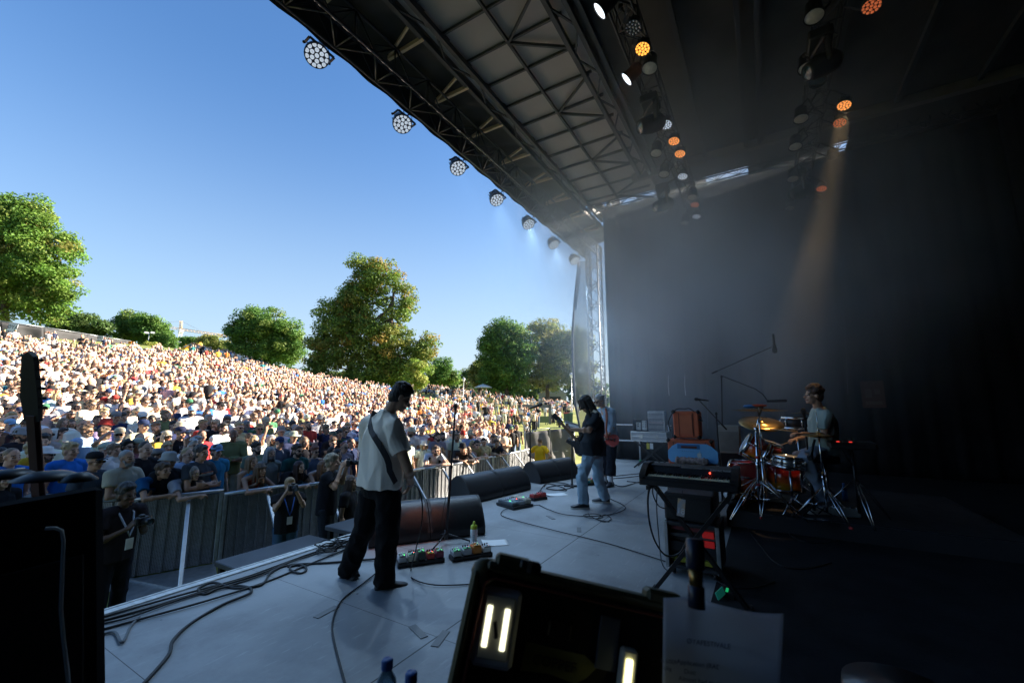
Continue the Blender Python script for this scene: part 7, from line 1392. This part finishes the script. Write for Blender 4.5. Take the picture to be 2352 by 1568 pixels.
for (px, py, w, hgt, dep, c, lab) in ((884, 884, 34, 16, 80, (.75, .74, .7), 'white tent roof glimpsed behind the trunk of the tallest tree'), (672, 856, 38, 14, 96, (.7, .66, .55), 'cream sales cabin under the rounded maple'), (560, 848, 26, 10, 96, (.75, .4, .12), 'orange and white stall awning under the rounded maple'), (1268, 905, 60, 20, 98, (.20, .21, .22), 'grey building partly hidden under the great olive tree')):
    q = D(px, py+hgt/2, dep); k = dep/FPX; g0 = min(G(q.x, q.y), q.z); t = thing({884: 'tent', 672: 'cabin', 560: 'stall', 1268: 'building'}[px], lab, {884: 'tent', 672: 'cabin', 560: 'stall', 1268: 'building'}[px], (q.x, q.y, g0)); W_, H_ = w*k, q.z-g0+hgt*k; R = basis(-HF, RT); m = mat('hut %d' % px, c, .75)
    b = MB(); b.box((0, 0, H_*.36), (W_, H_*.72, W_*.5), R); b.build('wall', m if px != 560 else mat('stall wall', (.6, .58, .55), .8), t); b = MB(); b.prism([(-W_*.56, H_*.70), (W_*.56, H_*.70), (W_*.3, H_), (-W_*.3, H_)], W_*.56, R=R); b.build('roof', m, t)
    b = MB(); b.box(-HF*(W_*.25+.02)+Vector((0, 0, H_*.4)), (W_*.6, H_*.3, .04), R); b.build('opening', mat('dark opening', (.03, .03, .03), .9), t)
# concrete bank with wire fence, excavator, tower crane
cb = thing('concrete_bank', 'pale concrete bank with wire fence between the small trees and the rounded maple', 'wall', D(480, 820, 92)); b = MB(); b.grid(lambda u, v: D(425+108*u, 826+14*u-(12-1*u)*v, 92+.5*v), 10, 2); o = b.build('wall', mat('pale concrete', (.55, .53, .5), .85, var=.2, scale=.8), cb, world=True); s = o.modifiers.new('t', 'SOLIDIFY'); s.thickness = .5
for i in range(14): b = MB(); px = 440+7*i; b.cyl(D(px, 816+14*(px-425)/108, 92.4), D(px, 803+16*(px-425)/108, 92.4), .05, 6); b.build('fence_post', galv, cb, world=True)
b = MB(); b.cyl(D(440, 805, 92.4), D(531, 818, 92.4), .05, 6); b.cyl(D(440, 811, 92.4), D(531, 825, 92.4), .03, 6); b.build('fence_wire', galv, cb, world=True)
ym = mat('machine yellow', (.65, .36, .03), .5); ex = thing('excavator', 'yellow excavator with raised bent arm on the hilltop', 'excavator', D(420, 806, 96)); b = MB(); b.bar(D(418, 805, 96), D(432, 793, 96), .9, .7, b=.1); b.bar(D(431, 794, 96), D(462, 789, 96), .75, .6, b=.1); b.build('boom', ym, ex, world=True); b = MB(); b.bar(D(461, 788, 96), D(465, 805, 96), .6, .5, b=.08); b.build('stick', ym, ex, world=True); b = MB(); b.box(D(418, 806, 96), (2.6, 2.2, 1.3), b=.2); b.build('body', ym, ex, world=True)
b = MB(); b.bar(D(424, 797, 95.6), D(440, 790, 95.6), .25, .25); b.build('hydraulic_ram', steel, ex, world=True); b = MB(); b.box(D(418, 811, 96), (3.4, 2.6, .8), b=.3); b.build('track', blackp, ex, world=True)
crm = mat('crane yellow', (.62, .42, .22), .6); crane = thing('tower_crane', 'pale yellow tower crane far beyond the hilltop', 'crane', D(411, 800, 300)); b = MB()
def latt(b, p, q, w, n, r):
    p = Vector(p); q = Vector(q); z = (q-p).normalized(); x = Vector((0, 0, 1)).cross(z); x = x.normalized() if x.length > .1 else Vector((1, 0, 0)); y = z.cross(x)
    for s in ((-1, -1), (1, -1), (1, 1), (-1, 1)): b.cyl(p+(x*s[0]+y*s[1])*w/2, q+(x*s[0]+y*s[1])*w/2, r, 5)
    for i in range(n):
        a, c = p.lerp(q, i/n), p.lerp(q, (i+1)/n); s = w/2 if i % 2 else -w/2; b.cyl(a+x*s+y*w/2, c-x*s+y*w/2, r*.7, 4); b.cyl(a+y*s+x*w/2, c-y*s+x*w/2, r*.7, 4)
latt(b, D(409, 810, 300), D(415, 758, 300), 1.8, 12, .16); b.build('mast', white, crane, world=True)
b = MB(); latt(b, D(415, 756, 300), D(520, 772, 300), 1.4, 26, .16); b.build('jib', crm, crane, world=True); b = MB(); latt(b, D(415, 756, 300), D(350, 744, 300), 1.2, 14, .13); b.build('counter_jib', crm, crane, world=True)
b = MB(); latt(b, D(415, 756, 300), D(416, 737, 300), 1.2, 5, .15); b.build('mast_head', crm, crane, world=True); b = MB(); b.box(D(415, 761, 299), (2.4, 2.4, 2.6), b=.2); b.build('cab', white, crane, world=True); b = MB(); b.cyl(D(416, 737, 300), D(470, 764, 300), .08, 5); b.cyl(D(416, 737, 300), D(352, 744, 300), .08, 5); b.build('tie_cable', steel, crane, world=True)
# ============================================================ fence panels at the right end of the pit
meshm = mat('grey fence mesh', (.22, .22, .225), .85, var=.12, scale=3, bump=.3, bscale=60)
for i, (a, c, lab) in enumerate((((1206, 990, 16.3), (1262, 983, 16.9), 'grey mesh covered fence panel behind the yellow shirted guard'), ((1263, 983, 16.9), (1318, 979, 17.4), 'grey mesh covered fence panel right of the guard'))):
    A_, B_ = D(*a), D(*c); g1, g2 = G(A_.x, A_.y), G(B_.x, B_.y); t = thing('mesh_fence', lab, 'fence panel', (A_.x, A_.y, g1), 0, 'mesh fence panels'); b = MB(); pq = [A_, B_, Vector((B_.x, B_.y, g2+.1)), Vector((A_.x, A_.y, g1+.1))]
    b.tube([p-t.location for p in pq], .03, 8, closed=True); b.tube([pq[0].lerp(pq[3], .5)-t.location, pq[1].lerp(pq[2], .5)-t.location], .02, 8); b.tube([pq[0].lerp(pq[3], .78)-t.location, pq[1].lerp(pq[2], .78)-t.location], .02, 8); b.build('frame', galv, t)
    b = MB(); nd = (B_-A_).cross(Vector((0, 0, 1))).normalized()
    def fm(u, v): p = pq[3].lerp(pq[2], u).lerp(pq[0].lerp(pq[1], u), .05+.92*v); return p+nd*(.03+.05*math.sin(u*6)*math.sin(v*7)+.03*math.sin(u*13+v*4))-t.location
    b.grid(fm, 20, 14); o = b.build('mesh', meshm, t); s = o.modifiers.new('t', 'SOLIDIFY'); s.thickness = .012
    for p in (pq[2], pq[3]): b = MB(); b.box(p-t.location-Vector((0, 0, .03)), (.3, .6, .13), b=.03); b.build('foot', mat('concrete foot', (.35, .34, .33), .9), t)
    if i == 0: b = MB(); b.box(pq[0].lerp(pq[1], .62)-t.location-Vector((0, 0, .35))-nd*.1, (.5, .02, .5), rz(math.atan2((B_-A_).y, (B_-A_).x))); b.build('notice', white, t)
# ============================================================ dark things close to the lens
# amplifier at the left edge, guitar leaning above it
A0 = D(236, 1110, 1.62); ey_ = Vector((A0.x, A0.y, 0)).normalized(); ex_ = Vector((-ey_.y, ey_.x, 0)); wdt = .72; uz_ = (A0-Vector(D(243, 1600, 1.36))).normalized(); ex_ = (ex_-uz_*ex_.dot(uz_)).normalized(); ey_ = uz_.cross(ex_); ey_ = ey_ if ey_.dot(FW) > 0 else -ey_
hz = A0.z/uz_.z; Ab = A0-uz_*hz; am = thing('amplifier', 'black amplifier stack cut by the left edge of the picture', 'amplifier', (Ab.x, Ab.y, 0)); Ra = Matrix((ex_, ey_, uz_)).transposed()
b = MB(); b.box(Ra@Vector((wdt/2, .19, hz/2)), (wdt, .38, hz), Ra, b=.02); b.build('cabinet', mat('black tolex', (.010, .0095, .011), .85, var=.3, scale=30, bump=.12, bscale=200, spec=.15), am)
b = MB(); b.box(Ra@Vector((wdt/2, -.006, hz*.45)), (wdt-.1, .012, hz*.75), Ra, b=.004); b.build('front_grille', grille, am)
def face(px, py): d = Vector(ray(px, py)); e = Vector((0, 0, EYE)); t = (A0-e).dot(ey_)/d.dot(ey_); return e+d*t-ey_*.022-am.location
b = MB(); b.tube([face(*q) for q in ((104, 1217), (128, 1216), (142, 1222), (146, 1245), (143, 1320), (140, 1400), (146, 1470), (155, 1540), (160, 1610))], .0055, 8); b.build('pale_cable', mat('pale cable', (.55, .62, .66), .5), am)
for i, (px, r) in enumerate(((20, .09), (110, .11), (180, .06))): b = MB(); b.lathe([(0, .03), (r*.5, .025), (r, .0), (r, -.004), (0, -.004)], 28, D(px, 1100+4*i, 1.72)-am.location+Vector((0, 0, .012))); b.build('top_dish', mat('glossy black', (.006, .006, .007), .4, spec=.3), am)
g0_ = Vector(D(86, 1098, 1.86)); g1_ = Vector(D(66, 812, 1.80)); t = thing('electric_guitar', 'dark guitar neck and headstock standing up at the left edge', 'guitar', g0_); y = (g1_-g0_).normalized(); x = (RT-y*RT.dot(y)).normalized(); z = x.cross(y); R = Matrix((x, y, z)).transposed(); L = (g1_-g0_).length
b = MB(); b.box(R@Vector((0, L*.22-.1, 0)), (.056, L*.62+.2, .026), R, b=.01); b.build('neck', mat('dark red neck', (.11, .03, .02), .5, var=.2), t)
b = MB(); b.prism([(-.030, L*.47), (.030, L*.47), (.036, L*.60), (.030, L*.98), (.006, L*1.02), (-.022, L*.98), (-.040, L*.66)], .02, R=R); b.build('headstock', blackp, t)
for k in range(6): b = MB(); q = Vector((.032, L*(.58+.075*k), 0)); b.cyl(R@q, R@(q+Vector((.016, 0, 0))), .004, 6); b.ell(R@(q+Vector((.022, 0, 0))), (.012, .008, .006), R, 8, 6); b.cyl(R@Vector((.0, L*(.58+.075*k), .01)), R@Vector((0, L*(.58+.075*k), -.02)), .007, 8); b.build('tuning_peg', blackm, t)
b = MB(); b.prism([(-.15, -.42), (.15, -.42), (.17, -.25), (.11, -.12), (.05, -.08), (-.05, -.08), (-.11, -.12), (-.17, -.25)], .04, R@Vector((0, 0, 0)), R); b.build('body', blackp, t)
# open tool case: lid towards the lens
lidm = mat('case black', (.010, .0095, .010), .55, var=.3); olive = mat('case olive edge', (.07, .062, .022), .5, var=.3, scale=20); liner = mat('case liner', (.008, .008, .009), .95)
C0, C1 = D(1092, 1278, 1.02), D(1760, 1432, 1.02); B0 = D(1018, 1640, .92); cx_ = (C1-C0).normalized(); cyv = (B0-C0); cyv = (cyv-cx_*cyv.dot(cx_)).normalized(); cz_ = cx_.cross(cyv); cz_ = cz_ if cz_.dot(FW) < 0 else -cz_; Rc = Matrix((cx_, -cyv, cz_)).transposed(); Wc = (C1-C0).length; Hc = .47
tc_ = thing('tool_case', 'open black tool case lid with inset lights close to the lens', 'case', C0); lp = lambda x, y, z=0: Rc@Vector((x, -y, z))
b = MB(); b.box(lp(Wc/2, Hc/2, -.03), (Wc-.02, Hc-.02, .012), Rc); b.build('lid_back', liner, tc_)
b = MB()
for (c, s) in (((Wc/2, .012, -.012), (Wc-.06, .024, .05)), ((.012, Hc/2, -.012), (.024, Hc-.05, .05)), ((Wc-.012, Hc/2, -.012), (.024, Hc-.05, .05))): b.box(lp(*c), s, Rc, b=.008)
for (x, y) in ((.03, .03), (Wc-.03, .03)): b.ell(lp(x, y, -.012), (.033, .033, .025), Rc, 12, 8)
b.build('lid_rim', olive, tc_)
b = MB(); b.tube([lp(.034, Hc-.05, .008), lp(.034, .05, .008), lp(.05, .034, .008), lp(Wc-.05, .034, .008), lp(Wc-.034, .05, .008)], .0035, 6); b.build('seal', mat('red seal', (.14, .02, .012), .6), tc_)
for x in (.075, Wc*.62): b = MB(); b.box(lp(x+.02, -.004, -.012), (.09, .03, .045), Rc, b=.008); b.build('hinge_block', olive, tc_)
b = MB(); b.box(lp(.135, -.008, .0), (.055, .022, .03), Rc, b=.006); b.build('latch', blackp, tc_); b = MB(); b.box(lp(.132, -.008, .017), (.010, .026, .004), Rc); b.build('latch_plate', steel, tc_)
glow = led('white led bar', (1., .98, .66), .42); wl = mat('work light white', (.6, .66, .78), .4, var=.05)
b = MB(); b.box(lp(.085, .135, -.012), (.098, .165, .03), Rc@Matrix.Rotation(.04, 3, 'Z'), b=.010); w1 = b.build('work_light', wl, tc_); b = MB(); b.box(lp(.083, .133, .0045), (.072, .13, .006), Rc@Matrix.Rotation(.04, 3, 'Z'), b=.004); b.build('light_face', mat('light face', (.6, .6, .56), .4), w1)
for x in (-.022, .020): b = MB(); b.box(lp(.083+x, .133, .0085), (.013, .085, .005), Rc@Matrix.Rotation(.04, 3, 'Z'), b=.002); b.build('led_bar', glow, w1)
b = MB(); b.box(lp(.082, .137, .010), (.012, .034, .008), Rc@Matrix.Rotation(.3, 3, 'Z'), b=.002); b.build('switch', blackp, w1)
b = MB(); b.box(lp(.405, .180, -.012), (.040, .125, .026), Rc, b=.006); w2 = b.build('work_light', mat('light face', (.6, .6, .56), .4), tc_); b = MB(); b.box(lp(.403, .183, .004), (.016, .095, .008), Rc, b=.002); b.build('led_bar', led('yellow led bar', (1., .92, .42), .6), w2)
b = MB(); b.box(lp(.403, .285, -.012), (.040, .08, .026), Rc, b=.006); w3 = b.build('work_light', mat('light face', (.6, .6, .56), .4), tc_); b = MB(); b.box(lp(.403, .288, .004), (.016, .06, .008), Rc, b=.002); b.build('led_bar', led('yellow led bar', (1., .92, .42), .6), w3)
b = MB(); b.prism([(-.085, -.028), (-.082, .030), (.06, .030), (.092, .012), (.070, -.014), (.045, -.030), (-.02, -.022)], .003, lp(.245, .185, -.0215), Rc); tp_ = b.build('tape_label', mat('olive tape', (.16, .16, .045), .8), tc_); text('lettering', 'COPPEF', .030, mat('tape ink', (.03, .03, .012), .8), tp_, lp(.235, .185, -.0185), Rc)
b = MB(); b.box(lp(.235, .115, -.018), (.055, .035, .012), Rc, b=.003); b.build('lid_stay', blackm, tc_); b = MB(); b.box(lp(.355, .12, -.02), (.05, .11, .006), Rc, b=.002); b.build('grey_patch', mat('grey patch', (.07, .09, .13), .7), tc_)
# base of the case on a dark flight trunk, mostly below the picture
b = MB(); b.box(lp(Wc/2, Hc+.02, .19), (Wc, .10, .40), Rc, b=.015); b.build('case_base', lidm, tc_)
qb = Vector(C0)+lp(Wc/2, Hc+.08, .19); tr = thing('transport_chest', 'dark transport chest carrying the open tool case', 'chest', (qb.x, qb.y, 0)); zt = (Vector(C0)+lp(Wc/2, Hc+.02, .19)).z-.13; b = MB(); ang = math.atan2(cx_.y, cx_.x); b.box(rz(ang)@Vector((0, -.05, zt/2)), (Wc+.1, .5, zt), rz(ang), b=.02); b.build('body', lidm, tr)
# clip with the set list
c0 = D(1596, 1236, .90); c1 = D(1600, 1392, .86); t = thing('microphone_clip', 'dark blue clip with brass band holding the printed sheet', 'clip', c0); d_ = c1-c0; b = MB(); b.tube([(0, 0, 0), d_*.02, d_*.45, d_*.47], [.014, .0185, .0185, .014], 14); b.build('barrel', mat('clip blue black', (.012, .018, .04), .35), t); b = MB(); b.tube([d_*.47, d_*.70], [.0135, .0135], 14); b.build('band', mat('brass band', (.32, .20, .07), .3, .9), t); b = MB(); b.tube([d_*.70, d_*.72, d_*1.02], [.014, .0165, .0165], 14); b.build('jaw', mat('clip blue black', (.012, .018, .04), .35), t)
S0, S1, S2, S3 = D(1524, 1372, .90), D(1800, 1408, .88), D(1785, 1700, .84), D(1520, 1700, .86)
def sh(u, v):
    p = S0.lerp(S1, u).lerp(S3.lerp(S2, u), v); dn = .028*math.exp(-((u-.27)**2)/.01)*math.exp(-v*6)+.018*math.sin(u*6.3)*(1-v)*.5; return p+FW*dn-Vector((0, 0, .012*math.exp(-((u-.27)**2)/.008)*math.exp(-v*9)))
sheetm = mat('sheet paper', (.74, .76, .80), .8, var=.04); nn_ = sheetm.node_tree.nodes; LL = sheetm.node_tree.links; tr_ = nn_.new('ShaderNodeBsdfTranslucent'); tr_.inputs[0].default_value = (.74, .78, .85, 1); mx_ = nn_.new('ShaderNodeMixShader'); mx_.inputs[0].default_value = .45; LL.new(nn_['Principled BSDF'].outputs[0], mx_.inputs[1]); LL.new(tr_.outputs[0], mx_.inputs[2]); LL.new(mx_.outputs[0], nn_['Material Output'].inputs[0])
b = MB(); b.grid(sh, 26, 26); ps_ = b.build('printed_sheet', sheetm); s = ps_.modifiers.new('t', 'SOLIDIFY'); s.thickness = .0008; tag(ps_, 'white printed sheet with lines of text hanging from the clip', 'paper')
Rs = basis((S1-S0).cross(S3-S0)*-1, S1-S0); nz_ = Rs@Vector((0, 0, 1)); ink = mat('paper ink', (.10, .12, .20), .8)
if nz_.dot(FW) > 0: Rs = basis((S1-S0).cross(S3-S0), S1-S0); nz_ = Rs@Vector((0, 0, 1))
for (u, v, s, tx) in ((.50, .30, .0135, 'ØYAFESTIVALEN, 7 AUG'), (.40, .465, .0125, 'Application (RADIO) MIX'), (.24, .525, .0125, 'Dust'), (.42, .585, .0125, 'Almost had to start a fight'), (.29, .64, .0125, 'Freedom 2'), (.34, .80, .0125, 'Hard Life 200'), (.05, .45, .010, 'B. USER'), (.04, .50, .010, 'Ukg'), (.05, .755, .010, 'B. LOG')):
    text('lettering', tx, s, ink, ps_, Vector(sh(u, v))+nz_*.0035+Vector((0, 0, 0)), Rs, .0002)
# water bottles at the bottom edge, dark rim at the lower right
for i, (px, py, dd) in enumerate(((890, 1512, 1.35), (945, 1542, 1.28))):
    q = D(px, py, dd); zt = q.z-.25; t = thing('water_bottle', ['water bottle with blue cap at the bottom edge, taller in view', 'water bottle with blue cap at the bottom edge, lower and right'][i], 'bottle', (q.x, q.y, zt), 0, 'capped water bottles'); b = MB(); b.lathe([(0, 0), (.033, 0), (.034, .15), (.03, .19), (.014, .218), (.014, .228), (0, .228)], 18); b.build('flask', mat('clear bottle', (.25, .45, .6), .15, trans=.7), t); b = MB(); b.lathe([(.0185, .222), (.0185, .246), (.015, .25), (0, .25)], 18); b.build('cap', mat('bright blue cap', (.03, .13, .42), .4), t)
q = D(915, 1560, 1.32); zt = q.z-.27; t = thing('side_table', 'small dark table under the capped water bottles', 'table', (q.x, q.y, 0)); b = MB(); b.box((0, 0, zt+.005), (.32, .3, .03), rz(.5), b=.006); b.build('top', blackp, t)
for i in (-1, 1):
    for j in (-1, 1): b = MB(); b.cyl(rz(.5)@Vector((i*.14, j*.13, .0)), rz(.5)@Vector((i*.14, j*.13, zt-.01)), .014, 8); b.build('leg', blackm, t)
q = D(2075, 1600, 1.5); t = thing('round_stool', 'dark round stool seat at the bottom right corner', 'stool', (q.x, q.y, 0)); b = MB(); b.lathe([(0, q.z-.06), (.17, q.z-.06), (.18, q.z-.03), (.175, q.z+.02), (0, q.z+.03)], 30); b.build('seat', mat('stool vinyl', (.014, .015, .018), .3, coat=.4), t); b = MB(); b.cyl((0, 0, .03), (0, 0, q.z-.06), .03, 10); b.lathe([(0, 0), (.2, 0), (.19, .02), (.03, .04), (0, .04)], 24); b.build('pedestal', blackm, t)
# ============================================================ spots: lit orange lamps, plus fill added at the front truss
def spot(name, p, q, rgb, e, ang, blend=.6):
    l = bpy.data.lights.new(name, 'SPOT'); l.energy = e; l.color = rgb; l.spot_size = R_(ang); l.spot_blend = blend; l.shadow_soft_size = .1; o = bpy.data.objects.new(name, l); C.objects.link(o); o.location = p; o.rotation_euler = (Vector(p)-Vector(q)).to_track_quat('Z', 'Y').to_euler(); return o
# ============================================================ smoke drifting in from the far front corner
def smoke(name, label, c, r, dens, sc, col=(.80, .90, 1.), seed=0., lo=.35, hi=.75, aniso=.2):
    b = MB(); b.ell((0, 0, 0), 1., nu=32, nv=20); m = bpy.data.materials.new(name); m.use_nodes = True; n = m.node_tree.nodes; L = m.node_tree.links; n.remove(n['Principled BSDF']); v = n.new('ShaderNodeVolumePrincipled'); v.inputs['Color'].default_value = (*col, 1); v.inputs['Anisotropy'].default_value = aniso
    tc = n.new('ShaderNodeTexCoord'); ln = n.new('ShaderNodeVectorMath'); ln.operation = 'LENGTH'; L.new(tc.outputs['Object'], ln.inputs[0]); f = n.new('ShaderNodeMapRange'); f.interpolation_type = 'SMOOTHERSTEP'; f.inputs[1].default_value = 1.; f.inputs[2].default_value = .0; L.new(ln.outputs['Value'], f.inputs[0])
    z = n.new('ShaderNodeTexNoise'); z.inputs['Scale'].default_value = sc; z.inputs['Detail'].default_value = 3; mp = n.new('ShaderNodeMapping'); mp.inputs['Location'].default_value = (seed, seed*.7, 0); L.new(tc.outputs['Object'], mp.inputs[0]); L.new(mp.outputs[0], z.inputs[0]); g = n.new('ShaderNodeMapRange'); g.inputs[1].default_value = lo; g.inputs[2].default_value = hi; g.inputs[3].default_value = .25; L.new(z.outputs[0], g.inputs[0])
    k = n.new('ShaderNodeMath'); k.operation = 'MULTIPLY'; L.new(f.outputs[0], k.inputs[0]); L.new(g.outputs[0], k.inputs[1]); k2 = n.new('ShaderNodeMath'); k2.operation = 'MULTIPLY'; k2.inputs[1].default_value = dens; L.new(k.outputs[0], k2.inputs[0]); L.new(k2.outputs[0], v.inputs['Density']); L.new(v.outputs[0], n['Material Output'].inputs['Volume'])
    o = b.build(name, m); o.location = c; o.scale = r; return tag(o, label, 'smoke', kind='stuff')
smoke('smoke', 'pale blue stage smoke drifting from the far front corner across the stage', (11.2, .9, 4.8), (7.8, 5.6, 5.6), .62, 2.0, seed=2.3, lo=.40, hi=.66)
smoke('smoke', 'thin smoke hanging along the front roof truss', (10.6, 4.4, 6.6), (5.6, 1.6, 2.0), .38, 1.5, seed=6.1, aniso=0)
for q, e in zip(FRONTPAR, (64, 68, 80, 85, 80, 90, 150)): spot('front_fill_spot', q+Vector((-.05, -.1, -.16)), q+Vector((-.22, -.24, -.94)), (.50, .74, 1.), e*1.15, 66, 1.)  # fill light added at the front truss lamps to brighten the stage
RAq = [q for c, q in HOT if c == 'y']
spot('orange_spot', RAq[0]+Vector((0, 0, -.08)), (3.78, 3.5, .32), (1, .27, .07), 80, 8); oq = [q for c, q in HOT if c == 'o' and q.y < 0]; spot('amber_spot', oq[0]+Vector((0, 0, -.08)), D(1772, 1078, 5.7), (1, .62, .28), 170, 11)
